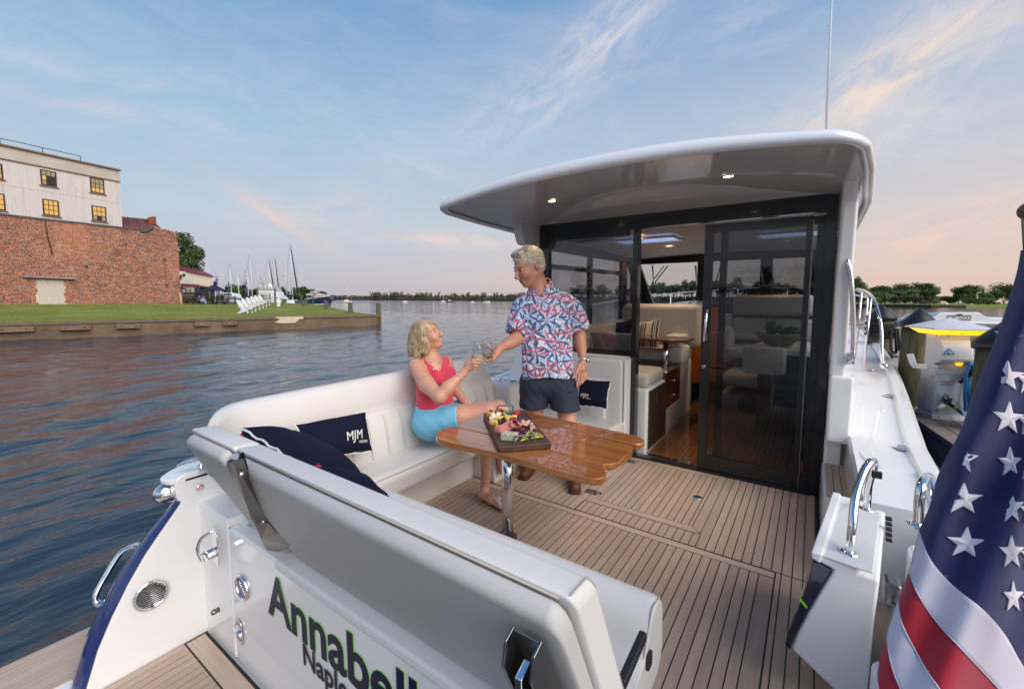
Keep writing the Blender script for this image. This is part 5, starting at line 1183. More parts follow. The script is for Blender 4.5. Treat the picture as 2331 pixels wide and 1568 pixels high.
# ---- charcuterie board
def bq(x, y, z): return P(1035.7 + x * .10742, 910.5 + y * .10742, z=z)
BZ = .672
WALN = mat('walnut_board', srgb(82, 54, 42), .45, grain=((4, 26, 26), 1, srgb(38, 24, 20), .8), coat=.1)
c4 = [bq(930, 990, BZ), bq(2045, 900, BZ), bq(1470, 212, BZ), bq(600, 268, BZ)]
bc_ = sum(c4, Vector()) / 4; e1 = ((c4[1] - c4[0]) + (c4[2] - c4[3])).normalized(); e2 = Vector((-e1.y, e1.x, 0)); w1 = ((c4[1] - c4[0]).length + (c4[2] - c4[3]).length) / 4; w2 = ((c4[3] - c4[0]).length + (c4[2] - c4[1]).length) / 4
print('board', w1 * 2, w2 * 2)
BD = thing('serving_board', 'dark walnut serving board with two iron handles on the cockpit table', 'serving board', Vector((bc_.x, bc_.y, TZ)), boat=True)
part('board', MB().prism([c4[0], c4[1], c4[2], c4[3]], (0, 0, -.0315)), WALN, BD, bevel=.005)
m = MB()
for k in range(7):
    p = bq(1400 + k * 28, 275 + k * 19, BZ + .0004); m.box(p + e1 * .03, (.10, .0025, .0012), Matrix((e1, e2, Vector((0, 0, 1)))).transposed())
part('groove', m, BLACKR, BD)
IRON = mat('hammered_iron', (.16, .165, .175), .38, metal=.9, bump=(60, .4))
for (qa, qb) in (((1245, 915), (1680, 880)), ((900, 235), (1225, 215))):
    a, b = bq(*qa, BZ), bq(*qb, BZ); u = Vector((0, 0, 1)); k = .034
    m = MB(); m.tube(smooth_path([a, a + u * k * .7, a.lerp(b, .1) + u * k, a.lerp(b, .3) + u * k, a.lerp(b, .5) + u * (k + .002), a.lerp(b, .7) + u * k, a.lerp(b, .9) + u * k, b + u * k * .7, b], 4), [.004] * 8 + [.0045, .006, .0045, .005] + [.006] * 9 + [.005, .0045, .006, .0045] + [.004] * 8, 8)
    for p in (a, b): m.lathe([(.008, 0), (.008, .003), (.005, .005)], p, 12)
    part('handle', m, IRON, BD)
FR = random.Random(21)
def food(name, label, cat, mbf, m_, group=None, bev=0): 
    o = part(name, mbf, m_, None, loc=mbf.base, bevel=bev); tag(o, label, cat, group, boat=True); return o
def mbase(p): m = MB(); m.base = Vector(p); return m
YCH = mat('orange_cheese', srgb(232, 150, 40), .45, sss=.2, noise=(40, .5, srgb(244, 178, 70))); YCL = mat('yellow_cheese', srgb(238, 196, 98), .45, sss=.2); WCH = mat('white_cheese', srgb(232, 228, 206), .5, sss=.2)
GRP = mat('red_grape', srgb(70, 16, 34), .12, coat=.5, noise=(30, .6, srgb(110, 34, 50))); OLV = mat('green_grape', srgb(134, 148, 44), .2, coat=.3); BLU = mat('blueberry', srgb(28, 34, 58), .45, noise=(60, .5, srgb(58, 66, 94)))
STW = mat('strawberry', srgb(200, 14, 26), .2, coat=.5, bump=(140, 1.0)); STL = mat('strawberry_leaf', srgb(84, 128, 52), .6); TOM = mat('cherry_tomato', srgb(196, 40, 24), .12, coat=.6)
SAL = mat('salami', srgb(170, 84, 84), .4, noise=(70, .9, srgb(214, 150, 140)), coat=.2); TUR = mat('sliced_turkey', srgb(226, 182, 158), .4, sss=.2, noise=(16, .6, srgb(204, 140, 118))); NUT = mat('walnut_kernel', srgb(104, 62, 34), .5, noise=(40, .8, srgb(52, 30, 20)), bump=(60, 1)); PIC = mat('pickle', srgb(146, 148, 44), .25, coat=.4, noise=(18, .8, srgb(182, 176, 78)))
BLC = mat('blue_cheese', srgb(226, 216, 184), .55, noise=(55, 1.0, srgb(112, 128, 120)), bump=(60, .6))
def cube(x, y, z, s, m_, lab, grp, nm='cheese_cube'):
    p = bq(x, y, BZ + z); m = mbase(p); m.box(p + Vector((0, 0, s[2] / 2)), s, Matrix.Rotation(FR.uniform(0, 1.5), 3, 'Z') @ Matrix.Rotation(FR.uniform(-.25, .25), 3, 'X')); food(nm, lab, 'cheese', m, m_, grp, bev=.0025)
for x, y, z in ((715, 335, .0), (760, 330, .0), (725, 290, .014), (770, 285, .014), (815, 280, .016), (890, 250, .018), (960, 285, .012), (700, 300, 0.0)): cube(x, y + 25, z, (.019, .017, .016), YCH, 'small orange cheese cube in the pile at the far left corner of the board', 'orange cheese cubes')
for x, y, z in ((780, 420, 0), (840, 410, 0), (800, 350, .015), (880, 400, .0), (920, 330, .012)): cube(x, y, z, (.026, .022, .02), WCH, 'white cheese chunk beside the orange cubes on the board', 'white cheese cubes')
for x, y, z in ((790, 510, 0.0), (845, 520, .0), (930, 440, .006), (985, 420, .008), (1110, 400, .004), (1170, 410, .006), (1250, 395, .006), (1120, 440, 0)): cube(x, y, z, (.030, .024, .022), YCL, 'pale yellow cheese wedge in the middle of the board', 'yellow cheese wedges')
def ball(x, y, z, r, m_, nm, lab, grp, cat):
    p = bq(x, y, BZ + z); m = mbase(p); R_ = Matrix.Rotation(FR.uniform(0, 3), 3, 'Z'); m.ball(p + Vector((0, 0, r[2] if isinstance(r, tuple) else r)), r, 8, R_); food(nm, lab, cat, m, m_, grp)
for x, y, z in ((1250, 670, 0), (1340, 720, 0), (1410, 680, .003), (1400, 770, 0), (1480, 725, 0), (1300, 640, .012), (1440, 650, .008)): ball(x, y, z, (.0115, .0105, .010), GRP, 'grape', 'dark red grape in the cluster behind the near handle', 'near red grapes', 'grape')
for x, y, z in ((760, 262, .01), (900, 262, .02), (940, 295, .01), (1010, 275, .01), (870, 290, .015)): ball(x, y, z, (.012, .010, .010), GRP, 'grape', 'dark red grape among the orange cheese at the far end', 'far red grapes', 'grape')
for x, y, z in ((1000, 350, .0), (1060, 345, .005), (1040, 320, .012), (870, 470, .004)): ball(x, y, z, (.013, .010, .010), OLV, 'grape', 'green grape in the middle of the board', 'green grapes', 'grape')
for x, y, z in ((935, 460, .012), (1035, 410, .018), (1000, 440, .01), (1190, 420, .014), (1270, 410, .012), (1335, 380, .01), (1150, 350, .012), (1200, 340, .012), (1130, 355, .0), (1050, 440, .005)): ball(x, y, z, .0075, BLU, 'blueberry', 'blueberry scattered over the cheese in the middle of the board', 'blueberries', 'blueberry')
for x, y in ((970, 240), (640 + 540, 250)): ball(x, y, .016, .011, TOM, 'cherry_tomato', 'red cherry tomato at the far end of the board', 'cherry tomatoes', 'tomato') if x < 1000 else None
for x, y, s in ((1300, 330, 1.25),):
    p = bq(x, y, BZ + .006); m = mbase(p); R_ = Matrix.Rotation(-.6, 3, 'Z') @ Matrix.Rotation(1.2, 3, 'X'); m.lathe([(.001, -.028), (.010, -.022), (.017, -.008), (.0185, .006), (.014, .015), (.004, .018)], p + Vector((0, 0, .016)), 14, R_)
    o = food('strawberry', 'large red strawberry at the far right of the board food', 'strawberry', m, STW)
p = bq(1360, 600, BZ + .006); m = mbase(p); m.lathe([(.001, -.018), (.008, -.012), (.012, .0), (.010, .009), (.003, .012)], p + Vector((0, 0, .01)), 12, Matrix.Rotation(1.2, 3, 'Y')); food('strawberry', 'small halved strawberry with green top between salami and grapes', 'strawberry', m, STW)
for x, y, s in ((1190, 280, .03), (1280, 590, .022)):
    p = bq(x, y, BZ + .02); m = mbase(p)
    for k in range(11):
        a = 2 * pi * k / 11 + FR.random(); d_ = Vector((cos(a), sin(a), FR.uniform(-.1, .6))).normalized() * s * FR.uniform(.6, 1.1); w_ = d_.cross(Vector((0, 0, 1))).normalized() * s * .18; m.add([p, p + d_ * .5 + w_, p + d_, p + d_ * .5 - w_], [(0, 1, 2, 3)])
    food('strawberry_leaf', 'green leafy strawberry top ' + ('behind the large strawberry' if s > .025 else 'on the small strawberry'), 'leaf', m, STL)
p = bq(1080, 250, BZ + .012); m = mbase(p)
for k in range(7): m.box(p + Vector((FR.uniform(-.018, .018), FR.uniform(-.015, .015), FR.uniform(.0, .018))), (.02, .018, .016), Matrix.Rotation(FR.uniform(0, 2), 3, 'Z') @ Matrix.Rotation(FR.uniform(0, .8), 3, 'X'))
food('blue_cheese', 'crumbled blue cheese at the far end of the board', 'cheese', m, BLC, bev=.003)
q4 = [bq(960, 845, BZ + .001), bq(1290, 880, BZ + .001)]; a, b = q4; u = (b - a).normalized(); v = Vector((-u.y, u.x, 0)); m = mbase(a.lerp(b, .5)); m.prism([a, b, b + v * .045, a + v * .05], Vector((0, 0, .034)) + v * .004)
food('blue_cheese', 'upright wedge of veined blue cheese at the near edge of the board', 'cheese', m, BLC, bev=.003)
def cup(p, r, R_, m, curl=.5):
    m.grid(lambda s, t: p + R_ @ Vector((r * s * cos(2 * pi * t), r * s * sin(2 * pi * t) * (1 - .35 * curl), curl * r * (s * cos(2 * pi * t)) ** 2 * 1.2 / 1 + FR.random() * 0)), 3, 14)
for k in range(13):
    t = k / 12; x = 900 + 330 * t + (k % 2) * 10; y = 640 - 90 * t + 20 * sin(t * 6); p = bq(x, y, BZ + .010 + .012 * t); m = mbase(p); cup(p, .026, Matrix.Rotation(-.3 + .5 * t, 3, 'Z') @ Matrix.Rotation(.9 - .2 * t, 3, 'Y') @ Matrix.Rotation(FR.uniform(-.2, .2), 3, 'X'), m)
    o = food('salami_slice', 'thin folded salami slice in the overlapping fan on the board', 'salami', m, SAL, 'salami slices'); md = o.modifiers.new('s', 'SOLIDIFY'); md.thickness = .0015
for x, y in ((1160, 500), (1215, 460), (1290, 470), (1240, 430), (1350, 500), (1390, 520)): ball(x, y, .008, (.016, .013, .010), mat('raspberry_plum', srgb(140, 24, 46), .3, coat=.3), 'plum_slice', 'glossy crimson plum piece behind the salami', 'plum pieces', 'fruit')
for k in range(15):
    x = 1440 + FR.uniform(-60, 240); y = 470 + (x - 1440) * .5 + FR.uniform(-70, 60); p = bq(x, y, BZ + .008 + FR.uniform(0, .014)); m = mbase(p); R_ = Matrix.Rotation(FR.uniform(0, 3), 3, 'Z') @ Matrix.Rotation(FR.uniform(-.3, .3), 3, 'X'); L = FR.uniform(.018, .03); rr = FR.uniform(.006, .011); sp2 = FR.uniform(1.1, 1.7) * pi
    m.grid(lambda s, t: p + R_ @ Vector(((2 * s - 1) * L, rr * (1 - .35 * t) * cos(t * sp2), rr * (1 - .35 * t) * sin(t * sp2))), 6, 14)
    o = food('turkey_slice', 'rolled pale pink turkey slice on the right of the board', 'turkey', m, TUR, 'turkey rolls'); md = o.modifiers.new('s', 'SOLIDIFY'); md.thickness = .0015
m = mbase(bq(980, 520, BZ))
for k in range(34):
    x = 980 + FR.uniform(-150, 130); y = 530 - (x - 980) * .35 + FR.uniform(-40, 40); p = bq(x, y, BZ + FR.uniform(.004, .016)); m.ball(p, (FR.uniform(.004, .008), FR.uniform(.003, .006), .004), 4, Matrix.Rotation(FR.uniform(0, 3), 3, 'Z') @ Matrix.Rotation(FR.uniform(0, 2), 3, 'X'))
o = food('walnut_pieces', 'heap of candied walnut pieces on the board', 'nuts', m, NUT); o['kind'] = 'stuff'; del o['category']
for (xa, ya, xb, yb, z) in ((1500, 740, 1640, 660, .004), (1620, 680, 1720, 780, .008), (1660, 700, 1860, 770, .002), (1600, 820, 1870, 780, .0), (1400, 850, 1600, 750, .002), (1390, 870, 1560, 820, .0), (1690, 740, 1760, 745, .010)):
    a, b = bq(xa, ya, BZ + z + .006), bq(xb, yb, BZ + z + .006); m = mbase(a.lerp(b, .5)); m.tube(smooth_path([a, a.lerp(b, .3) + Vector((0, 0, .004)), a.lerp(b, .7) + Vector((0, 0, .004)), b], 3), [.003, .005, .0065, .007, .0075, .007, .0065, .005, .004, .003][:10], 8)
    food('pickle', 'yellow green pickled gherkin by the near handle', 'pickle', m, PIC, 'pickles')
# ---- wine glasses
GLS = bpy.data.materials.new('wine_glass'); GLS.use_nodes = True; nt = GLS.node_tree; nt.nodes.clear(); o_ = N(nt, 'ShaderNodeOutputMaterial'); t_ = N(nt, 'ShaderNodeBsdfTransparent'); t_.inputs[0].default_value = (.94, .95, .96, 1); g_ = N(nt, 'ShaderNodeBsdfGlossy'); g_.inputs['Roughness'].default_value = .02
lw = N(nt, 'ShaderNodeLayerWeight', i_Blend=.12); mx_ = N(nt, 'ShaderNodeMixShader'); Lk(nt, mth(nt, 'ADD', mth(nt, 'MULTIPLY', mth(nt, 'POWER', lw.outputs['Facing'], 2.2), .75), .05, True), mx_.inputs[0]); Lk(nt, t_.outputs[0], mx_.inputs[1]); Lk(nt, g_.outputs[0], mx_.inputs[2]); Lk(nt, mx_.outputs[0], o_.inputs[0])
def wine(label, base, top, s, col, rim_tilt=0):
    base, top = Vector(base), Vector(top); ax = (top - base).normalized(); x = ax.cross(Vector((0, 1, 0))).normalized(); y = ax.cross(x); R_ = Matrix((x, y, ax)).transposed(); H = (top - base).length
    g = thing('wine_glass', label, 'wine glass', base, boat=True)
    part('bowl', MB().lathe([(.005 * s, .385 * H), (.022 * s, .42 * H), (.034 * s, .50 * H), (.040 * s, .62 * H), (.040 * s, .72 * H), (.036 * s, .86 * H), (.030 * s, 1.0 * H), (.0292 * s, 1.0 * H), (.035 * s, .86 * H), (.0388 * s, .72 * H), (.0388 * s, .62 * H), (.033 * s, .51 * H), (.020 * s, .43 * H), (.001, .40 * H)], base, 28, R_, caps=False), GLS, g)
    part('stem', MB().lathe([(.036 * s, .0), (.036 * s, .004), (.020 * s, .010), (.006 * s, .03 * H + .008), (.0038 * s, .09 * H + .01), (.0038 * s, .32 * H), (.006 * s, .39 * H)], base, 24, R_), GLS, g)
    m_ = bpy.data.materials.new('wine'); m_.use_nodes = True; b_ = m_.node_tree.nodes['Principled BSDF']; b_.inputs['Base Color'].default_value = (*col, 1); b_.inputs['Transmission Weight'].default_value = .55; b_.inputs['Roughness'].default_value = .05; b_.inputs['IOR'].default_value = 1.33
    part('wine', MB().lathe([(.001, .405 * H), (.0195 * s, .435 * H), (.0325 * s, .515 * H), (.0382 * s, .60 * H), (.001, .60 * H)], base, 28, R_, caps=False), m_, g)
    return g
def gq(x, y, xx): return P((1560 + x / 3.733) / 1.7572, (1240 + y / 3.733) / 1.7572, x=xx)
GW = wine('wine glass of pale white wine held by the seated woman', gq(1303, 955, -1.79), gq(1318, 492, -1.77), 1.0, (.85, .80, .45))
GM = wine('wine glass of amber wine held by the standing man, further back of the two', gq(1494, 900, -1.80), gq(1445, 470, -1.80), 1.0, (.72, .52, .26))
# ---- flag on the stern
FL = thing('stern_flag', 'large American flag hanging in folds from its staff at the right edge', 'flag', (1.0, .9, .2))
def fq(cx, cy): return (1764.2 + cx * .6369, 569.1 + cy * .6369)
WFL = mat('flag_white', srgb(206, 200, 214), .75, sheen=.3, bump=(500, .12)); RFL = mat('flag_red', srgb(168, 8, 40), .75, sheen=.3, bump=(500, .12)); BFL = mat('flag_blue', srgb(19, 26, 86), .75, sheen=.3, bump=(500, .12)); SFL = mat('star_white', srgb(226, 222, 232), .7, bump=(600, .3))
def curve(pts, n): 
    P2 = [Vector((*fq(*p), 0)) for p in pts]; s = smooth_path(P2, 12); L = [0]
    for a, b in zip(s, s[1:]): L.append(L[-1] + (b - a).length)
    out = []; j = 0
    for i in range(n + 1):
        t = L[-1] * i / n
        while j < len(L) - 2 and L[j + 1] < t: j += 1
        f = (t - L[j]) / max(1e-6, L[j + 1] - L[j]); out.append(s[j].lerp(s[j + 1], f))
    return out
def fdepth(x, y):   # folds: depth in metres along the view axis
    # fold crests run down and slightly left, like cloth hung from its upper right corner
    a = (x - 2331) * .93 + (y - 560) * .36; v = (y - 560) / 1000
    edge = max(0, 1 - ((x - sil(y)) / 70)) if x < sil(y) + 70 else 0
    return .80 + .022 * sin(a / 62 + 1.0) * min(1, .3 + v) + .010 * sin(a / 27 + 2.2 + v * 2) + .05 * edge ** 2 + .06 * (1 - v) * .3
silp = [(fq(*p)[1], fq(*p)[0]) for p in [(880, 0), (860, 100), (800, 290), (740, 440), (690, 580), (620, 700), (590, 840), (515, 1000), (478, 1150), (438, 1250), (405, 1350), (370, 1470), (345, 1568), (300, 1750)]]
def sil(y): return lerpk(silp, y)
def f3(p): return W(p.x, p.y, depth=fdepth(p.x, p.y))
Bd = [[(515, 1000), (560, 1110), (640, 1200), (740, 1280), (820, 1370), (890, 1490), (1000, 1640), (1160, 1880)],
      [(478, 1150), (510, 1230), (570, 1320), (680, 1440), (800, 1568), (900, 1680), (1020, 1830), (1160, 2080)],
      [(438, 1250), (450, 1330), (500, 1430), (560, 1530), (650, 1650), (760, 1780), (900, 1950), (1060, 2200)],
      [(405, 1350), (400, 1400), (420, 1500), (460, 1590), (530, 1700), (640, 1850), (800, 2050), (960, 2300)],
      [(370, 1470), (362, 1520), (372, 1590), (400, 1680), (470, 1800), (560, 1930), (700, 2120), (900, 2380)],
      [(340, 1590), (330, 1640), (340, 1700), (370, 1790), (420, 1900), (500, 2020), (640, 2200), (860, 2450)]]
NC = 60; cs = [curve(b, NC) for b in Bd]
for k in range(5):
    m = MB(); a, b = cs[k], cs[k + 1]; m.loft([[f3(a[i].lerp(b[i], t / 10)) + CR * .0006 * k for i in range(NC + 1)] for t in range(11)], closed=False); part('stripe', m, (WFL, RFL)[k % 2], FL, fix=False, solid=.0012)
for k in range(1, 5):
    a = cs[k]; part('stripe_hem', MB().tube([f3(q) - _f * .0016 for q in a], .0016, 5), WFL, FL)
topc = [(880, 0), (860, 100), (800, 290), (740, 440), (690, 580), (620, 700), (590, 840), (515, 1000)]
lc = curve(topc, 50); lowc = cs[0]
m = MB(); rows = []
lc = curve(topc, 120)
for i in range(121):
    L_ = lc[i]; row = []
    yr = L_.y; 
    for j in range(91):
        t = j / 90
        # right side runs off the frame; bottom rows bend to follow the canton edge
        k = (i / 120) ** 3; straight = Vector((L_.x + (2560 - L_.x) * t, L_.y + 40 * t, 0)); low = lowc[int(t * NC * .999)]; low = Vector((low.x, low.y, 0))
        row.append(f3(straight.lerp(low, k)))
    rows.append(row)
part('canton', MB().loft(rows, closed=False), BFL, FL, fix=False, solid=.0012)
def star(cx, cy, rx, ry, rot=0):
    rx *= 1.12; ry *= 1.12
    c = Vector((*fq(cx, cy), 0)); vs = []
    for k in range(10):
        a = rot - pi / 2 + pi * k / 5; r = 1 if k % 2 == 0 else .40; vs.append(Vector((c.x + rx * r * cos(a), c.y + ry * r * sin(a), 0)))
    p3 = [f3(v) - _f * .0035 for v in vs]; cc = f3(c) - _f * .0060; low = [p + _f * .0025 for p in p3]
    m = MB(); m.add(p3 + [cc], [(i, (i + 1) % 10, 10) for i in range(10)]); m.loft([p3, low]); part('star', m, SFL, FL, fix=False)
for a in [(828, 312, 30, 30, .15), (820, 450, 40, 32, .1), (688, 600, 17, 28, .35), (828, 600, 34, 34, .1), (668, 742, 31, 32, .15), (835, 758, 26, 32, 0), (668, 888, 41, 33, .05), (840, 918, 25, 35, 0), (676, 1045, 42, 33, .1), (840, 1078, 26, 35, 0), (845, 1236, 22, 34, 0), (895, 465, 22, 32, 0), (900, 612, 22, 32, 0), (902, 770, 22, 32, 0), (905, 930, 22, 32, 0), (908, 1090, 22, 34, 0), (568, 885, 10, 24, .5), (912, 1250, 22, 34, 0), (880, 180, 20, 30, .1)]: star(*a)
sh = [W(2345, 480, depth=.80), W(2420, 1700, depth=.70)]; part('staff', MB().tube([sh[0] + Vector((0, 0, .0)), sh[1]], .012, 10), VARND, FL); part('finial', MB().ball(W(2345, 480, depth=.79), .017, 10), VARND, FL)
# ================================================================== people: one continuous skin each, clothes as fitted shells
def PB(px, py, d): return CAM + _ray(px, py, True) * d
class SDF:
    """smooth union of tapered limbs and ellipsoids on a grid, meshed by surface nets"""
    def __init__(s, lo, hi, h):
        s.h = h; s.lo = np.array(lo, float); s.n = np.ceil((np.array(hi, float) - s.lo) / h).astype(int) + 1
        s.V = np.full(s.n, 1.0, np.float32); s.ax = [s.lo[i] + h * np.arange(s.n[i]) for i in range(3)]
    def _reg(s, lo, hi, m=.05):
        a = np.clip(np.floor((np.array(lo) - m - s.lo) / s.h).astype(int), 0, s.n); b = np.clip(np.ceil((np.array(hi) + m - s.lo) / s.h).astype(int) + 1, 0, s.n)
        sl = tuple(slice(a[i], b[i]) for i in range(3)); X = np.meshgrid(*[s.ax[i][sl[i]] for i in range(3)], indexing='ij'); return sl, np.stack(X, -1)
    def _mix(s, sl, d, k, sub=False):
        if d.size == 0: return
        v = s.V[sl]
        if sub: s.V[sl] = np.maximum(v, -d); return
        if k <= 0: s.V[sl] = np.minimum(v, d)
        else:
            hh = np.maximum(k - np.abs(v - d), 0) / k; s.V[sl] = np.minimum(v, d) - hh * hh * k * .25
    def cap(s, a, b, ra, rb, k=.02, sub=False, sq=None):
        """sq=(unit axis, factor): flatten the limb along an axis"""
        a, b = np.array(a, float), np.array(b, float); r = max(ra, rb); sl, X = s._reg(np.minimum(a, b) - r * 1.3, np.maximum(a, b) + r * 1.3)
        if sq is not None:
            ax, f = np.array(sq[0], float), sq[1]; T = np.eye(3) + (1 / f - 1) * np.outer(ax, ax); X2 = (X - a) @ T.T; ab = (b - a) @ T.T
        else: X2 = X - a; ab = b - a
        t = np.clip((X2 @ ab) / max(1e-9, ab @ ab), 0, 1); d = np.linalg.norm(X2 - t[..., None] * ab, axis=-1) - (ra + (rb - ra) * t)
        if sq is not None: d = d * min(1, sq[1] ** .5)
        s._mix(sl, d.astype(np.float32), k, sub); return s
    def chain(s, pts, rs, k=.015, sq=None):
        for i in range(len(pts) - 1): s.cap(pts[i], pts[i + 1], rs[i], rs[i + 1], k, sq=sq)
        return s
    def ell(s, c, r, R=None, k=.02, sub=False):
        c = np.array(c, float); r = np.array(r, float); R = np.eye(3) if R is None else np.array(R); sl, X = s._reg(c - r.max(), c + r.max()); q = (X - c) @ R
        k0 = np.linalg.norm(q / r, axis=-1); k1 = np.linalg.norm(q / (r * r), axis=-1) + 1e-9; s._mix(sl, (k0 * (k0 - 1) / k1).astype(np.float32), k, sub); return s
    def clip(s, p, n):
        """keep the side opposite to n"""
        X = np.meshgrid(*s.ax, indexing='ij'); d = sum((X[i] - p[i]) * n[i] for i in range(3)); s.V = np.maximum(s.V, d.astype(np.float32)); return s
    def noise(s, amp, sc, fn=None):
        X = np.meshgrid(*s.ax, indexing='ij'); x, y, z = X
        s.V += (amp * (np.sin(x * sc + 1.3 * np.sin(y * sc * .8 + z * sc * .5)) * np.sin(z * sc * .9 + 2 * np.sin(x * sc * .5)) + .5 * np.sin(y * sc * 2.1 + z * sc * 1.7 + x * sc))).astype(np.float32); return s
    def mesh(s):
        V = s.V; V = V.copy(); V[0] = V[-1] = 1; V[:, 0] = V[:, -1] = 1; V[:, :, 0] = V[:, :, -1] = 1
        ins = V < 0; n = np.array(V.shape); cs = n - 1; cnt = np.zeros(cs, np.int32); acc = np.zeros((*cs, 3), np.float32)
        cor = [(i, j, k) for i in (0, 1) for j in (0, 1) for k in (0, 1)]
        def sh(A, c): return A[c[0]:c[0] + cs[0], c[1]:c[1] + cs[1], c[2]:c[2] + cs[2]]
        for a in cor:
            for ax in range(3):
                if a[ax]: continue
                b = list(a); b[ax] = 1; va, vb = sh(V, a), sh(V, b); cr = sh(ins, a) != sh(ins, b); t = np.where(cr, va / np.where(cr, va - vb, 1), 0)
                for d in range(3): acc[..., d] += np.where(cr, a[d] + (t if d == ax else 0), 0)
                cnt += cr
        act = cnt > 0; idx = np.full(cs, -1, np.int64); idx[act] = np.arange(act.sum()); loc = np.argwhere(act); vs = s.lo + (loc + acc[act] / cnt[act][:, None]) * s.h; fs = []
        for ax in range(3):
            o = [d for d in range(3) if d != ax]; sl0 = [slice(None)] * 3; sl1 = [slice(None)] * 3; sl0[ax] = slice(0, -1); sl1[ax] = slice(1, None)
            cr = ins[tuple(sl0)] != ins[tuple(sl1)]; e = np.argwhere(cr); e = e[(e[:, o[0]] > 0) & (e[:, o[1]] > 0) & (e[:, o[0]] < cs[o[0]]) & (e[:, o[1]] < cs[o[1]])]
            q = []
            for da, db in ((0, 0), (-1, 0), (-1, -1), (0, -1)): c = e.copy(); c[:, o[0]] += da; c[:, o[1]] += db; q.append(idx[c[:, 0], c[:, 1], c[:, 2]])
            f = np.stack(q, -1); fl = ins[tuple(sl0)][tuple(e.T)]
            if ax == 1: fl = ~fl
            f[~fl] = f[~fl][:, ::-1]; fs.append(f)
        m = MB(); m.v = vs.tolist(); m.f = np.concatenate(fs).tolist(); m.sm = [True] * len(m.f); return m
def fram(o, keep=True): pass
def bone(*a): return PB(*a)
SKIN = mat('tanned_skin', srgb(206, 150, 126), .45, sss=.15, noise=(60, .5, srgb(176, 112, 88)), bump=(260, .12)); SKIN2 = mat('freckled_skin', srgb(214, 164, 140), .45, sss=.15, noise=(150, .7, srgb(184, 122, 96)), bump=(260, .10))
def head(S_, c, f, u, sc, neck, nr, male):
    c = Vector(c); f = Vector(f).normalized(); u = Vector(u); u = (u - f * u.dot(f)).normalized(); s = f.cross(u); q = lambda a, b, z: c + (f * a + s * b + u * z) * sc
    R_ = np.array([[f.x, s.x, u.x], [f.y, s.y, u.y], [f.z, s.z, u.z]]); e = lambda p, r, k=.015, **kw: S_.ell(q(*p), [x * sc for x in r], R_, k, **kw)
    e((-.014, 0, .030), (.097, .075, .086)); e((.022, 0, -.030), (.070, .062, .078), .02); S_.cap(q(.060, 0, -.094), q(.060, 0, -.088), .023 * sc, .023 * sc, .02)
    for g in (-1, 1):
        S_.cap(q(-.008, .050 * g, -.052), q(.050, .018 * g, -.094), .017 * sc, .017 * sc, .02); S_.cap(q(.086, .004 * g, .020), q(.070, .040 * g, .020), .0095 * sc, .009 * sc, .01)
        S_.ell(q(.060, .036 * g, -.030), [.027 * sc] * 3, None, .02); S_.ell(q(.103, .010 * g, -.040), [.0085 * sc] * 3, None, .006); e((-.010, .075 * g, -.010), (.015, .008, .028), .006)
        S_.ell(q(.092, .030 * g, .001), [.012 * sc] * 3, None, .004, sub=True); S_.ell(q(.0745, .030 * g, .001), [.0125 * sc] * 3, None, .004)
    S_.cap(q(.088, 0, .008), q(.112, 0, -.034), .0075 * sc, .012 * sc, .008); S_.cap(q(.084, -.014, -.063), q(.084, .014, -.063), .0070 * sc, .0070 * sc, .008); S_.cap(q(.082, -.012, -.073), q(.082, .012, -.073), .007 * sc, .007 * sc, .008)
    S_.cap(q(-.028, 0, -.050), neck, nr, nr * 1.12, .03); S_.cap(q(.015, 0, -.085), Vector(neck) + f * .01, nr * .6, nr * .8, .03)
    return q, R_, f, s, u
def face_parts(root, q, sc, brow, eye, lip, smile=0, teeth=False):
    DK = mat('eye_dark', (.03, .025, .02), .2); EW = mat('eye_white', (.6, .58, .56), .3)
    for g in (-1, 1):
        part('eye', MB().ball(q(.0788, .030 * g, .000), (.0078 * sc, .0078 * sc, .0060 * sc), 6), EW, root); part('iris', MB().ball(q(.0835, .0305 * g, -.0005), .0045 * sc, 5), DK, root)
        part('eyelid', MB().tube([q(.0862, (.018 + .006 * i) * g, .0065 + .0015 * sin(pi * i / 4)) for i in range(5)], .0018 * sc, 5), mat('lash', (.06, .04, .03), .6), root)
        part('eyebrow', MB().tube([q(.092 - .003 * i, (.012 + .008 * i) * g, .023 + .003 * sin(pi * i / 4)) for i in range(5)], [.0028 * sc, .0034 * sc, .0034 * sc, .0028 * sc, .0014 * sc], 6), brow, root)
    part('lips', MB().tube([q(.0905 - .0095 * abs(i / 4) ** 2, i * .0058, -.0665 + smile * .006 * (abs(i) / 4) ** 2) for i in range(-4, 5)], [.0010 * sc] + [.0030 * sc] * 7 + [.0010 * sc], 6, flat=.8), lip, root)
    if teeth: part('teeth', MB().tube([q(.0925 - .0085 * abs(i / 4) ** 2, i * .0046, -.0668 + smile * .006 * (abs(i) / 4) ** 2) for i in range(-4, 5)], .0026 * sc, 6), mat('teeth', (.75, .72, .66), .3), root)
def box8(x0, y0, x1, y1, d0, d1): return [PB(x, y, d) for x in (x0, x1) for y in (y0, y1) for d in (d0, d1)]
def bounds(pts, m): a = np.array([tuple(p) for p in pts]); return a.min(0) - m, a.max(0) + m
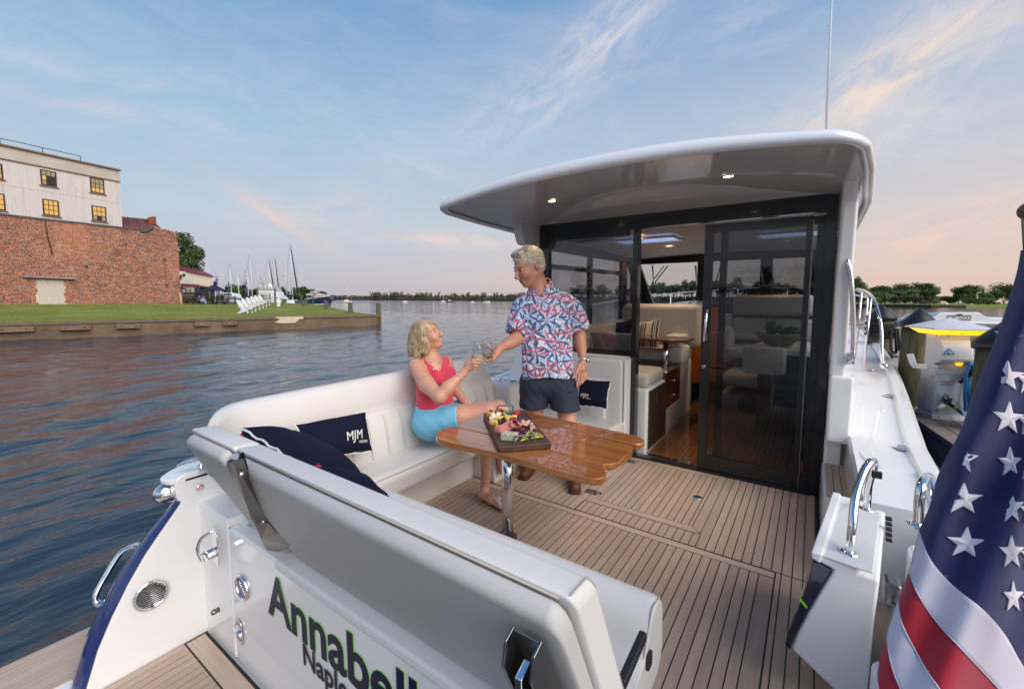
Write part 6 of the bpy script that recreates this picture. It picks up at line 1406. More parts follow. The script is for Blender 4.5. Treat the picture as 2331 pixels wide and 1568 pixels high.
def hairmat(name, c1, c2, sc=(1, 1, 1)):
    m = bpy.data.materials.new(name); m.use_nodes = True; nt = m.node_tree; b = nt.nodes['Principled BSDF']; b.inputs['Roughness'].default_value = .45; tc = N(nt, 'ShaderNodeTexCoord').outputs['Object']
    mp = N(nt, 'ShaderNodeMapping'); mp.inputs['Scale'].default_value = sc; Lk(nt, tc, mp.inputs[0]); n = N(nt, 'ShaderNodeTexNoise', i_Scale=1.0, i_Detail=5.0, i_Distortion=1.2); Lk(nt, mp.outputs[0], n.inputs['Vector'])
    Lk(nt, ramp(nt, n.outputs[0], [(.35, c1), (.62, c2)]), b.inputs['Base Color']); bp = N(nt, 'ShaderNodeBump', i_Strength=.9, i_Distance=.006); Lk(nt, n.outputs[0], bp.inputs['Height']); Lk(nt, bp.outputs[0], b.inputs['Normal']); return m
def strands(root, name, pts, m_):
    mb = MB()
    for path, r in pts: mb.tube(path, r, 4, caps=False)
    part(name, mb, m_, root, fix=False)
right_b = BR.copy(); right_b.z = 0; right_b.normalize(); tow = Vector((-BF.x, -BF.y, 0)).normalized(); UPV = Vector((0, 0, 1))
# ------------------------------------------------------------------ the man
def man():
    root = thing('person', 'standing silver haired man in leaf print shirt holding out a wine glass', 'person', P(1260, 1100, z=0), boat=True)
    D = 3.15
    hc = PB(1203, 607, 3.10); neck = PB(1229, 662, D + .01)
    body_pts = box8(1100, 560, 1345, 1115, 2.75, 3.45)
    lo, hi = bounds(body_pts, .05); lo[2] = -.01; hi[2] = hc.z + .22
    S_ = SDF(lo, hi, .0055)
    q, R_, f, s, u = head(S_, hc, -right_b * .80 + tow * .52 - UPV * .36, UPV - right_b * .12, 1.16, neck, .062, True)
    # trunk under the shirt
    S_.cap(PB(1238, 700, D), PB(1243, 852, D), .13, .12, .05, sq=(tow, .7)); S_.cap(PB(1190, 692, D), PB(1292, 692, D + .03), .06, .06, .05)
    # arms
    w1 = PB(1137, 793, 2.93); S_.chain([PB(1186, 700, D - .02), PB(1180, 768, 3.08), w1], [.056, .046, .029], .02); S_.cap(PB(1176, 772, 3.06), PB(1158, 782, 3.0), .047, .043, .02)
    w2 = PB(1327, 818, 3.14); S_.chain([PB(1302, 700, D), PB(1319, 765, 3.2), w2], [.056, .044, .029], .02); S_.cap(PB(1319, 770, 3.2), PB(1323, 790, 3.18), .045, .040, .02)
    h6 = lambda x, y, d: PB(887.8 + x * .15245, 705.7 + y * .15245, d)
    # right hand cradling the bowl of the glass
    S_.cap(w1, h6(1590, 650, 2.90), .026, .026, .015); S_.cap(h6(1600, 620, 2.90), h6(1560, 690, 2.89), .022, .024, .012); S_.cap(h6(1590, 640, 2.91), h6(1570, 690, 2.93), .02, .02, .012)
    S_.chain([h6(1595, 625, 2.91), h6(1550, 600, 2.925), h6(1490, 560, 2.93), h6(1447, 505, 2.93)], [.017, .014, .0115, .0085], .006)
    S_.chain([h6(1575, 680, 2.88), h6(1545, 735, 2.86), h6(1508, 762, 2.86)], [.013, .0105, .0085], .005); S_.chain([h6(1575, 695, 2.90), h6(1500, 742, 2.885), h6(1432, 765, 2.88)], [.013, .0105, .0085], .005)
    S_.chain([h6(1580, 690, 2.93), h6(1490, 722, 2.93), h6(1400, 738, 2.91)], [.013, .0105, .008], .005); S_.chain([h6(1585, 670, 2.95), h6(1500, 690, 2.96), h6(1430, 700, 2.95)], [.012, .009, .0075], .005)
    # left hand hanging
    h2 = lambda x, y, d: PB(1126.8 + x * .2178, 546.3 + y * .2178, d)
    S_.cap(w2, h2(905, 1345, 3.10), .026, .028, .015, sq=(tow, .7)); S_.cap(h2(885, 1350, 3.09), h2(938, 1352, 3.13), .018, .018, .012)
    S_.chain([h2(890, 1300, 3.09), h2(850, 1385, 3.06), h2(812, 1442, 3.05)], [.016, .0125, .009], .006)
    for a, b, c_, d_ in (((882, 1365), (872, 1450), (856, 1528), 3.09), ((904, 1370), (902, 1455), (882, 1515), 3.11), ((925, 1365), (928, 1440), (912, 1495), 3.13), ((944, 1355), (950, 1420), (935, 1468), 3.15)): S_.chain([h2(*a, d_), h2(*b, d_ - .01), h2(*c_, d_ - .02)], [.0125, .0105, .008], .004)
    # legs
    an1, an2 = P(1208, 1050, y=2.80), P(1309, 1078, y=2.80)
    S_.chain([PB(1215, 890, 3.18), PB(1214, 965, 3.22), PB(1211, 1010, 3.30), an1], [.088, .062, .056, .040], .03); S_.chain([PB(1285, 890, 3.16), PB(1293, 965, 3.12), PB(1300, 1020, 3.16), an2], [.088, .062, .056, .040], .03)
    S_.cap(an1, Vector((an1.x, an1.y, .05)), .036, .04, .02); S_.cap(an2, Vector((an2.x, an2.y, .05)), .036, .04, .02)
    part('body', S_.mesh(), SKIN, root, fix=False)
    # shirt
    T = SDF(*bounds(box8(1135, 650, 1360, 880, 2.85, 3.4), .06), .0075); sq = (tow, .66)
    T.chain([PB(1240, 697, D), PB(1240, 745, D - .01), PB(1243, 810, D - .02), PB(1243, 900, D - .01)], [.150, .190, .196, .192], .05, sq=sq)
    T.cap(PB(1192, 694, D), PB(1290, 690, D + .03), .064, .064, .06); T.cap(PB(1234, 664, D), PB(1240, 694, D), .072, .12, .04); T.cap(PB(1244, 660, D + .02), PB(1285, 688, D + .03), .05, .055, .04)
    T.chain([PB(1184, 703, D - .02), PB(1176, 752, 3.09)], [.070, .082], .03); T.chain([PB(1304, 702, D), PB(1322, 752, 3.19)], [.070, .080], .03)
    sl1, sl2 = SDF(T.lo, T.lo + T.n * T.h, T.h), None
    T.noise(.0036, 30)
    X = np.meshgrid(*T.ax, indexing='ij')
    hemz = PB(1240, 865, 3.0).z; hem = (hemz - X[2]) + .012 * np.cos((X[0] * right_b.x + X[1] * right_b.y - Vector((PB(1243, 860, 3.1))).dot(right_b)) * 16)
    T.V = np.maximum(T.V, hem.astype(np.float32))
    # sleeve hems: cut by planes only on the outer sides
    def cut(p, n, lim, sign):
        d = sum((X[i] - p[i]) * n[i] for i in range(3)); side = (X[0] * right_b.x + X[1] * right_b.y - lim) * sign; m_ = np.minimum(d, side); T.V = np.maximum(T.V, np.where(side > 0, np.minimum(d, .5), -1).astype(np.float32))
    ax1 = (PB(1172, 770, 3.07) - PB(1186, 700, D)).normalized(); cut(PB(1174, 757, 3.08), ax1, PB(1188, 760, 3.1).dot(right_b), -1)
    ax2 = (PB(1325, 765, 3.2) - PB(1304, 702, D)).normalized(); cut(PB(1323, 747, 3.19), ax2, PB(1303, 760, 3.12).dot(right_b), 1)
    # neck opening
    for k, (pp, rr) in enumerate(((neck + tow * .015, .068), (PB(1216, 678, 3.05), .030))): pass
    T.cap(neck + UPV * .02, neck + UPV * .12, .068, .075, 0, sub=True); T.cap(neck + tow * .06 - UPV * .01, neck + tow * .05 + UPV * .06, .045, .06, 0, sub=True)
    part('shirt', T.mesh(), SHIRT, root, fix=False)
    # collar: stand and two leaves
    cm = MB(); ring = [neck + UPV * (.0 - .018 * cos(a) * 1) + right_b * (.074 * sin(a)) + tow * (.070 * cos(a) + .012) + UPV * (.026 * sin(a) - .012 * cos(a) + .012) for a in [radians(28 + 304 * i / 24) for i in range(25)]]
    cm.loft([[p + UPV * .036 - (p - neck).normalized() * .006 for p in ring], [p + UPV * .040 + (p - neck).normalized() * .004 for p in ring], [p - UPV * .004 + (p - neck).normalized() * .026 for p in ring], [p - UPV * .02 for p in ring]], closed=False)
    part('collar', cm, SHIRT, root, fix=False, solid=.003)
    for g in (-1, 1):
        a = neck + right_b * (.022 * g) + tow * .085 + UPV * .008; part('collar_leaf', MB().add([a, a + right_b * (.052 * g) - tow * .03 + UPV * .030, a + right_b * (.048 * g) - tow * .002 - UPV * .030, a + right_b * .018 * g + tow * .016 - UPV * .052], [(0, 1, 2, 3)]), SHIRT, root, fix=False, solid=.003)
    bmat = mat('shirt_button', srgb(150, 130, 90), .3)
    for k in range(7):
        py = 690 + k * 27; c_ = PB(1228 + k * .4, py, D - .10); d_ = c_ - PB(1228, py, D + .5)
        # march to the shirt surface
        best = None
        for t in np.linspace(2.75, 3.2, 90):
            p = PB(1228 + k * .4, py, t); i = ((np.array(p) - T.lo) / T.h).astype(int)
            if (i >= 0).all() and (i < T.n).all() and T.V[tuple(i)] < 0: best = p; break
        if best: part('button', MB().ball(best - _M3.transposed() @ _f * .004, .0055, 6), bmat, root)
    # shorts
    Q = SDF(*bounds(box8(1160, 845, 1350, 955, 2.95, 3.4), .05), .0075)
    Q.cap(PB(1222, 868, D), PB(1268, 868, D), .125, .125, .04, sq=(tow, .9)); Q.chain([PB(1216, 880, 3.17), PB(1213, 965, 3.20)], [.108, .105], .02); Q.chain([PB(1279, 880, 3.15), PB(1293, 965, 3.11)], [.108, .106], .02); Q.noise(.0022, 45)
    Xq = np.meshgrid(*Q.ax, indexing='ij'); Q.V = np.maximum(Q.V, (PB(1250, 937, 3.05).z - Xq[2]).astype(np.float32))
    part('shorts', Q.mesh(), mat('charcoal_shorts', srgb(44, 50, 70), .85, noise=(14, .5, srgb(40, 43, 56)), bump=(500, .2)), root, fix=False)
    part('pocket_zip', MB().tube([PB(1294, 893, 3.035), PB(1308, 891, 3.04)], .003, 6), BLACKR, root)
    # boots
    BOOT = mat('brown_leather', srgb(104, 62, 42), .55, noise=(20, .6, srgb(72, 42, 30)), bump=(60, .4)); SOLE = mat('boot_sole', srgb(84, 48, 34), .7)
    for a_, dr_ in ((an1, (-right_b * .35 + tow * .9)), (an2, (-right_b * .15 + tow * .98))):
        dr_ = dr_.normalized(); b0 = Vector((a_.x, a_.y, 0)); B = SDF(*bounds([b0 - Vector((.2, .2, 0)), b0 + Vector((.2, .2, .2))], .05), .007)
        B.chain([b0 - dr_ * .05 + UPV * .055, b0 + dr_ * .06 + UPV * .050, b0 + dr_ * .16 + UPV * .035], [.044, .046, .036], .03); B.cap(b0 + UPV * .06 - dr_ * .01, b0 + UPV * .12 - dr_ * .012, .048, .050, .02); B.clip(b0 + UPV * .13, UPV); B.clip(b0 + UPV * .012, -UPV); part('boot', B.mesh(), BOOT, root, fix=False)
        sd_ = Vector((-dr_.y, dr_.x, 0)); sp = rpoly([b0 - dr_ * .10 - sd_ * .04, b0 + dr_ * .20 - sd_ * .045, b0 + dr_ * .20 + sd_ * .045, b0 - dr_ * .10 + sd_ * .04], .038); part('boot_sole', MB().prism([Vector((p.x, p.y, .0015)) for p in sp], (0, 0, .020)), SOLE, root, bevel=.004)
    # hair: cap with swept strands
    H = SDF(*bounds([q(-.16, -.13, -.10), q(.14, .13, .17), q(-.16, .13, .17), q(.14, -.13, -.1)], .05), .005); e = lambda p, r, k=.01, sub=False: H.ell(q(*p), [x * 1.16 for x in r], R_, k, sub)
    e((-.022, 0, .042), (.101, .083, .084)); e((-.052, 0, -.005), (.060, .076, .072), .02); H.cap(q(.050, -.040, .096), q(.050, .040, .096), .022, .022, .02)
    H.ell(q(.112, 0, -.015), [x * 1.16 for x in (.075, .10, .072)], R_, 0, True); H.ell(q(.03, -.085, -.04), [x * 1.16 for x in (.05, .03, .05)], R_, 0, True); H.ell(q(.03, .085, -.04), [x * 1.16 for x in (.05, .03, .05)], R_, 0, True)
    X = np.meshgrid(*H.ax, indexing='ij'); H.noise(.0016, 110); HM = hairmat('silver_hair', srgb(156, 144, 126), srgb(232, 220, 196), (30, 30, 90)); part('hair', H.mesh(), HM, root, fix=False)
    rg = random.Random(9); ps = []
    for k in range(150):
        a = rg.uniform(-1.3, 1.3); z = rg.uniform(.2, 1.25); p0 = q(.070 * cos(a * .6) * cos(z) + .0 - .02, .080 * sin(a), .042 + .082 * sin(z)); d1 = (f * .02 - s * .0 + u * -.004) * 1.0; p1 = p0 + (f * rg.uniform(-.02, .02) + s * rg.uniform(.004, .028) + u * rg.uniform(-.006, .006)); ps.append(([p0, (p0 + p1) / 2 + u * .004, p1], .0012))
    strands(root, 'hair_strands', ps, HM)
    face_parts(root, q, 1.16, mat('grey_brow', srgb(168, 156, 140), .8), None, mat('lips_m', srgb(160, 92, 80), .5), .6)
    # watch and ring
    ax_ = (w2 - PB(1319, 765, 3.2)).normalized(); t1 = ax_.orthogonal().normalized(); t2 = ax_.cross(t1); R3 = Matrix((t1, t2, ax_)).transposed(); wc = w2 + ax_ * .002
    part('watch_band', MB().lathe([(.0325, -.009), (.036, -.009), (.036, .009), (.0325, .009)], wc, 24, R3, caps=False), CHROME, root)
    fd = (right_b * .9 + tow * .35).normalized(); R4 = Matrix((ax_, fd.cross(ax_).normalized(), fd)).transposed(); part('watch_case', MB().lathe([(.020, 0), (.021, .008), (.017, .012), (.001, .012)], wc + fd * .033, 22, R4), CHROME, root); part('watch_dial', MB().lathe([(.0165, .0125), (.001, .0128)], wc + fd * .033, 20, R4, caps=False), BLACKR, root)
    return root
# leaf print: radiating leaves around scattered centres, in slate, coral and pale blue on white
SHIRT = bpy.data.materials.new('tropical_leaf_print'); SHIRT.use_nodes = True
def shirtm():
    nt = SHIRT.node_tree; b = nt.nodes['Principled BSDF']; b.inputs['Roughness'].default_value = .8; b.inputs['Sheen Weight'].default_value = .15
    tc = N(nt, 'ShaderNodeTexCoord').outputs['Object']; r_ = N(nt, 'ShaderNodeVectorMath', operation='DOT_PRODUCT'); Lk(nt, tc, r_.inputs[0]); r_.inputs[1].default_value = right_b; sp = N(nt, 'ShaderNodeSeparateXYZ'); Lk(nt, tc, sp.inputs[0])
    base = None; col = srgb(222, 220, 232)
    for sc, off, nl, wid, rad, c_, ph, seed in ((8.0, .0, 3.0, .19, .85, srgb(192, 204, 230), .4, 0), (9.0, .37, 3.5, .13, .80, srgb(160, 182, 214), 1.9, 3), (7.5, .71, 3.5, .13, .82, srgb(58, 90, 130), .9, 5), (9.5, .13, 2.5, .10, .75, srgb(64, 96, 136), 2.4, 9), (7.8, .52, 3.5, .13, .80, srgb(216, 96, 120), 0, 12)):
        cb = N(nt, 'ShaderNodeCombineXYZ'); Lk(nt, mth(nt, 'ADD', mth(nt, 'MULTIPLY', r_.outputs['Value'], sc), off * 5 + seed), cb.inputs[0]); Lk(nt, mth(nt, 'ADD', mth(nt, 'MULTIPLY', sp.outputs[2], sc), off * 7), cb.inputs[1])
        v = N(nt, 'ShaderNodeTexVoronoi', voronoi_dimensions='2D', i_Scale=1.0, i_Randomness=.75); Lk(nt, cb.outputs[0], v.inputs['Vector']); d = N(nt, 'ShaderNodeVectorMath', operation='SUBTRACT'); Lk(nt, cb.outputs[0], d.inputs[0]); Lk(nt, v.outputs['Position'], d.inputs[1]); q = N(nt, 'ShaderNodeSeparateXYZ'); Lk(nt, d.outputs[0], q.inputs[0])
        dist = v.outputs['Distance']; ang = mth(nt, 'ADD', mth(nt, 'ARCTAN2', q.outputs[1], q.outputs[0]), mth(nt, 'MULTIPLY', dist, .22 if seed % 2 else -.2))
        fr_ = mth(nt, 'ABSOLUTE', mth(nt, 'SINE', mth(nt, 'ADD', mth(nt, 'MULTIPLY', ang, nl / 1.0), ph)))
        # leaf half-width tapers to both ends
        t = mth(nt, 'DIVIDE', dist, rad); w_ = mth(nt, 'MULTIPLY', mth(nt, 'MULTIPLY', t, mth(nt, 'SUBTRACT', 1.0, t)), wid * 9.0); leaf = mth(nt, 'GREATER_THAN', w_, mth(nt, 'MULTIPLY', fr_, mth(nt, 'ADD', mth(nt, 'MULTIPLY', t, .9), .15)))
        # only an upward fan of each star for the coral leaves
        msk = leaf if seed < 12 else mth(nt, 'MULTIPLY', leaf, mth(nt, 'GREATER_THAN', q.outputs[1], -.12)); col = mixc(nt, msk, col, c_)
    Lk(nt, col, b.inputs['Base Color']); n = N(nt, 'ShaderNodeTexNoise', i_Scale=14.0, i_Detail=3.0); Lk(nt, tc, n.inputs['Vector']); bp = N(nt, 'ShaderNodeBump', i_Strength=.35, i_Distance=.02); Lk(nt, n.outputs[0], bp.inputs['Height']); Lk(nt, bp.outputs[0], b.inputs['Normal'])
shirtm()
man()
# ------------------------------------------------------------------ the woman
def woman():
    root = thing('person', 'seated blonde woman in coral tank top and aqua shorts raising a wine glass', 'person', P(1000, 985, z=.35), boat=True)
    hc = PB(973, 763, 3.0); neck = PB(981, 820, 3.02)
    lo, hi = bounds(box8(920, 720, 1170, 1160, 2.65, 3.3) + [P(1160, 1170, z=0)], .05); lo[2] = .0; hi[2] = hc.z + .17
    S_ = SDF(lo, hi, .0055)
    q, R_, f, s, u = head(S_, hc, right_b * .86 + tow * .30 + UPV * .36, UPV - right_b * .45 + tow * .05, .95, neck, .047, False)
    # trunk
    ch = PB(984, 850, 3.02); S_.cap(PB(950, 836, 2.97), PB(1012, 824, 3.12), .045, .045, .04); S_.cap(ch, PB(990, 905, 3.0), .112, .105, .05, sq=(tow, .85)); S_.cap(PB(990, 905, 3.0), PB(985, 950, 3.0), .10, .125, .05); S_.cap(PB(980, 826, 3.03), PB(986, 838, 3.01), .05, .075, .04)
    for p in ((1001, 864, 2.945), (1020, 858, 3.03)): S_.ell(PB(*p), (.050, .050, .050), None, .04)
    el = PB(1001, 903, 2.72); w1 = PB(887.8 + 1085 * .15245, 705.7 + 950 * .15245, 2.78)
    S_.chain([PB(946, 832, 2.95), PB(972, 875, 2.82), el], [.050, .053, .042], .02); S_.chain([el, PB(1020, 882, 2.74), w1], [.043, .042, .026], .02)
    w2 = PB(1066, 925, 2.98); S_.chain([PB(1018, 828, 3.12), PB(1035, 885, 3.08), w2], [.044, .038, .025], .02); S_.cap(w2, PB(1085, 935, 2.96), .024, .026, .015)
    h6 = lambda x, y, d: PB(887.8 + x * .15245, 705.7 + y * .15245, d)
    S_.cap(w1, h6(1170, 850, 2.785), .024, .027, .015); S_.cap(h6(1170, 790, 2.78), h6(1200, 860, 2.78), .023, .021, .012); S_.cap(h6(1165, 800, 2.80), h6(1190, 850, 2.80), .022, .02, .012)
    S_.chain([h6(1180, 765, 2.775), h6(1240, 745, 2.755), h6(1310, 745, 2.752), h6(1372, 752, 2.765)], [.013, .0105, .0095, .0075], .005); S_.chain([h6(1195, 790, 2.765), h6(1260, 785, 2.75), h6(1345, 795, 2.765)], [.0125, .0105, .008], .005)
    S_.chain([h6(1200, 825, 2.765), h6(1265, 835, 2.755), h6(1312, 828, 2.77)], [.012, .010, .0078], .005); S_.chain([h6(1200, 860, 2.77), h6(1255, 878, 2.765), h6(1290, 868, 2.775)], [.011, .009, .007], .005)
    S_.chain([h6(1165, 790, 2.80), h6(1195, 735, 2.81), h6(1238, 700, 2.815)], [.014, .0115, .0085], .006)
    # legs: near thigh to the knee, shin down to the sandal; far leg behind the table post
    kn = PB(1112, 937, 2.90); an = P(1104, 1112, y=2.235); foot = P(1118, 1138, z=.04)
    S_.chain([PB(990, 955, 2.95), PB(1050, 950, 2.90), kn], [.095, .082, .056], .03); S_.chain([kn, PB(1112, 985, 2.93), PB(1108, 1020, 2.94), an], [.055, .053, .045, .029], .03)
    hl = P(1100, 1128, z=.035); S_.cap(an, hl, .030, .030, .02); S_.chain([hl, P(1118, 1136, z=.045), P(1137, 1150, z=.028)], [.031, .031, .024], .02, sq=(UPV, .8))
    for k in range(5): a_ = P(1134 + k * 2.2, 1146 + 2.2 * (2 - k) * .9, z=.022); S_.cap(a_, a_ + (P(1146, 1158, z=.02) - P(1134, 1146, z=.02)) * (.8 if k else .95), .010, .008 if k else .011, .006)
    kn2 = PB(1136, 930, 3.10); S_.chain([PB(1000, 945, 3.08), kn2], [.09, .056], .03); S_.chain([kn2, PB(1140, 1000, 3.16), PB(1143, 1070, 3.22)], [.055, .05, .03], .03)
    part('body', S_.mesh(), SKIN2, root, fix=False)
    # tank top
    T = SDF(*bounds(box8(925, 795, 1075, 955, 2.75, 3.3), .05), .0055)
    T.cap(PB(952, 835, 2.985), PB(1010, 825, 3.10), .048, .048, .04); T.cap(ch, PB(990, 905, 3.0), .124, .115, .05, sq=(tow, .88)); T.cap(PB(990, 905, 3.0), PB(988, 948, 3.0), .116, .146, .05)
    for p in ((1001, 862, 2.93), (1020, 856, 3.02)): T.ell(PB(*p), (.068, .066, .066), None, .04)
    T.noise(.0010, 50)
    T.cap(PB(947, 830, 2.95), PB(958, 868, 2.85), .056, .060, 0, sub=True); T.cap(PB(1030, 826, 3.14), PB(1040, 866, 3.10), .05, .05, 0, sub=True)   # arm holes
    T.cap(neck, PB(981, 790, 3.02), .062, .07, 0, sub=True); T.cap(PB(990, 812, 2.96), PB(1002, 836, 2.91), .052, .034, 0, sub=True)
    Xt = np.meshgrid(*T.ax, indexing='ij'); T.V = np.maximum(T.V, (PB(990, 932, 2.95).z - Xt[2]).astype(np.float32))
    part('tank_top', T.mesh(), mat('coral_knit', srgb(224, 60, 86), .8, sheen=.3, bump=(600, .2), noise=(10, .4, srgb(206, 46, 74))), root, fix=False)
    # shorts
    Q = SDF(*bounds(box8(940, 905, 1075, 1000, 2.75, 3.3), .05), .006)
    Q.cap(PB(986, 935, 3.0), PB(984, 957, 2.98), .128, .14, .04); Q.chain([PB(985, 958, 2.96), PB(1060, 950, 2.89)], [.112, .100], .03); Q.chain([PB(1000, 945, 3.08), PB(1066, 938, 3.08)], [.10, .09], .03); Q.noise(.0016, 35)
    axq = (PB(1110, 940, 2.89) - PB(985, 958, 2.96)).normalized(); Q.clip(PB(1049, 950, 2.90), axq); Q.clip(PB(985, 918, 2.95), UPV); Q.clip(Vector((0, 0, .345)), -UPV)
    part('shorts', Q.mesh(), mat('aqua_cotton', srgb(126, 196, 226), .85, bump=(500, .15), noise=(12, .4, srgb(94, 180, 216))), root, fix=False)
    # hair: a chin length bob
    H = SDF(*bounds([q(-.2, -.16, -.22), q(.12, .16, .17), q(-.2, .16, .17), q(.12, -.16, -.22)], .06), .005); sc = .95; e = lambda p, r, k=.012, sub=False: H.ell(q(*p), [x * sc for x in r], R_, k, sub)
    e((-.020, 0, .040), (.108, .092, .090)); e((-.055, 0, -.035), (.078, .094, .085), .03); e((-.030, .070, -.045), (.048, .030, .085), .02); e((-.030, -.070, -.045), (.048, .030, .085), .02)
    H.cap(PB(948, 775, 3.0), PB(944, 795, 2.98), .060, .046, .03); H.cap(PB(954, 785, 2.96), PB(948, 810, 2.95), .036, .016, .03); H.cap(PB(938, 788, 3.02), PB(932, 810, 3.0), .030, .010, .03); H.cap(PB(966, 778, 2.93), PB(962, 800, 2.93), .024, .008, .02)
    e((.105, 0, -.020), (.085, .085, .088), 0, True); e((.06, 0, -.12), (.06, .06, .06), 0, True)
    H.cap(q(.055, -.055, .050), q(.040, -.068, -.030), .018, .012, .015); H.noise(.0010, 60); HM = hairmat('blonde_hair', srgb(124, 102, 76), srgb(206, 186, 150), (90, 90, 9)); part('hair', H.mesh(), HM, root, fix=False)
    rg = random.Random(4); ps = []
    for k in range(420):
        side = -1 if rg.random() < .75 else 1; t = rg.uniform(-.9, .75); p0 = q(.075 * sin(t) - .015, side * (.030 + .05 * rg.random()), .040 + .088 * cos(t) * rg.uniform(.75, 1.02)); e_ = PB(rg.uniform(928, 962), rg.uniform(792, 812), rg.uniform(2.93, 3.06)); m1 = q(-.01 + .06 * sin(t) - .03, side * .104, .0 - .02 * rg.random()); ps.append((smooth_path([p0, m1, m1.lerp(e_, .6) + s * side * .01, e_], 4), .0013))
    strands(root, 'hair_strands', ps, HM)
    face_parts(root, q, .95, mat('blonde_brow', srgb(150, 110, 76), .8), None, mat('lips_w', srgb(196, 84, 84), .4), 1.6, True)
    # necklace, bracelets, ring
    nk = [PB(966, 812, 2.965), PB(972, 828, 2.925), PB(985, 840, 2.905), PB(1000, 830, 2.93), PB(1002, 818, 2.965)]; part('necklace', MB().tube(smooth_path(nk, 5), .0012, 5), CHROME, root); part('pendant', MB().ball(PB(987, 842, 2.895), .006, 6), CHROME, root)
    def brace(c_, ax_, r): 
        ax_ = ax_.normalized(); t1 = ax_.orthogonal().normalized(); t2 = ax_.cross(t1); m = MB()
        for k in range(22): m.ball(c_ + (t1 * cos(2 * pi * k / 22) + t2 * sin(2 * pi * k / 22)) * r, .0040, 4)
        part('bracelet', m, CHROME, root)
    brace(w1 + (PB(1020, 882, 2.74) - w1) * .22, w1 - el, .0325); brace(w2 + (PB(1035, 885, 3.08) - w2) * .1, w2 - PB(1035, 885, 3.08), .030)
    part('ring', MB().lathe([(.0115, -.002), (.0125, 0), (.0115, .002)], h6(1288, 832, 2.762), 12, Matrix.Rotation(pi / 2, 3, 'Y'), caps=False), CHROME, root)
    # sandal
    sp = [P(*q_, z=.004) for q_ in ((1088, 1130), (1098, 1122), (1116, 1130), (1145, 1150), (1152, 1160), (1143, 1164), (1118, 1150), (1098, 1140))]; sp = smooth_path(sp + [sp[0]], 4)[:-1]
    part('sandal_sole', MB().prism([Vector((p.x, p.y, .0015)) for p in sp], (0, 0, .016)), mat('sandal_brown', srgb(96, 70, 52), .7), root, bevel=.004)
    for a, b, c_ in (((1111, 1146), (1124, 1133), (1139, 1148)), ((1140, 1136), (1134, 1132), (1139, 1148))):
        pa_, pb_, pc_ = P(*a, z=.018), P(*b, z=.078), P(*c_, z=.05); part('sandal_strap', MB().tube(smooth_path([pa_, pb_, pc_], 5), .007, 6, flat=.5), mat('strap_white', (.7, .68, .64), .5), root)
    return root
woman()
# ================================================================== the dock on the right
def flr(p, z): q = Vector(p); q.z = z; return q
WOODP = bpy.data.materials.new('piling_wood'); WOODP.use_nodes = True
def pil():
    nt = WOODP.node_tree; b = nt.nodes['Principled BSDF']; b.inputs['Roughness'].default_value = .9; pos = N(nt, 'ShaderNodeNewGeometry').outputs['Position']
    mp = N(nt, 'ShaderNodeMapping'); mp.inputs['Scale'].default_value = (9, 9, .8); Lk(nt, pos, mp.inputs[0]); n = N(nt, 'ShaderNodeTexNoise', i_Scale=2.2, i_Detail=7.0, i_Roughness=.7, i_Distortion=.4); Lk(nt, mp.outputs[0], n.inputs['Vector'])
    Lk(nt, ramp(nt, n.outputs[0], [(.28, srgb(36, 42, 32)), (.45, srgb(72, 76, 56)), (.6, srgb(100, 94, 74)), (.75, srgb(60, 52, 40))]), b.inputs['Base Color'])
    bp = N(nt, 'ShaderNodeBump', i_Strength=.8, i_Distance=.02); Lk(nt, n.outputs[0], bp.inputs['Height']); Lk(nt, bp.outputs[0], b.inputs['Normal'])
pil()
def crop5(x, y): return ((3300 + x / 2.24) / 1.7572, (1100 + y / 2.24) / 1.7572)
DKW = mat('grey_dock_wood', srgb(140, 132, 122), .9, rand=.1, grain=((3, 3, 20), 1, srgb(84, 76, 68), .8), bump=(50, .6))
def piling(label, top, wpx, depth, zb=-3.5, rope=False, spike=True):
    p = W(*top, depth=depth); r = wpx / 2 / FPX * depth; o = thing('dock_piling', label, 'piling', flr(p, WZ))
    p_ = Vector((p.x, p.y, 0)); zt = p.z; zc = zt - r * 1.05
    part('pile', MB().tube([p_ + Vector((0, 0, zc)), p_ + Vector((0, 0, (zc + zb) / 2)), p_ + Vector((0, 0, zb))], [r * .90, r * 1.0, r * 1.12], 22), WOODP, o)
    part('cap', MB().lathe([(.001, zt), (r * .10, zt - r * .03), (r * 1.04, zc + r * .05), (r * 1.06, zc - r * .02), (r * 1.04, zc - r * .28), (r * .9, zc - r * .28)], p_, 26), BLACKR, o)
    if rope:
        rp = mat('black_rope', (.015, .015, .018), .8); m = MB(); rr = random.Random(3)
        for k in range(7):
            z0 = zc - r * (.55 + .17 * k); m.tube([p_ + Vector((r * 1.05 * cos(a), r * 1.05 * sin(a), z0 + r * .10 * sin(a * (1 + k % 2) + k))) for a in [2 * pi * i / 24 for i in range(24)]], .012, 6, closed=True)
        for k in range(3):
            a = radians(-60 + 24 * k); m.tube(smooth_path([p_ + Vector((r * 1.1 * cos(a), r * 1.1 * sin(a), zc - r)), p_ + Vector((r * 1.3 * cos(a), r * 1.3 * sin(a), zc - r * 2.6)), p_ + Vector((r * 1.15 * cos(a + .8), r * 1.15 * sin(a + .8), zc - r * 3.0)), p_ + Vector((r * 1.1 * cos(a + 1), r * 1.1 * sin(a + 1), zc - r))], 6), .012, 6)
        part('rope', m, rp, o)
    return o
piling('nearest full wooden piling with black cone cap left of the power pedestal', crop5(855, 298), 66, 4.6)
piling('wooden piling wrapped in black rope behind the bow rail', crop5(515, 268), 52, 5.9, rope=True)
piling('wooden piling with black cap half hidden behind the flag', crop5(1640, 398), 104, 3.6)
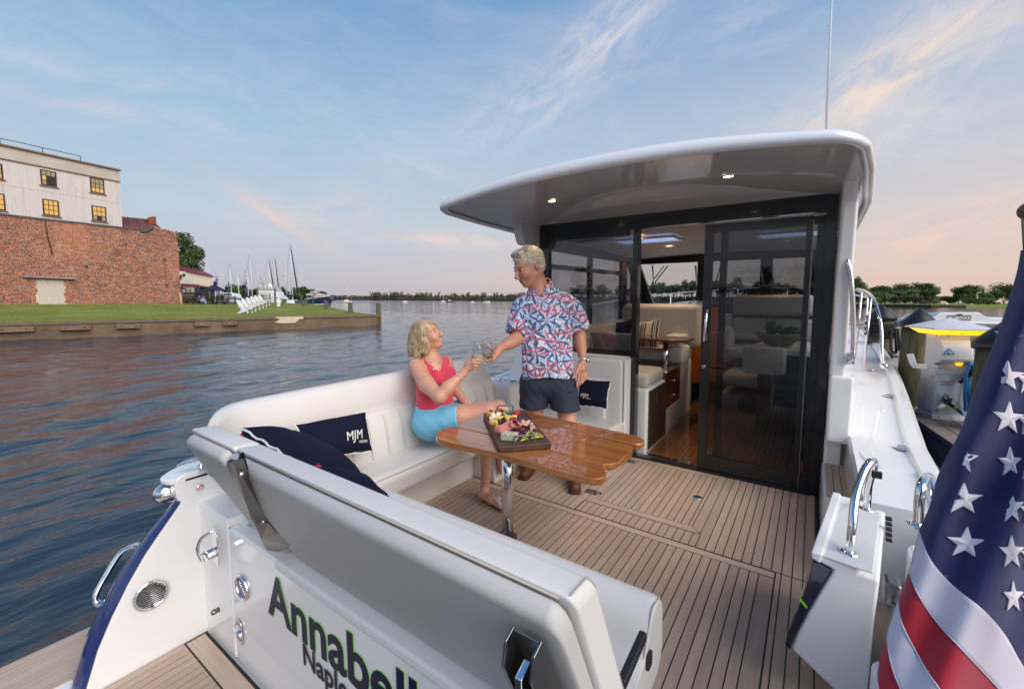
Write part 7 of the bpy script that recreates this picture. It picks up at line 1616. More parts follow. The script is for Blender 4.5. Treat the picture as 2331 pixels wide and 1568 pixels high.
# dock deck
DK = thing('dock', 'grey wooden dock beam and rail running behind the pilings', 'dock', flr(W(2250, 975, depth=3.9), WZ))
zd = W(*crop5(1050, 1340), depth=3.9).z
b0, b1 = W(*crop5(780, 1262), depth=4.4), W(*crop5(1300, 1330), depth=3.3); dk = (b1 - b0); dk.z = 0; dk.normalize(); dn = Vector((dk.y, -dk.x, 0))
if dn.dot(CAM - b0) > 0: dn = -dn
c0 = W(*crop5(850, 1275), depth=4.0)
for k in range(16):
    s = c0 + dk * (-3.0 + .16 * k * 1) if False else c0 + dk * (-2.6 + .4 * k)
for k in range(9):
    q = c0 + dn * (.0 + .145 * k); part('dock_board', MB().prism([flr(q - dk * 3.5, zd), flr(q + dk * 6, zd), flr(q + dk * 6 + dn * .135, zd), flr(q - dk * 3.5 + dn * .135, zd)], (0, 0, -.04)), DKW, DK)
part('beam', MB().prism([flr(c0 - dk * 3.5 + dn * .02, zd - .042), flr(c0 + dk * 6 + dn * .02, zd - .042), flr(c0 + dk * 6 + dn * .09, zd - .042), flr(c0 - dk * 3.5 + dn * .09, zd - .042)], (0, 0, -.24)), DKW, DK)
rz = W(*crop5(650, 490), depth=6.2).z
ra, rb = W(*crop5(560, 472), depth=6.6), W(*crop5(1500, 505), depth=6.6)
part('far_rail', MB().prism([ra, rb, rb + Vector((0, 0, -.22)), ra + Vector((0, 0, -.22))], _f * .06), DKW, DK)
# power pedestal
PD = thing('power_pedestal', 'white dockside power pedestal with glowing amber light under its pyramid roof', 'pedestal', flr(W(*crop5(1050, 1330), depth=3.95), zd))
dep = 3.95
def pq(x, y, d=0): return W(*crop5(x, y), depth=dep + d)
vx = (CR - Vector((0, 0, CR.z))).normalized(); vy = Vector((-vx.y, vx.x, 0))
if vy.dot(_f) < 0: vy = -vy
rot = Matrix.Rotation(radians(-16), 3, 'Z'); vx = rot @ vx; vy = rot @ vy
PW = mat('pedestal_white', srgb(214, 216, 222), .4, noise=(7, .6, srgb(196, 198, 206)), bump=(60, .05))
ctr = pq(1085, 700, .18); ctr.z = 0
def zof(y): return pq(1085, y).z
hw_ = (pq(1270, 700) - pq(900, 700)).length / 2 * .70
def bb(w, d_, z0, z1, name, m_, r=0, off=(0, 0), bev=.008):
    pts = [ctr + vx * (off[0] + a * w) + vy * (off[1] + b * d_) for a, b in ((-1, -1), (1, -1), (1, 1), (-1, 1))]
    return part(name, MB().prism([flr(p, z0) for p in pts], (0, 0, z1 - z0)), m_, PD, bevel=bev)
w = hw_
bb(w * .98, w * .85, zof(1320), zof(905), 'lower_body', PW, bev=.012); bb(w * 1.04, w * .92, zof(1340), zof(1290), 'base_flange', PW); bb(w * 1.0, w * .88, zof(910), zof(862), 'belt', PW)
bb(w * .86, w * .76, zof(862), zof(530), 'upper_body', PW)
hood = [(-.95, zof(590)), (-1.32, zof(640)), (-1.45, zof(770)), (-1.0, zof(812)), (-.7, zof(812)), (-.7, zof(590))]
part('hood', MB().prism([ctr + vx * (-w * .90) + vy * (w * .85 * a) + Vector((0, 0, z)) for a, z in hood], vx * w * 1.80), PW, PD, bevel=.02, seg=3)
rz0, rz1, rz2 = zof(540), zof(488), zof(388)
BR_ = mat('brass', (.4, .3, .12), .35, metal=.9)
AMB = mat('amber_lens', srgb(240, 180, 20), .25, emis=(srgb(255, 190, 20), 1.0))
def ring(s, z): return [flr(ctr + vx * (w * s * a) + vy * (w * s * b), z) for a, b in ((-1, -1), (1, -1), (1, 1), (-1, 1))]
part('amber_light', MB().loft([ring(1.12, rz0), ring(1.58, rz1)], True, True, False), AMB, PD)
part('roof', MB().loft([ring(1.72, rz1 - .004), ring(1.74, rz1 + .008), ring(.05, rz2)], True, True, False), PW, PD, bevel=.004)
part('photocell', MB().box(ctr - vy * (w * 1.12) + Vector((0, 0, (rz0 + rz1) / 2)), (.05, .03, .03)), BLACKR, PD)
# triangle sign on the hood with a little lighthouse, notice, front plate
fy = -w * .85 * 1.40
def fpt(x, y, o): # on front plane
    d = _ray(*crop5(x, y), False); pl_ = ctr + vy * o; n_ = vy; t = (pl_ - CAM).dot(n_) / d.dot(n_); return CAM + d * t
zo = -w * 1.245
part('triangle_sign', MB().prism([fpt(1105, 652, zo), fpt(1168, 712, zo), fpt(1058, 710, zo)], -vy * .003), mat('sign_blue', srgb(20, 150, 190), .4), PD)
part('triangle_inner', MB().prism([fpt(1105, 668, zo - .004), fpt(1148, 706, zo - .004), fpt(1074, 705, zo - .004)], -vy * .002), WHITEM, PD)
part('lighthouse_mark', MB().prism([fpt(1101, 676, zo - .007), fpt(1109, 676, zo - .007), fpt(1114, 705, zo - .007), fpt(1098, 705, zo - .007)], -vy * .002), MT['sign_blue'], PD)
zf = -w * .835 - .003
pt_ = [fpt(1018, 1052, zf), fpt(1150, 1058, zf), fpt(1140, 1292, zf), fpt(1005, 1282, zf)]; part('access_plate', MB().prism(pt_, -vy * .006), PW, PD, bevel=.002)
m = MB()
for i, (x0, x1) in enumerate(((1075, 1110), (1036, 1155), (1036, 1158), (1036, 1150), (1070, 1115), (1034, 1155), (1034, 1157), (1034, 1120))): y = 941 + i * 6.2; m.prism([fpt(x0, y, zf), fpt(x1, y + 2, zf), fpt(x1, y + 4.4, zf), fpt(x0, y + 2.4, zf)], -vy * .001)
part('notice_lines', m, mat('grey_print', (.25, .25, .26), .8), PD)
for q in ((968, 905), (1218, 917), (955, 1298), (1187, 1318), (1082, 1062), (1017, 1275), (1135, 1285), (1000, 545), (1108, 545)): part('screw', MB().ball(fpt(*q, -w * .88 - .004), .006, 5), DARKM, PD)
part('outlet_flap', MB().prism([fpt(1165, 790, zo + .02), fpt(1235, 790, zo + .02), fpt(1215, 812, zo + .02), fpt(1175, 812, zo + .02)], -vy * .01), AMB, PD); part('outlet_flap', MB().prism([fpt(980, 785, zo + .02), fpt(1030, 785, zo + .02), fpt(1020, 803, zo + .02), fpt(990, 803, zo + .02)], -vy * .01), BR_, PD)
# bracket arms
for (q0, q1, q2, q3) in (((772, 712), (798, 706), (832, 812), (802, 806)), ((1345, 752), (1390, 728), (1365, 800), (1335, 790))): part('cord_bracket', MB().prism([pq(*q, .1) for q in (q0, q1, q2, q3)], -vx * .0 + _f * .05), PW, PD, bevel=.003)
part('cord_bracket', MB().prism([pq(*q, .1) for q in ((800, 796), (915, 800), (915, 842), (828, 838))], _f * .05), PW, PD, bevel=.003)
# spigot and fittings
sg = part('spigot', MB().lathe([(.035, 0), (.035, .03), (.02, .05)], fpt(1085, 1105, zf - .01), 14, Matrix((vx, Vector((0, 0, 1)), -vy)).transposed()), STEEL, PD)
c_ = fpt(1095, 1135, zf - .07); m = MB(); m.tube([fpt(1090, 1110, zf - .03), c_], .014, 10); m.tube([c_, fpt(1050, 1175, zf - .11)], .014, 10); m.tube([c_, fpt(1150, 1180, zf - .11)], .015, 10); part('splitter', m, BLACKR, sg)
part('hose_end', MB().tube([fpt(1062, 1165, zf - .1), fpt(1010, 1200, zf - .13)], .018, 12), WHITEM, sg); part('hose_nozzle', MB().tube([fpt(1012, 1198, zf - .13), fpt(990, 1212, zf - .14)], .009, 10), BR_, sg)
part('hose_collar', MB().tube([fpt(1148, 1178, zf - .11), fpt(1178, 1196, zf - .11)], .017, 10), BR_, sg)
# blue hose: coils over the right bracket
HO = thing('water_hose', 'coiled bright blue water hose hanging on the right of the pedestal', 'hose', pq(1310, 1280, 0))
BH_ = mat('blue_hose', srgb(20, 120, 180), .35); m = MB(); rr = random.Random(8)
for k in range(9):
    x0 = 1300 + k * 11; d = -.02 + .03 * k; t0 = 765 + abs(k - 4) * 8
    m.tube(smooth_path([pq(x0 - 22, t0 + 60, d), pq(x0 - 8, t0 + 6, d), pq(x0 + 8, t0, d), pq(x0 + 26, t0 + 50, d), pq(x0 + 32 - k, 950, d), pq(x0 - 5, 1180 - 10 * k, d), pq(x0 - 34, 1250 - 8 * k, d), pq(x0 - 48 + k, 1100, d), pq(x0 - 40, 900, d), pq(x0 - 24, t0 + 62, d)], 6), .0115, 8)
part('coil', m, BH_, HO); m = MB(); m.tube(smooth_path([fpt(1178, 1196, zf - .11), fpt(1225, 1240, zf - .10), pq(1270, 1260, -.1), pq(1300, 1210, -.05)], 6), .012, 8); part('lead', m, BH_, HO)
SB = thing('spray_nozzle', 'black and grey spray nozzle stuck on the pedestal beside the hose', 'nozzle', fpt(1300, 900, zf)); m = MB(); m.tube([fpt(1202, 962, zf - .03), fpt(1255, 935, zf - .04)], [.014, .020], 12); m.tube([fpt(1300, 895, zf - .05), fpt(1340, 840, zf - .05)], [.016, .022], 12); part('grip', m, BLACKR, SB); part('sleeve', MB().tube([fpt(1255, 935, zf - .04), fpt(1300, 895, zf - .05)], .018, 12), STEEL, SB)
FA = thing('dock_faucet', 'small dark faucet standing behind the bow rail foot', 'faucet', W(*crop5(560, 800), depth=5.2)); d_ = 5.2
m = MB(); q = lambda x, y: W(*crop5(x, y), depth=d_); m.tube([q(566, 850), q(566, 745)], .02, 8); m.tube([q(560, 740), q(600, 722)], .018, 8); m.tube([q(595, 712), q(600, 740)], .03, 8); m.tube([q(600, 725), q(645, 732)], .016, 8); part('valve', m, DARKM, FA)
m = MB(); m.tube(smooth_path([q(570, 770), q(700, 1130), q(780, 1105), q(870, 1085)], 6), .008, 6); part('line', m, MT['black_rope'], FA)
# white floating lift behind the pedestal
KD = thing('floating_lift', 'white and grey floating boat lift with black lettered badge behind the pedestal', 'boat lift', W(*crop5(1200, 450), depth=8.5)); d_ = 8.5
kp = [q_ for q_ in [(930, 395), (985, 372), (1040, 332), (1390, 330), (1450, 372), (1660, 382), (1660, 470), (930, 455)]]
part('float', MB().prism([W(*crop5(*k), depth=d_) for k in kp], _f * .8), mat('lift_plastic', srgb(188, 192, 196), .5), KD, bevel=.04, seg=3)
part('float_lip', MB().prism([W(*crop5(*k), depth=d_ - .05) for k in [(940, 415), (1660, 432), (1660, 442), (940, 425)]], _f * .05), WHITEM, KD)
def kpt(x, y, o=0): return W(*crop5(x, y), depth=d_ - .012 - o)
bt = part('badge', MB().prism([kpt(1100, 362), kpt(1310, 362), kpt(1310, 404), kpt(1100, 404)], _f * .01), BLACKR, KD)
part('badge_disc', MB().prism([kpt(1205 + 42 * cos(a), 382 + 36 * sin(a), -.004) for a in [2 * pi * i / 28 for i in range(28)]], _f * .006), BLACKR, KD)
o_ = kpt(1104, 397, .006); ux = (kpt(1300, 397, .006) - o_).normalized(); up = (kpt(1104, 370, .006) - o_); up = (up - ux * up.dot(ux)).normalized(); wd2 = (kpt(1306, 397) - kpt(1104, 397)).length
tm = text_mb('KILLERDOCK', 1, (0, 0, 0), (1, 0, 0), (0, 1, 0), 0, .02); mxw = max(v[0] for v in tm.v); sc_ = wd2 / mxw; hh = (kpt(1104, 370) - kpt(1104, 397)).length / .72
tm.v = [tuple(o_ + ux * (v[0] * sc_) + up * (v[1] * hh)) for v in tm.v]; part('badge_lettering', tm, mat('badge_white', (.7, .7, .7), .5), KD, fix=False)
# ================================================================== trees
def leafm(name, c1, c2):
    m = bpy.data.materials.new(name); m.use_nodes = True; nt = m.node_tree; b = nt.nodes['Principled BSDF']; b.inputs['Roughness'].default_value = .8; b.inputs['Specular IOR Level'].default_value = .2
    pos = N(nt, 'ShaderNodeNewGeometry').outputs['Position']; n = N(nt, 'ShaderNodeTexNoise', i_Scale=.5, i_Detail=3.0); Lk(nt, pos, n.inputs['Vector'])
    oi = N(nt, 'ShaderNodeObjectInfo'); f = mth(nt, 'ADD', mth(nt, 'MULTIPLY', n.outputs[0], 1.0), mth(nt, 'SUBTRACT', mth(nt, 'MULTIPLY', oi.outputs['Random'], .5), .25), True)
    Lk(nt, mixc(nt, f, c1, c2), b.inputs['Base Color']); return m
LF1 = leafm('oak_foliage', (.030, .055, .018), (.075, .115, .035)); LF2 = leafm('pale_foliage', (.07, .11, .035), (.13, .17, .06)); LF3 = leafm('far_foliage_hazed', (.085, .10, .075), (.13, .145, .10)); LF4 = leafm('brown_brush', (.08, .07, .05), (.13, .10, .08))  # far foliage is lightened and greyed in its colour, in place of haze
BARK = mat('bark', (.08, .065, .05), .9, noise=(3, .6, (.12, .10, .08)))
def crown_mb(c, R3, n, ls, rng, lobes=9, flat=.55):
    """leaf clumps spread through several uneven lobes"""
    vs = []; fs = []; L = []
    for k in range(lobes):
        a = rng.uniform(0, 2 * pi); u = rng.uniform(0, .62); z = rng.uniform(-.55, .75); L.append((Vector((cos(a) * u * R3[0], sin(a) * u * R3[1], z * R3[2])), rng.uniform(.28, .52)))
    for k in range(n):
        lc_, lr = L[rng.randrange(lobes)]; d = Vector((rng.gauss(0, 1), rng.gauss(0, 1), rng.gauss(0, 1))).normalized(); r = lr * (rng.random() ** .33)
        p = c + lc_ + Vector((d.x * R3[0] * r, d.y * R3[1] * r, d.z * R3[2] * r * flat * 1.5)); nn = (d + Vector((rng.gauss(0, .5), rng.gauss(0, .5), rng.gauss(0, .5) + .3))).normalized()
        t = nn.orthogonal().normalized(); t = (t * cos(k) + nn.cross(t) * sin(k)); s = nn.cross(t); l = ls * rng.uniform(.5, 1.2); o = len(vs)
        vs += [p - t * l, p + s * l * .5, p + t * l, p - s * l * .5]; fs.append((o, o + 1, o + 2, o + 3))
    m = MB(); m.v = [tuple(v) for v in vs]; m.f = fs; m.sm = [False] * len(fs); return m, [c + l[0] for l in L]
def tree(label, base, h, w_, m_, seed, n=900, ls=.3, name='tree', group=None, cb=.25, cat='tree'):
    rng = random.Random(seed); base = Vector(base); o = thing(name, label, cat, base, group)
    c = base + Vector((0, 0, h * (cb + (1 - cb) / 2))); cm, lobes = crown_mb(c, (w_ / 2, w_ / 2, h * (1 - cb) / 2), n, ls, rng)
    t = MB(); r0 = h * .022 + .04; t.tube([base - Vector((0, 0, .3)), base + Vector((0, 0, h * cb)), c + Vector((0, 0, h * .12))], [r0, r0 * .75, r0 * .3], 7)
    for l in lobes[:6]: t.tube([base + Vector((0, 0, h * cb * rng.uniform(.8, 1.3))), l], [r0 * .4, r0 * .12], 5)
    part('trunk', t, BARK, o); part('crown', cm, m_, o, fix=False); return o
def gz(px, py, z=GZ): p = W(px, py, z=z); return p
def at(px, dep, z): p = W(px, 690, depth=dep); p.z = z; return p
def hpx(n, dep): return n / FPX * dep
# trees behind the brick wall
b_ = at(425, 62, .8); tree('dark broad oak tree rising right of the brick wall', b_, hpx(160, 62), 6.8, LF1, 31, 5200, .24, 'oak_tree', cb=.12)
b_ = at(446, 70, .8); tree('pale green smaller tree behind the cream house', b_, hpx(74, 70), 5.2, LF2, 32, 2400, .22, 'pale_tree', cb=.1)
# ---- cream house with magenta roof
HC = thing('cream_house', 'cream house with dark red metal roof and white balcony behind the wall corner', 'building', at(415, 56, .7)); d_ = 56
def hq(x, y, dd=0): return W((700 + x / 3.586) / 1.7572, (900 + y / 3.586) / 1.7572, depth=d_ + dd)
CRM = mat('cream_siding', srgb(222, 212, 192), .7); MAG = mat('dark_red_metal_roof', srgb(124, 44, 62), .5); 
part('upper_wall', MB().prism([hq(-60, 660), hq(150, 665), hq(158, 845), hq(-60, 838)], _f * 5), CRM, HC)
part('roof', MB().prism([hq(-60, 560), hq(40, 600), hq(178, 668), hq(160, 672), hq(-60, 655)], _f * 5.3), MAG, HC)
part('balcony', MB().prism([hq(158, 775), hq(282, 778), hq(284, 848), hq(158, 845)], _f * .1), mat('balcony_cream', srgb(206, 198, 184), .7), HC)
for k in range(16): part('baluster', MB().prism([hq(162 + k * 7.6, 784), hq(165 + k * 7.6, 784), hq(165 + k * 7.6, 845), hq(162 + k * 7.6, 845)], _f * -.08), WHITEM, HC)
part('lower_roof', MB().prism([hq(-60, 850), hq(285, 852), hq(375, 880), hq(370, 890), hq(-60, 886)], _f * 4), MAG, HC)
part('lower_wall', MB().prism([hq(-60, 886), hq(268, 888), hq(268, 1060), hq(-60, 1060)], _f * 4), mat('dark_siding', srgb(120, 108, 100), .8), HC)
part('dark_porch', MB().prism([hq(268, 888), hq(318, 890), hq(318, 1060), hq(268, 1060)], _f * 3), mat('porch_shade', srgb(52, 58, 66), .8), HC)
wf = part('window', MB().prism([hq(50, 708, -.1), hq(98, 710, -.1), hq(98, 778, -.1), hq(50, 776, -.1)], _f * .08), WHITEM, HC); part('pane', MB().prism([hq(55, 714, -.16), hq(94, 716, -.16), hq(94, 772, -.16), hq(55, 770, -.16)], _f * .05), DARKM, wf)
part('wall_lamp', MB().ball(hq(128, 716, -.1), .18, 6), DARKM, HC)
for x in (142, 205): ac = part('air_conditioner', MB().prism([hq(x - 30, 900, -.3), hq(x + 48, 900, -.3), hq(x + 48, 965, -.3), hq(x - 30, 965, -.3)], _f * .3), mat('ac_cream', srgb(190, 180, 166), .6), HC); part('fan', MB().lathe([(.28, 0), (.001, .02)], hq(x + 10, 932, -.35), 14, Matrix.Rotation(pi / 2, 3, 'X') ), DARKM, ac)
# ---- patio: fence, umbrellas, tables, people, surfboard
d_ = 42
FEN = thing('patio_fence', 'black metal picket fence round the waterside patio', 'fence', hq(480, 1170))
for x in (110, 250, 400, 600, 690, 860): part('post', MB().prism([hq(x - 4 if x not in (400, 600) else x - 10, 1020), hq(x + 4 if x not in (400, 600) else x + 10, 1020), hq(x + 4 if x not in (400, 600) else x + 10, 1172), hq(x - 4 if x not in (400, 600) else x - 10, 1172)], _f * .1), BLACKR, FEN)
for y in (1022, 1150): part('rail', MB().prism([hq(105, y), hq(862, y), hq(862, y + 5), hq(105, y + 5)], _f * .04), BLACKR, FEN)
for k in range(76): x = 108 + k * 9.9; part('picket', MB().prism([hq(x, 1024), hq(x + 1.8, 1024), hq(x + 1.8, 1168), hq(x, 1168)], _f * .03), BLACKR, FEN)
def umbrella(label, q, w_, top, bot, d, open_=True):
    global d_
    s = d_; d_ = d; c = hq(*q); o = thing('patio_umbrella', label, 'umbrella', c); ct_ = hq(q[0], top); r = hpx(w_ / 2 / 3.586 / 1.7572, d); eb = hq(q[0], bot)
    NV = mat('umbrella_navy', srgb(24, 32, 62), .8)
    if open_:
        rings = [[Vector((ct_.x + r * k * cos(2 * pi * j / 8), ct_.y + r * k * sin(2 * pi * j / 8), ct_.z + (eb.z - ct_.z) * (k ** 1.15) + (.05 if j % 2 else 0) * k)) for j in range(8)] for k in (.02, .35, .7, 1.0)]
        part('canopy', MB().loft(rings, True, False, False), NV, o, solid=.02)
    else: part('canopy', MB().tube([ct_, ct_.lerp(eb, .5), eb], [.05, .22, .28], 10), NV, o)
    part('pole', MB().tube([ct_ + Vector((0, 0, .15)), c], .03, 6), DARKM, o); d_ = s
umbrella('open navy patio umbrella above the fenced tables', (556, 1160), 318, 858, 945, 42)
umbrella('closed navy patio umbrella beside the cream house', (336, 1160), 40, 870, 1010, 43, False)
umbrella('navy patio umbrella edge peeking past the brick wall corner', (70, 1160), 150, 885, 925, 45)
SRF = thing('surfboard', 'leaning green and orange surfboard at the brick wall corner', 'surfboard', hq(95, 1165)); part('board', MB().prism([hq(x, y) for x, y in ((62, 965), (72, 968), (95, 1040), (110, 1130), (110, 1165), (96, 1165), (80, 1100), (66, 1020))], _f * .08), mat('surf_cream', srgb(214, 206, 170), .4), SRF); part('orange_stripe', MB().prism([hq(x, y, -.02) for x, y in ((76, 985), (80, 985), (104, 1130), (100, 1160), (90, 1100))], _f * .02), mat('surf_orange', srgb(206, 92, 50), .4), SRF)
PBR = mat('patio_brown', srgb(84, 56, 44), .8)
def patio_chair(label, x, y, s=1):
    o = thing('patio_chair', label, 'chair', hq(x, y), 'brown patio chairs'); part('seat_back', MB().prism([hq(x - 45 * s, y - 110), hq(x - 28 * s, y - 112), hq(x + 12 * s, y - 30), hq(x - 10 * s, y - 25)], _f * .5), PBR, o); part('seat', MB().prism([hq(x - 20 * s, y - 45), hq(x + 45 * s, y - 60), hq(x + 45 * s, y - 50), hq(x - 20 * s, y - 32)], _f * .5), PBR, o)
    for dx in (-15, 38): part('leg', MB().prism([hq(x + dx * s, y - 50), hq(x + (dx + 7) * s, y - 50), hq(x + (dx + 7) * s, y), hq(x + dx * s, y)], _f * .06), PBR, o)
patio_chair('brown wooden patio chair left of the middle fence post', 520, 1165); patio_chair('brown wooden patio chair right of the middle fence post', 690, 1170); 
def picnic(label, x, y):
    o = thing('picnic_table', label, 'table', hq(x, y)); part('top', MB().prism([hq(x - 85, y - 95), hq(x + 85, y - 88), hq(x + 85, y - 80), hq(x - 85, y - 86)], _f * .8), PBR, o)
    part('bench', MB().prism([hq(x - 80, y - 50), hq(x + 80, y - 44), hq(x + 80, y - 38), hq(x - 80, y - 43)], _f * .3), PBR, o)
    for s in (-1, 1): part('leg', MB().prism([hq(x + s * 55, y - 88), hq(x + s * 55 + 8, y - 88), hq(x + s * 72 + 8, y), hq(x + s * 72, y)], _f * .1), PBR, o)
picnic('brown picnic table nearest the brick wall corner', 200, 1168); picnic('brown picnic table under the closed umbrella', 390, 1170)
SK = mat('far_skin', srgb(176, 122, 100), .6)
def sitter(label, x, y, shirt, s=1, lean=0):
    o = thing('person', label, 'person', hq(x, y)); body = MB()
    c = lambda a, b: hq(x + a * s, y - b * s, -.15)
    body.tube([c(0, 0), c(2 + lean, 45), c(4 + lean, 62)], [.26, .24, .10], 10); body.tube([c(lean, 52), c(20 + lean, 30), c(34 + lean, 34)], [.09, .07, .05], 8); body.tube([c(-4, 5), c(34, 6), c(38, -30)], [.14, .12, .08], 8)
    part('body', body, shirt, o); part('head', MB().ball(c(5 + lean, 78), (.125, .14, .165), 8), SK, o); part('hair', MB().ball(c(3 + lean, 83), (.135, .145, .14), 8), PBR, o)
sitter('seated diner in a pale blue shirt left of the middle fence post', 405, 1110, mat('shirt_blue', srgb(130, 150, 190), .8), 1.0)
sitter('seated diner in a dark dress facing the man in blue', 345, 1105, mat('shirt_dark', srgb(70, 50, 60), .8), 1.0)
sitter('grey haired diner in dark top beside the right patio chair', 715, 1120, mat('shirt_grey', srgb(60, 60, 80), .8), 1.0)
# ---- lamp posts
BLP = mat('lamp_post_blue', srgb(38, 52, 92), .5)
def lamp_post(label, x, ytop, ybase, d, sgn=-1, two=False):
    global d_
    s = d_; d_ = d; o = thing('street_lamp', label, 'street lamp', hq(x, ybase), 'blue street lamps'); part('pole', MB().tube([hq(x, ybase), hq(x, ytop)], [.09, .05], 8), BLP, o)
    part('arm', MB().tube(smooth_path([hq(x + sgn * 28, ytop + 75), hq(x + sgn * 32, ytop + 52), hq(x + sgn * 20, ytop + 46), hq(x - sgn * 22, ytop + 48)], 4), .045, 6), BLP, o)
    part('lantern', MB().lathe([(.05, .25), (.30, .05), (.26, 0), (.12, -.35), (.02, -.4)], hq(x + sgn * 28, ytop + 90), 10), BLP, o); d_ = s
lamp_post('blue street lamp nearest the closed umbrella', 604, 740, 1160, 60); lamp_post('blue street lamp right of the open umbrella', 768, 808, 1160, 62, -1); lamp_post('blue street lamp in front of the tall cream mast', 1018, 785, 1150, 64, -1)
# ---- adirondack chairs: one built, five copies
def adir():
    cb_ = groundat((700 + 1040 / 3.586) / 1.7572, (900 + 1283 / 3.586) / 1.7572); dd = (cb_ - CAM).dot(_f); s = hpx(205 / 3.586 / 1.7572, dd) / 1.05
    o = thing('adirondack_chair', 'white Adirondack chair at the near left end of the lawn row', 'chair', cb_, 'white Adirondack chairs')
    X = (CR * .97 - Vector((0, 0, CR.z * .97)) + wd_ * .0); X.z = 0; X.normalize(); Yv = Vector((-X.y, X.x, 0))
    if Yv.dot(_f) < 0: Yv = -Yv
    # X = the way the chair faces (right in the view), Yv = its width
    q = lambda a, b, c: cb_ + (X * a + Yv * b + Vector((0, 0, c))) * s
    for b in (0, .52): 
        part('front_leg', MB().prism([q(-.05, b, 0), q(.06, b, 0), q(.06, b, .52), q(-.05, b, .52)], Yv * .035 * s), WHITEM, o); part('side_rail', MB().prism([q(-1.02, b, .03), q(-.88, b, .00), q(.06, b, .26), q(.06, b, .40), q(-.02, b, .40)], Yv * .035 * s), WHITEM, o)
        part('arm', MB().prism([q(-.62, b - .05, .55), q(.12, b - .05, .53), q(.12, b + .09, .53), q(-.62, b + .09, .55)], (0, 0, .03 * s)), WHITEM, o)
    for k in range(5):
        b = .03 + .105 * k; hgt = 1.06 - .03 * (k - 2) ** 2; part('back_slat', MB().prism([q(-.42, b, .18), q(-.42, b + .09, .18), q(-.42 - .42 * hgt / 1.06, b + .09, hgt), q(-.42 - .42 * hgt / 1.06, b, hgt)], (X * .025 * s)[:]), WHITEM, o)
    for k in range(6): a = -.40 + .088 * k; part('seat_slat', MB().prism([q(a, 0, .20 + .028 * k), q(a + .075, 0, .222 + .028 * k), q(a + .075, .55, .222 + .028 * k), q(a, .55, .20 + .028 * k)], (0, 0, .02 * s)), WHITEM, o)
    return o, cb_
ad, cb_ = adir()
ends = groundat((700 + 1312 / 3.586) / 1.7572, (900 + 1238 / 3.586) / 1.7572)
names = ['second from the near left end', 'third from the near left end', 'third from the far right end', 'second from the far right end', 'at the far right end']
for k in range(1, 6):
    t = k / 5; t = t ** 1.12; q_ = cb_.lerp(ends, t); q_ = Vector((q_.x, q_.y, rise(q_) + .04)); dup(ad, delta=q_ - cb_, label='white Adirondack chair ' + names[k - 1] + ' of the lawn row')
# lighthouse ornament
p = groundat((700 + 1487 / 3.586) / 1.7572, (900 + 1240 / 3.586) / 1.7572); k = hpx(190 / 3.586 / 1.7572, (p - CAM).dot(_f)); LH = thing('lighthouse_lamp', 'white miniature lighthouse lamp standing at the lawn corner', 'lawn lamp', p)
part('tower', MB().lathe([(.24 * k, 0), (.24 * k, .05 * k), (.19 * k, .08 * k), (.13 * k, .55 * k), (.15 * k, .58 * k), (.15 * k, .66 * k)], p, 8), WHITEM, LH); part('lantern_room', MB().lathe([(.17 * k, .66 * k), (.20 * k, .70 * k), (.17 * k, .72 * k), (.17 * k, .86 * k)], p, 8), WHITEM, LH); part('dome', MB().lathe([(.20 * k, .86 * k), (.15 * k, .93 * k), (.05 * k, .98 * k), (.001, 1.0 * k)], p, 10), WHITEM, LH)
# mooring posts along the lawn edge
def mpost(label, xb, yb, w_, h_, z=None):
    p = W(xb, yb, z=GZ if z is None else z); d = (p - CAM).dot(_f); o = thing('mooring_post', label, 'mooring post', p, 'mooring posts along the lawn edge'); r = hpx(w_ / 2, d); part('post', MB().tube([p - Vector((0, 0, 3)), p + Vector((0, 0, hpx(h_, d)))], [r * 1.05, r], 14), WOODP, o)
def m4(x, y): return (700 + x / 3.586) / 1.7572, (900 + y / 3.586) / 1.7572
for lab, x, y, w_, h_ in (('short mooring post just behind the white chairs', 1330, 1215, 46, 138), ('mooring post right of the miniature lighthouse', 1562, 1228, 50, 142), ('mooring post in front of the white sailboat bow', 1855, 1243, 58, 155), ('mooring post in front of the navy lobster boat bow', 2172, 1258, 54, 156)):
    q_ = m4(x, y); mpost(lab, q_[0], q_[1], w_ / 3.586 / 1.7572, h_ / 3.586 / 1.7572)
def m5(x, y): return (1300 + x / 2.988) / 1.7572, (1100 + y / 2.988) / 1.7572
q_ = m5(306, 468); mpost('mooring post second from the seawall end', *q_, 52 / 2.988 / 1.7572, 139 / 2.988 / 1.7572); q_ = m5(645, 590); mpost('tall mooring post at the very end of the seawall', *q_, 56 / 2.988 / 1.7572, 252 / 2.988 / 1.7572, WZ)
# ---- marina boats
BWH = mat('boat_white', srgb(214, 216, 222), .3, coat=.3); BNV = mat('boat_navy', srgb(20, 26, 52), .2, coat=.5); MSTM = mat('mast_paint', srgb(206, 204, 206), .4); DKG = mat('boat_glass', (.05, .06, .07), .2); SAILC = mat('sail_cover', srgb(22, 28, 56), .8)
def boat_hull(o, bow, stern, beam, fb, m_, zb=WZ):
    bow, stern = Vector(bow), Vector(stern); ax = stern - bow; L = ax.length; ax.normalize(); sd = Vector((-ax.y, ax.x, 0)); rs = []
    for t in (0, .06, .16, .32, .5, .7, .88, 1):
        hb = beam / 2 * min(1, (t * 2.6) ** .6) * (1 - .15 * max(0, t - .6) / .4); z1 = fb * (1 + .35 * (1 - t) ** 2); c = bow + ax * (L * t); c0 = bow + ax * (L * (t + .10 * (1 - t)))
        rs.append([flr(c + sd * hb, zb + z1), flr(c0 + sd * hb * .8, zb + z1 * .25), flr(c0 + sd * hb * .45, zb - .25), flr(c0 - sd * hb * .45, zb - .25), flr(c0 - sd * hb * .8, zb + z1 * .25), flr(c - sd * hb, zb + z1)])
    part('hull', MB().loft(rs, True, True, True), m_, o); return ax, sd, L
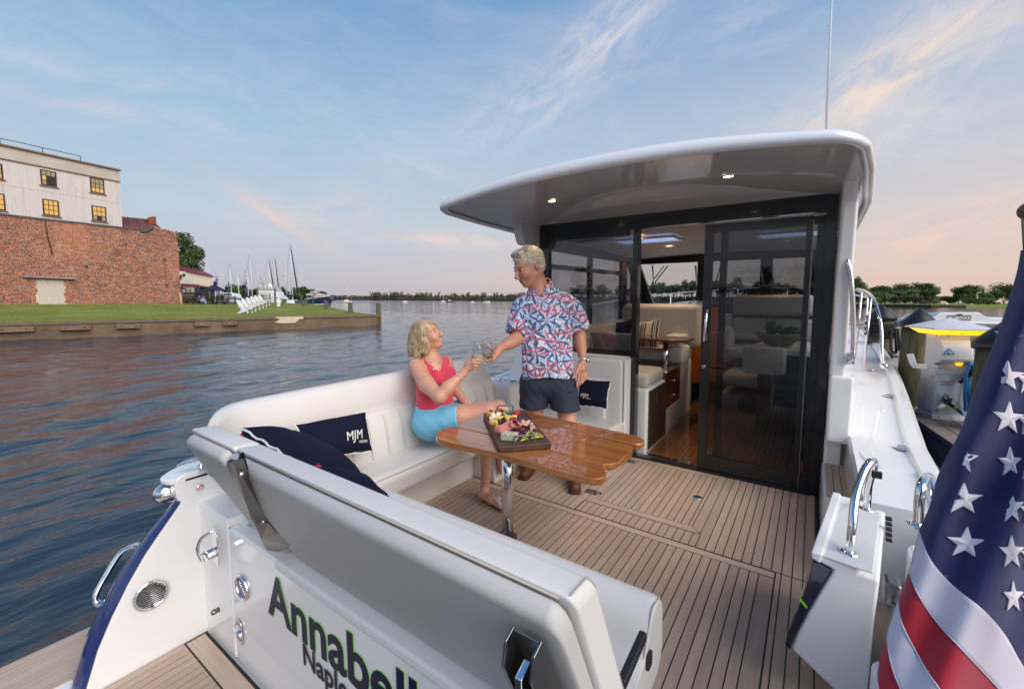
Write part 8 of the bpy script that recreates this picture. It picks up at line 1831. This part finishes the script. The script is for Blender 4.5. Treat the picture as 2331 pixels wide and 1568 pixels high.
def mast(o, base, top, r=.09, col=None, spreader=.55, stays=None, name='mast'):
    base, top = Vector(base), Vector(top); m = MB(); m.tube([base, top], [r, r * .7], 8); s = base.lerp(top, spreader); w_ = CR * (r * 9); m.tube([s - w_, s + w_], r * .25, 5); part(name, m, col or MSTM, o)
    m = MB()
    for q in (stays or []): m.tube([top, q], r * .13, 4)
    for sg in (-1, 1): m.tube([top, s + w_ * sg, base + w_ * sg * 1.1], r * .10, 4)
    part('rigging', m, DARKM, o)
def WD(q, d): return W(*m4(*q), depth=d)
def sailboat(label, d, mb_, mt, bow=None, stern=None, beam=3, fb=1.0, hm=BWH, furl=None, mizzen=None, name='sailboat', zb=WZ, group='moored sailboats'):
    base, top = WD(mb_, d), WD(mt, d); o = thing(name, label, 'sailboat', flr(base, zb), group)
    if bow: b_, s_ = flr(WD(bow, d), 0), flr(WD(stern, d + .5), 0)
    else: b_, s_ = flr(base + CR * 2.5 - _f * 2, 0), flr(base - CR * 4 + _f * 2, 0)
    ax, sd, L = boat_hull(o, b_, s_, beam, fb, hm, zb)
    part('coachroof', MB().prism([flr(b_ + ax * L * .3 + sd * .6, zb + fb), flr(b_ + ax * L * .75 + sd * .8, zb + fb), flr(b_ + ax * L * .75 - sd * .8, zb + fb), flr(b_ + ax * L * .3 - sd * .6, zb + fb)], (0, 0, .5)), hm, o, bevel=.1)
    mast(o, flr(base, zb + fb), top, .09, stays=[flr(b_, zb + fb + .3), flr(s_, zb + fb)]); part('boom', MB().tube([flr(base, zb + fb + 1.2), flr(base, zb + fb + 1.3) + ax * L * .33], .16, 8), SAILC, o)
    if furl: part('furled_jib', MB().tube([top - Vector((0, 0, .4)), WD(furl, d)], [.05, .13], 7), mat('furl_' + ('g' if furl[0] > 1700 else 'r'), srgb(34, 56, 58) if furl[0] > 1700 else srgb(74, 36, 48), .7), o)
    if mizzen: mast(o, WD(mizzen[0], d), WD(mizzen[1], d), .08, name='mizzen_mast')
    return o
sailboat('white ketch with the tallest mast and dark furled jib', 74, (1690, 1040), (1648, 225), (1800, 1140), (1590, 1120), 3.2, 1.3, furl=(1765, 990), mizzen=((1606, 990), (1587, 520)))
sailboat('sailboat with the thick cream mast left of the white cruiser', 70, (1110, 1000), (1078, 390), (1165, 1090), (900, 1080), 3.0, 1.0, hm=mat('blue_hull', srgb(44, 62, 120), .3))
sailboat('sailboat whose mast with dark furled jib rises left above the white cruiser', 90, (1362, 1000), (1343, 460), furl=(1420, 930))
sailboat('sailboat with a maroon furled jib rising right above the white cruiser', 95, (1440, 1000), (1428, 430), furl=(1498, 1000))
sailboat('slim double mast sailboat beside the third street lamp', 85, (1052, 1000), (1037, 580)); sailboat('sailboat with leaning mast between the first and second lamps', 82, (812, 960), (785, 540))
sailboat('small sailboat with the short thin mast left of the third lamp', 80, (922, 1020), (897, 655)); sailboat('sailboat with mast right above the open umbrella', 90, (568, 1000), (553, 585)); sailboat('sailboat with the leftmost mast above the open umbrella', 92, (548, 1000), (537, 645))
# white sport cruiser with flybridge
SC = thing('flybridge_cruiser', 'white flybridge cruiser with clear canopy and a lit lamp among the masts', 'motor cruiser', flr(WD((1340, 1135), 68), WZ)); d_ = 68
ax, sd, L = boat_hull(SC, flr(hq(1500, 1060), 0), flr(hq(1180, 1100, 6), 0), 4.4, 2.1, BWH)
part('cabin', MB().prism([hq(1195, 1050), hq(1200, 990), hq(1430, 985), hq(1492, 1048)], _f * 3.2), BWH, SC, bevel=.1); part('flybridge', MB().prism([hq(1192, 990), hq(1186, 935), hq(1410, 935), hq(1432, 985)], _f * 3), BWH, SC, bevel=.1)
part('canopy', MB().prism([hq(1192, 932), hq(1200, 872), hq(1380, 868), hq(1412, 932)], _f * 2.6), mat('clear_canopy', srgb(168, 172, 180), .15), SC); part('canopy_top', MB().prism([hq(1190, 875), hq(1192, 866), hq(1390, 862), hq(1392, 872)], _f * 2.8), BWH, SC)
for x in (1225, 1290, 1340, 1380): part('canopy_frame', MB().tube([hq(x, 870, -.05), hq(x + 6, 932, -.05)], .05, 6), WHITEM, SC)
part('window', MB().prism([hq(1390, 1008, -.05), hq(1408, 1008, -.05), hq(1410, 1036, -.05), hq(1392, 1036, -.05)], _f * .05), DKG, SC); part('window', MB().prism([hq(1225, 1000, -.05), hq(1350, 998, -.05), hq(1360, 1024, -.05), hq(1230, 1026, -.05)], _f * .05), mat('pale_glass', srgb(150, 158, 170), .2), SC)
part('deck_lamp', MB().ball(hq(1367, 863, -.4), .12, 8), mat('deck_lamp_glow', (1, .8, .4), .5, emis=((1, .75, .4), 9)), SC); part('outrigger', MB().tube([hq(1285, 866), hq(1215, 740)], .03, 5), DARKM, SC); part('outrigger', MB().tube([hq(1280, 866), hq(1185, 808)], .03, 5), DARKM, SC)
# small white cruiser with bimini, left
SC2 = thing('canopy_cruiser', 'small white cruiser with canvas canopy behind the second street lamp', 'motor cruiser', flr(WD((760, 1100), 75), WZ)); d_ = 75; boat_hull(SC2, flr(hq(850, 1070), 0), flr(hq(660, 1100, 4), 0), 3.4, 1.4, BWH); part('cabin', MB().prism([hq(690, 1040), hq(700, 970), hq(812, 966), hq(845, 1040)], _f * 2.5), BWH, SC2, bevel=.15); part('window', MB().prism([hq(705, 985, -.05), hq(800, 982, -.05), hq(815, 1005, -.05), hq(702, 1008, -.05)], _f * .05), DKG, SC2)
# navy lobster yacht
LB = thing('lobster_yacht', 'navy hulled lobster yacht with white hardtop at the end of the marina', 'motor yacht', flr(WD((2060, 1150), 62), WZ)); d_ = 62
boat_hull(LB, flr(hq(2245, 1070), 0), flr(hq(1850, 1090, 3), 0), 3.8, 1.75, BNV); part('deck', MB().prism([hq(1850, 1062), hq(1900, 1048), hq(2120, 1042), hq(2235, 1062), hq(2120, 1075)], _f * 2.4), BWH, LB)
part('pilothouse', MB().prism([hq(1880, 1045), hq(1895, 1000), hq(2115, 1000), hq(2135, 1045)], _f * 2.4), mat('tan_canvas', srgb(186, 174, 156), .7), LB); part('hardtop', MB().prism([hq(1868, 1002), hq(1885, 988), hq(1960, 978), hq(2080, 980), hq(2120, 996), hq(2120, 1002)], _f * 2.7), BWH, LB, bevel=.05); part('windscreen', MB().prism([hq(1898, 1006, -.06), hq(1950, 1004, -.06), hq(1960, 1040, -.06), hq(1905, 1042, -.06)], _f * .05), DKG, LB)
part('radar', MB().rbox(hq(1988, 965), (1.2, .4, .3), .1), BWH, LB); part('boot_stripe', MB().prism([hq(1885, 1132, -.2), hq(2200, 1132, -.2), hq(2198, 1142, -.2), hq(1885, 1142, -.2)], _f * .1), WHITEM, LB)
# marina piles
for k, (x, y0, y1, w_, lab) in enumerate(((1238, 1000, 1130, 58, 'fat wooden pile left of the cruiser bow'), (1180, 900, 1130, 26, 'tall green pile left of the cruiser'), (1432, 905, 1140, 26, 'tall green pile in front of the cruiser'), (1360, 990, 1135, 16, 'thin pile in front of the cruiser cabin'), (1978, 1008, 1145, 18, 'thin pile in front of the lobster yacht'), (1890, 1015, 1140, 16, 'thin pile left of the lobster yacht windscreen'), (493, 930, 1160, 22, 'thick pile behind the patio under the umbrella'), (632, 945, 1160, 20, 'thick pile behind the patio right of the umbrella pole'), (1806, 1015, 1140, 14, 'thin pile right of the ketch bow'))):
    d_ = 60 if x > 1000 else 50; o = thing('marina_pile', lab, 'pile', flr(hq(x, y1), WZ)); r = hpx(w_ / 2 / 3.586 / 1.7572, d_); t = hq(x, y0); part('pile', MB().tube([t, flr(t, WZ - 2)], r, 10), WOODP, o)
d_ = 64; FD = thing('finger_dock', 'low brown finger dock beside the lobster yacht', 'dock', hq(1930, 1130)); part('deck', MB().prism([hq(1880, 1112), hq(1990, 1112), hq(1990, 1145), hq(1880, 1145)], _f * 3), DKW, FD)
d_ = 61; FD2 = thing('finger_dock', 'white edged finger dock behind the miniature lighthouse', 'dock', hq(1400, 1145)); part('deck', MB().prism([hq(1330, 1143), hq(1455, 1146), hq(1455, 1158), hq(1330, 1155)], _f * 4), WHITEM, FD2)
# land behind the marina, trees
LAND = mat('shore_ground', (.06, .075, .03), .95, noise=(.2, .5, (.09, .10, .05)))
a_, b2 = at(560, 130, WZ), at(752, 190, WZ)
part('marina_shore', MB().prism([flr(at(200, 95, 0), .2), flr(at(560, 110, 0), .2), flr(at(748, 170, 0), .1), flr(at(745, 420, 0), .2), flr(at(200, 420, 0), .2)], (0, 0, -2)), LAND, kind='structure')
rr = random.Random(77)
for k in range(34):
    px = rr.uniform(520, 745); d = rr.uniform(125, 175); hmx = (38 if px < 700 else 30) * (1 - .3 * max(0, (px - 700) / 50)); h = hpx(hmx * rr.uniform(.7, 1.0), d) + .8
    tree('green broadleaf tree on the shore behind the marina masts', at(px, d, 0), h, h * rr.uniform(.7, 1.2), LF1 if rr.random() < .7 else LF2, 500 + k, 420, .42, 'shore_tree', 'trees on the shore behind the marina', cb=.08)
for k in range(16): d = 110; tree('broadleaf tree on the shore behind the patio', at(rr.uniform(470, 600), 135 + 4 * k, 0), rr.uniform(3, 4.5), 5, LF1, 700 + k, 300, .4, 'shore_tree', 'trees on the shore behind the patio', cb=.05)
# ---- far shore with its cypress line, long low pier
FARZ = 1100
def arc(px, d, z): return at(px, d, z)
part('far_shore', MB().prism([flr(at(690, 1500, 0), 2), flr(at(900, 1180, 0), 2), flr(at(1240, 900, 0), 2), flr(at(1400, 850, 0), 2), flr(at(1900, 640, 0), 2), flr(at(2100, 700, 0), 2), flr(at(2100, 2500, 0), 2), flr(at(600, 3000, 0), 2)], (0, 0, -4)), mat('far_bank', (.055, .06, .045), .95), kind='structure')
def far_d(px): return lerpk([(600, 1600), (900, 1200), (1240, 920), (1400, 870), (1650, 760), (1900, 660), (2000, 680)], px)
for k in range(270):
    px = rr.uniform(845, 1500) if k < 170 else rr.uniform(1440, 1960); d = far_d(px) + 8 + rr.random() * 30; hp_ = rr.uniform(11, 19) if px < 1300 else rr.uniform(38, 66) * .55
    if 1440 < px: hp_ = rr.uniform(30, 46)
    if px > 1560 and px < 1800 and rr.random() < .2: hp_ *= 1.35
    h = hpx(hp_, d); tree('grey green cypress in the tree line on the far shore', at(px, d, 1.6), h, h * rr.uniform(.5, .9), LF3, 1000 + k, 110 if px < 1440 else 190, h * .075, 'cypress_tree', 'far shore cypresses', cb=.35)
def mass(name, label, x0, x1, n, hp, dfun, m_, ls=.09):
    vs = []; fs = []
    for k in range(n):
        px = rr.uniform(x0, x1); d = dfun(px) + rr.random() * 20; H = hpx(hp(px), d); p = at(px, d, 1.2 + H * rr.random() ** 1.3); l = H * ls * rr.uniform(.6, 1.5) + .25; t = Vector((rr.gauss(0, 1), rr.gauss(0, 1), rr.gauss(0, 1))).normalized(); s = t.orthogonal().normalized(); o = len(vs); vs += [p - t * l, p + s * l, p + t * l, p - s * l]; fs.append((o, o + 1, o + 2, o + 3))
    m = MB(); m.v = [tuple(v) for v in vs]; m.f = fs; m.sm = [False] * len(fs); part(name, m, m_, kind='stuff', fix=False, label=label)
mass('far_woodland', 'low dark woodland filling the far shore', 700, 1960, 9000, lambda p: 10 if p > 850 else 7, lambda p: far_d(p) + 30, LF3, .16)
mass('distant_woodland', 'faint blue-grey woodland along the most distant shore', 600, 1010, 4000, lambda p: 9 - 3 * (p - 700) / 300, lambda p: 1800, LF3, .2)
mass('far_underbrush', 'grey brown brush and bare trunks along the far waterline', 850, 1500, 3500, lambda p: 8, lambda p: far_d(p) + 4, LF4, .1)
PR = thing('long_pier', 'long low dark pier running along the far shore', 'pier', at(1000, 1000, WZ)); pp_ = [(at(x, far_d(x) - 18, WZ + 1.9)) for x in range(745, 1460, 30)]
part('deck', MB().loft([[p, p + Vector((0, 0, .9)), p + _f * 3 + Vector((0, 0, .9)), p + _f * 3] for p in pp_], True, True, False), mat('dark_pier', (.03, .028, .03), .9), PR); m = MB()
for x in range(745, 1460, 5): p = at(x, far_d(x) - 18, 0); m.tube([flr(p, WZ - 1), flr(p, WZ + 2)], .5, 4)
part('pier_piles', m, MT['dark_pier'], PR)
def far_boat(label, q, wpx, d, mastpx=0, hull=BWH, cab=True):
    p = W(*m5(*q), depth=d); p = flr(p, WZ); L = hpx(wpx / 2.988 / 1.7572, d); X = CR - Vector((0, 0, CR.z)); X.normalize(); o = thing('anchored_boat', label, 'boat', p); boat_hull(o, p + X * L / 2, p - X * L / 2, L * .3, L * .13, hull)
    if cab: part('cabin', MB().prism([p + X * L * a + Vector((0, 0, L * b)) for a, b in ((-.3, .12), (-.26, .3), (.05, .3), (.16, .12))], _f * L * .2), BWH, o)
    if mastpx: h = hpx(mastpx / 2.988 / 1.7572, d); m = MB(); m.tube([p, p + Vector((0, 0, h))], L * .010 + .05, 6); m.tube([p + Vector((0, 0, h)), p + X * L * .5 + Vector((0, 0, L * .1))], .04, 4); part('mast', m, MSTM if hull != BNV else DARKM, o)
far_boat('small white sailboat anchored left of the seawall end posts', (265, 300), 125, 240, 190, mat('tan_hull', srgb(214, 186, 158), .5)); far_boat('white fishing boat on the river left of the couple', (957, 308), 62, 330)
far_boat('white sailboat anchored by the far pier beside the black hulled one', (1415, 308), 58, 420, 100); far_boat('black hulled sailboat anchored off the far pier', (1497, 318), 92, 380, 115, BNV); far_boat('small white fishing boat anchored near the catamaran', (1765, 314), 44, 380); far_boat('white catamaran with a single mast nearest the standing man', (1932, 318), 80, 380, 140, BWH, False)
# ---- right shore with lawn, trees, bridge
part('right_shore', MB().prism([flr(at(1905, 205, 0), .55), flr(at(2120, 175, 0), .55), flr(at(2200, 172, 0), .5), flr(at(2230, 185, 0), .5), flr(at(2800, 600, 0), .8), flr(at(1900, 620, 0), .8)], (0, 0, -2.5)), mat('shore_grass', srgb(112, 126, 52), .95, noise=(.3, .6, srgb(88, 104, 40))), kind='structure')
part('right_bank', MB().prism([flr(at(1905, 204.6, 0), .30), flr(at(2120, 174.6, 0), .30), flr(at(2200, 171.6, 0), .3), flr(at(2200, 173, 0), .3), flr(at(1905, 206, 0), .3)], (0, 0, -1.6)), mat('bank_mud', (.05, .04, .03), .95), kind='structure')
def rt(px, hp_, w_, d, m_, seed, lab, n=1500, nm='park_tree', cb=.1): h = hpx(hp_, d); tree(lab, at(px, d, .5), h, hpx(w_, d), m_, seed, n, .55, nm, 'trees on the right hand shore', cb=cb)
sp = [(1953, 58, 40, 215), (1966, 34, 50, 235), (1992, 34, 52, 240), (2015, 36, 56, 235), (2038, 40, 58, 240), (2060, 38, 50, 230), (2080, 44, 60, 240), (2100, 44, 54, 236), (2116, 38, 50, 232), (2005, 24, 60, 225), (2045, 26, 70, 225), (2085, 28, 60, 222), (2182, 34, 40, 260), (2200, 40, 54, 262), (2222, 38, 46, 265), (2262, 36, 50, 300), (2285, 42, 60, 300), (2312, 36, 50, 300), (2340, 34, 50, 300), (2160, 12, 30, 300), (2140, 12, 40, 420), (2240, 16, 40, 330)]
ORD = 'first second third fourth fifth sixth seventh eighth ninth tenth eleventh twelfth thirteenth fourteenth fifteenth sixteenth seventeenth eighteenth nineteenth twentieth twenty-first twenty-second'.split()
for k, (px, hp_, w_, d) in enumerate(sorted(sp)): rt(px, hp_ + 5, w_ * 1.25, d, LF1 if k % 3 else LF2, 2000 + k, ('darker' if k % 3 else 'paler') + ' broad tree, ' + ORD[k] + ' from the left along the right hand shore', n=2200, cb=.03)
h = hpx(36, 200); tree('single dark round tree standing on the right shore lawn', at(2108, 192, .4), h, hpx(34, 192), LF1, 2100, 1600, .4, 'lawn_tree', cb=.2)
rng_s = [(1990, 14), (2035, 15), (2095, 16), (2125, 13), (2230, 11), (2250, 10), (2205, 9)]
for k, (px, hp_) in enumerate(rng_s): rt(px, hp_ + 4, 44, 212, LF4 if k in (1, 2) else LF2, 2200 + k, 'low rounded bush at the foot of the right shore trees', 900, 'shore_bush', .0)
BRG = thing('road_bridge', 'low concrete road bridge at the right end of the far shore', 'bridge', at(2300, 260, WZ)); CNC = mat('bridge_concrete', srgb(112, 108, 112), .8)
def bz(x, y, d): return W(*crop5(x, y), depth=d)
d1 = 255; part('deck', MB().prism([bz(1335, 278, d1), bz(2100, 272, d1), bz(2100, 306, d1), bz(1335, 306, d1)], _f * 9), CNC, BRG); part('parapet', MB().prism([bz(1345, 268, d1 - 1), bz(2100, 262, d1 - 1), bz(2100, 268, d1 - 1), bz(1345, 274, d1 - 1)], _f * .4), CNC, BRG)
for k in range(40): part('baluster', MB().prism([bz(1350 + 18 * k, 268, d1 - 1), bz(1354 + 18 * k, 268, d1 - 1), bz(1354 + 18 * k, 280, d1 - 1), bz(1350 + 18 * k, 280, d1 - 1)], _f * .3), CNC, BRG)
for k in range(9): part('pier', MB().prism([bz(1370 + 85 * k, 305, d1), bz(1402 + 85 * k, 305, d1), bz(1396 + 85 * k, 338, d1), bz(1378 + 85 * k, 338, d1)], _f * 8), CNC, BRG)
LP = thing('bridge_lamp', 'tall thin lamp post at the end of the road bridge', 'lamp post', bz(1360, 275, 250)); part('pole', MB().tube([bz(1358, 280, 250), bz(1364, 160, 250)], .16, 6), MSTM, LP); part('lamp_head', MB().tube([bz(1364, 162, 250), bz(1400, 152, 250)], .14, 6), MSTM, LP)
for q, lab in (((1097, 258), 'small white diamond road sign on the right shore'), ((1332, 258), 'white diamond road sign by the bridge end')):
    o = thing('road_sign', lab, 'sign', bz(q[0], 290, 250)); part('plate', MB().prism([bz(q[0] - 12, q[1], 250), bz(q[0], q[1] - 9, 250), bz(q[0] + 12, q[1], 250), bz(q[0], q[1] + 9, 250)], _f * .1), WHITEM, o); part('post', MB().tube([bz(q[0], q[1] + 5, 250.2), bz(q[0], 292, 250.2)], .08, 5), MSTM, o)
for q, lab in (((820, 190), 'left of two wooden utility poles on the right shore'), ((925, 145), 'taller utility pole behind the lawn tree')):
    o = thing('utility_pole', lab, 'utility pole', bz(q[0], 290, 260)); part('pole', MB().tube([bz(q[0], q[1], 260), bz(q[0], 292, 260)], .14, 5), BARK, o); part('crossarm', MB().tube([bz(q[0] - 14, q[1] + 6, 260), bz(q[0] + 14, q[1] + 6, 260)], .1, 4), BARK, o)
for k, x in enumerate((1262, 1300)): o = thing('parked_truck', ('left' if k == 0 else 'right') + ' of two white box trucks parked by the bridge', 'truck', bz(x, 276, 262)); part('box', MB().prism([bz(x - 17, 250, 262), bz(x + 15, 250, 262), bz(x + 15, 274, 262), bz(x - 17, 274, 262)], _f * 3), WHITEM, o); part('cab', MB().prism([bz(x + 15, 258, 262), bz(x + 20, 262, 262), bz(x + 20, 274, 262), bz(x + 15, 274, 262)], _f * 2.5), MSTM, o)
# land and trees behind the viewer: what the cabin glass and the chrome mirror
part('near_shore', MB().prism([(-160, -140, .3), (190, -140, .3), (190, -300, .3), (-160, -300, .3)], (0, 0, -2)), LAND, kind='structure')
for k in range(22): tree('large tree on the bank behind the viewer', (-130 + 14 * k + rr.uniform(-5, 5), -150 - rr.random() * 25, .3), rr.uniform(7, 11), 18, LF1, 3000 + k, 500, .9, 'bank_tree', 'trees on the bank behind the viewer', cb=.0)
# ================================================================== set everything aboard to the yacht's trim
for o in BOATS: o.matrix_basis = TRIM @ o.matrix_basis
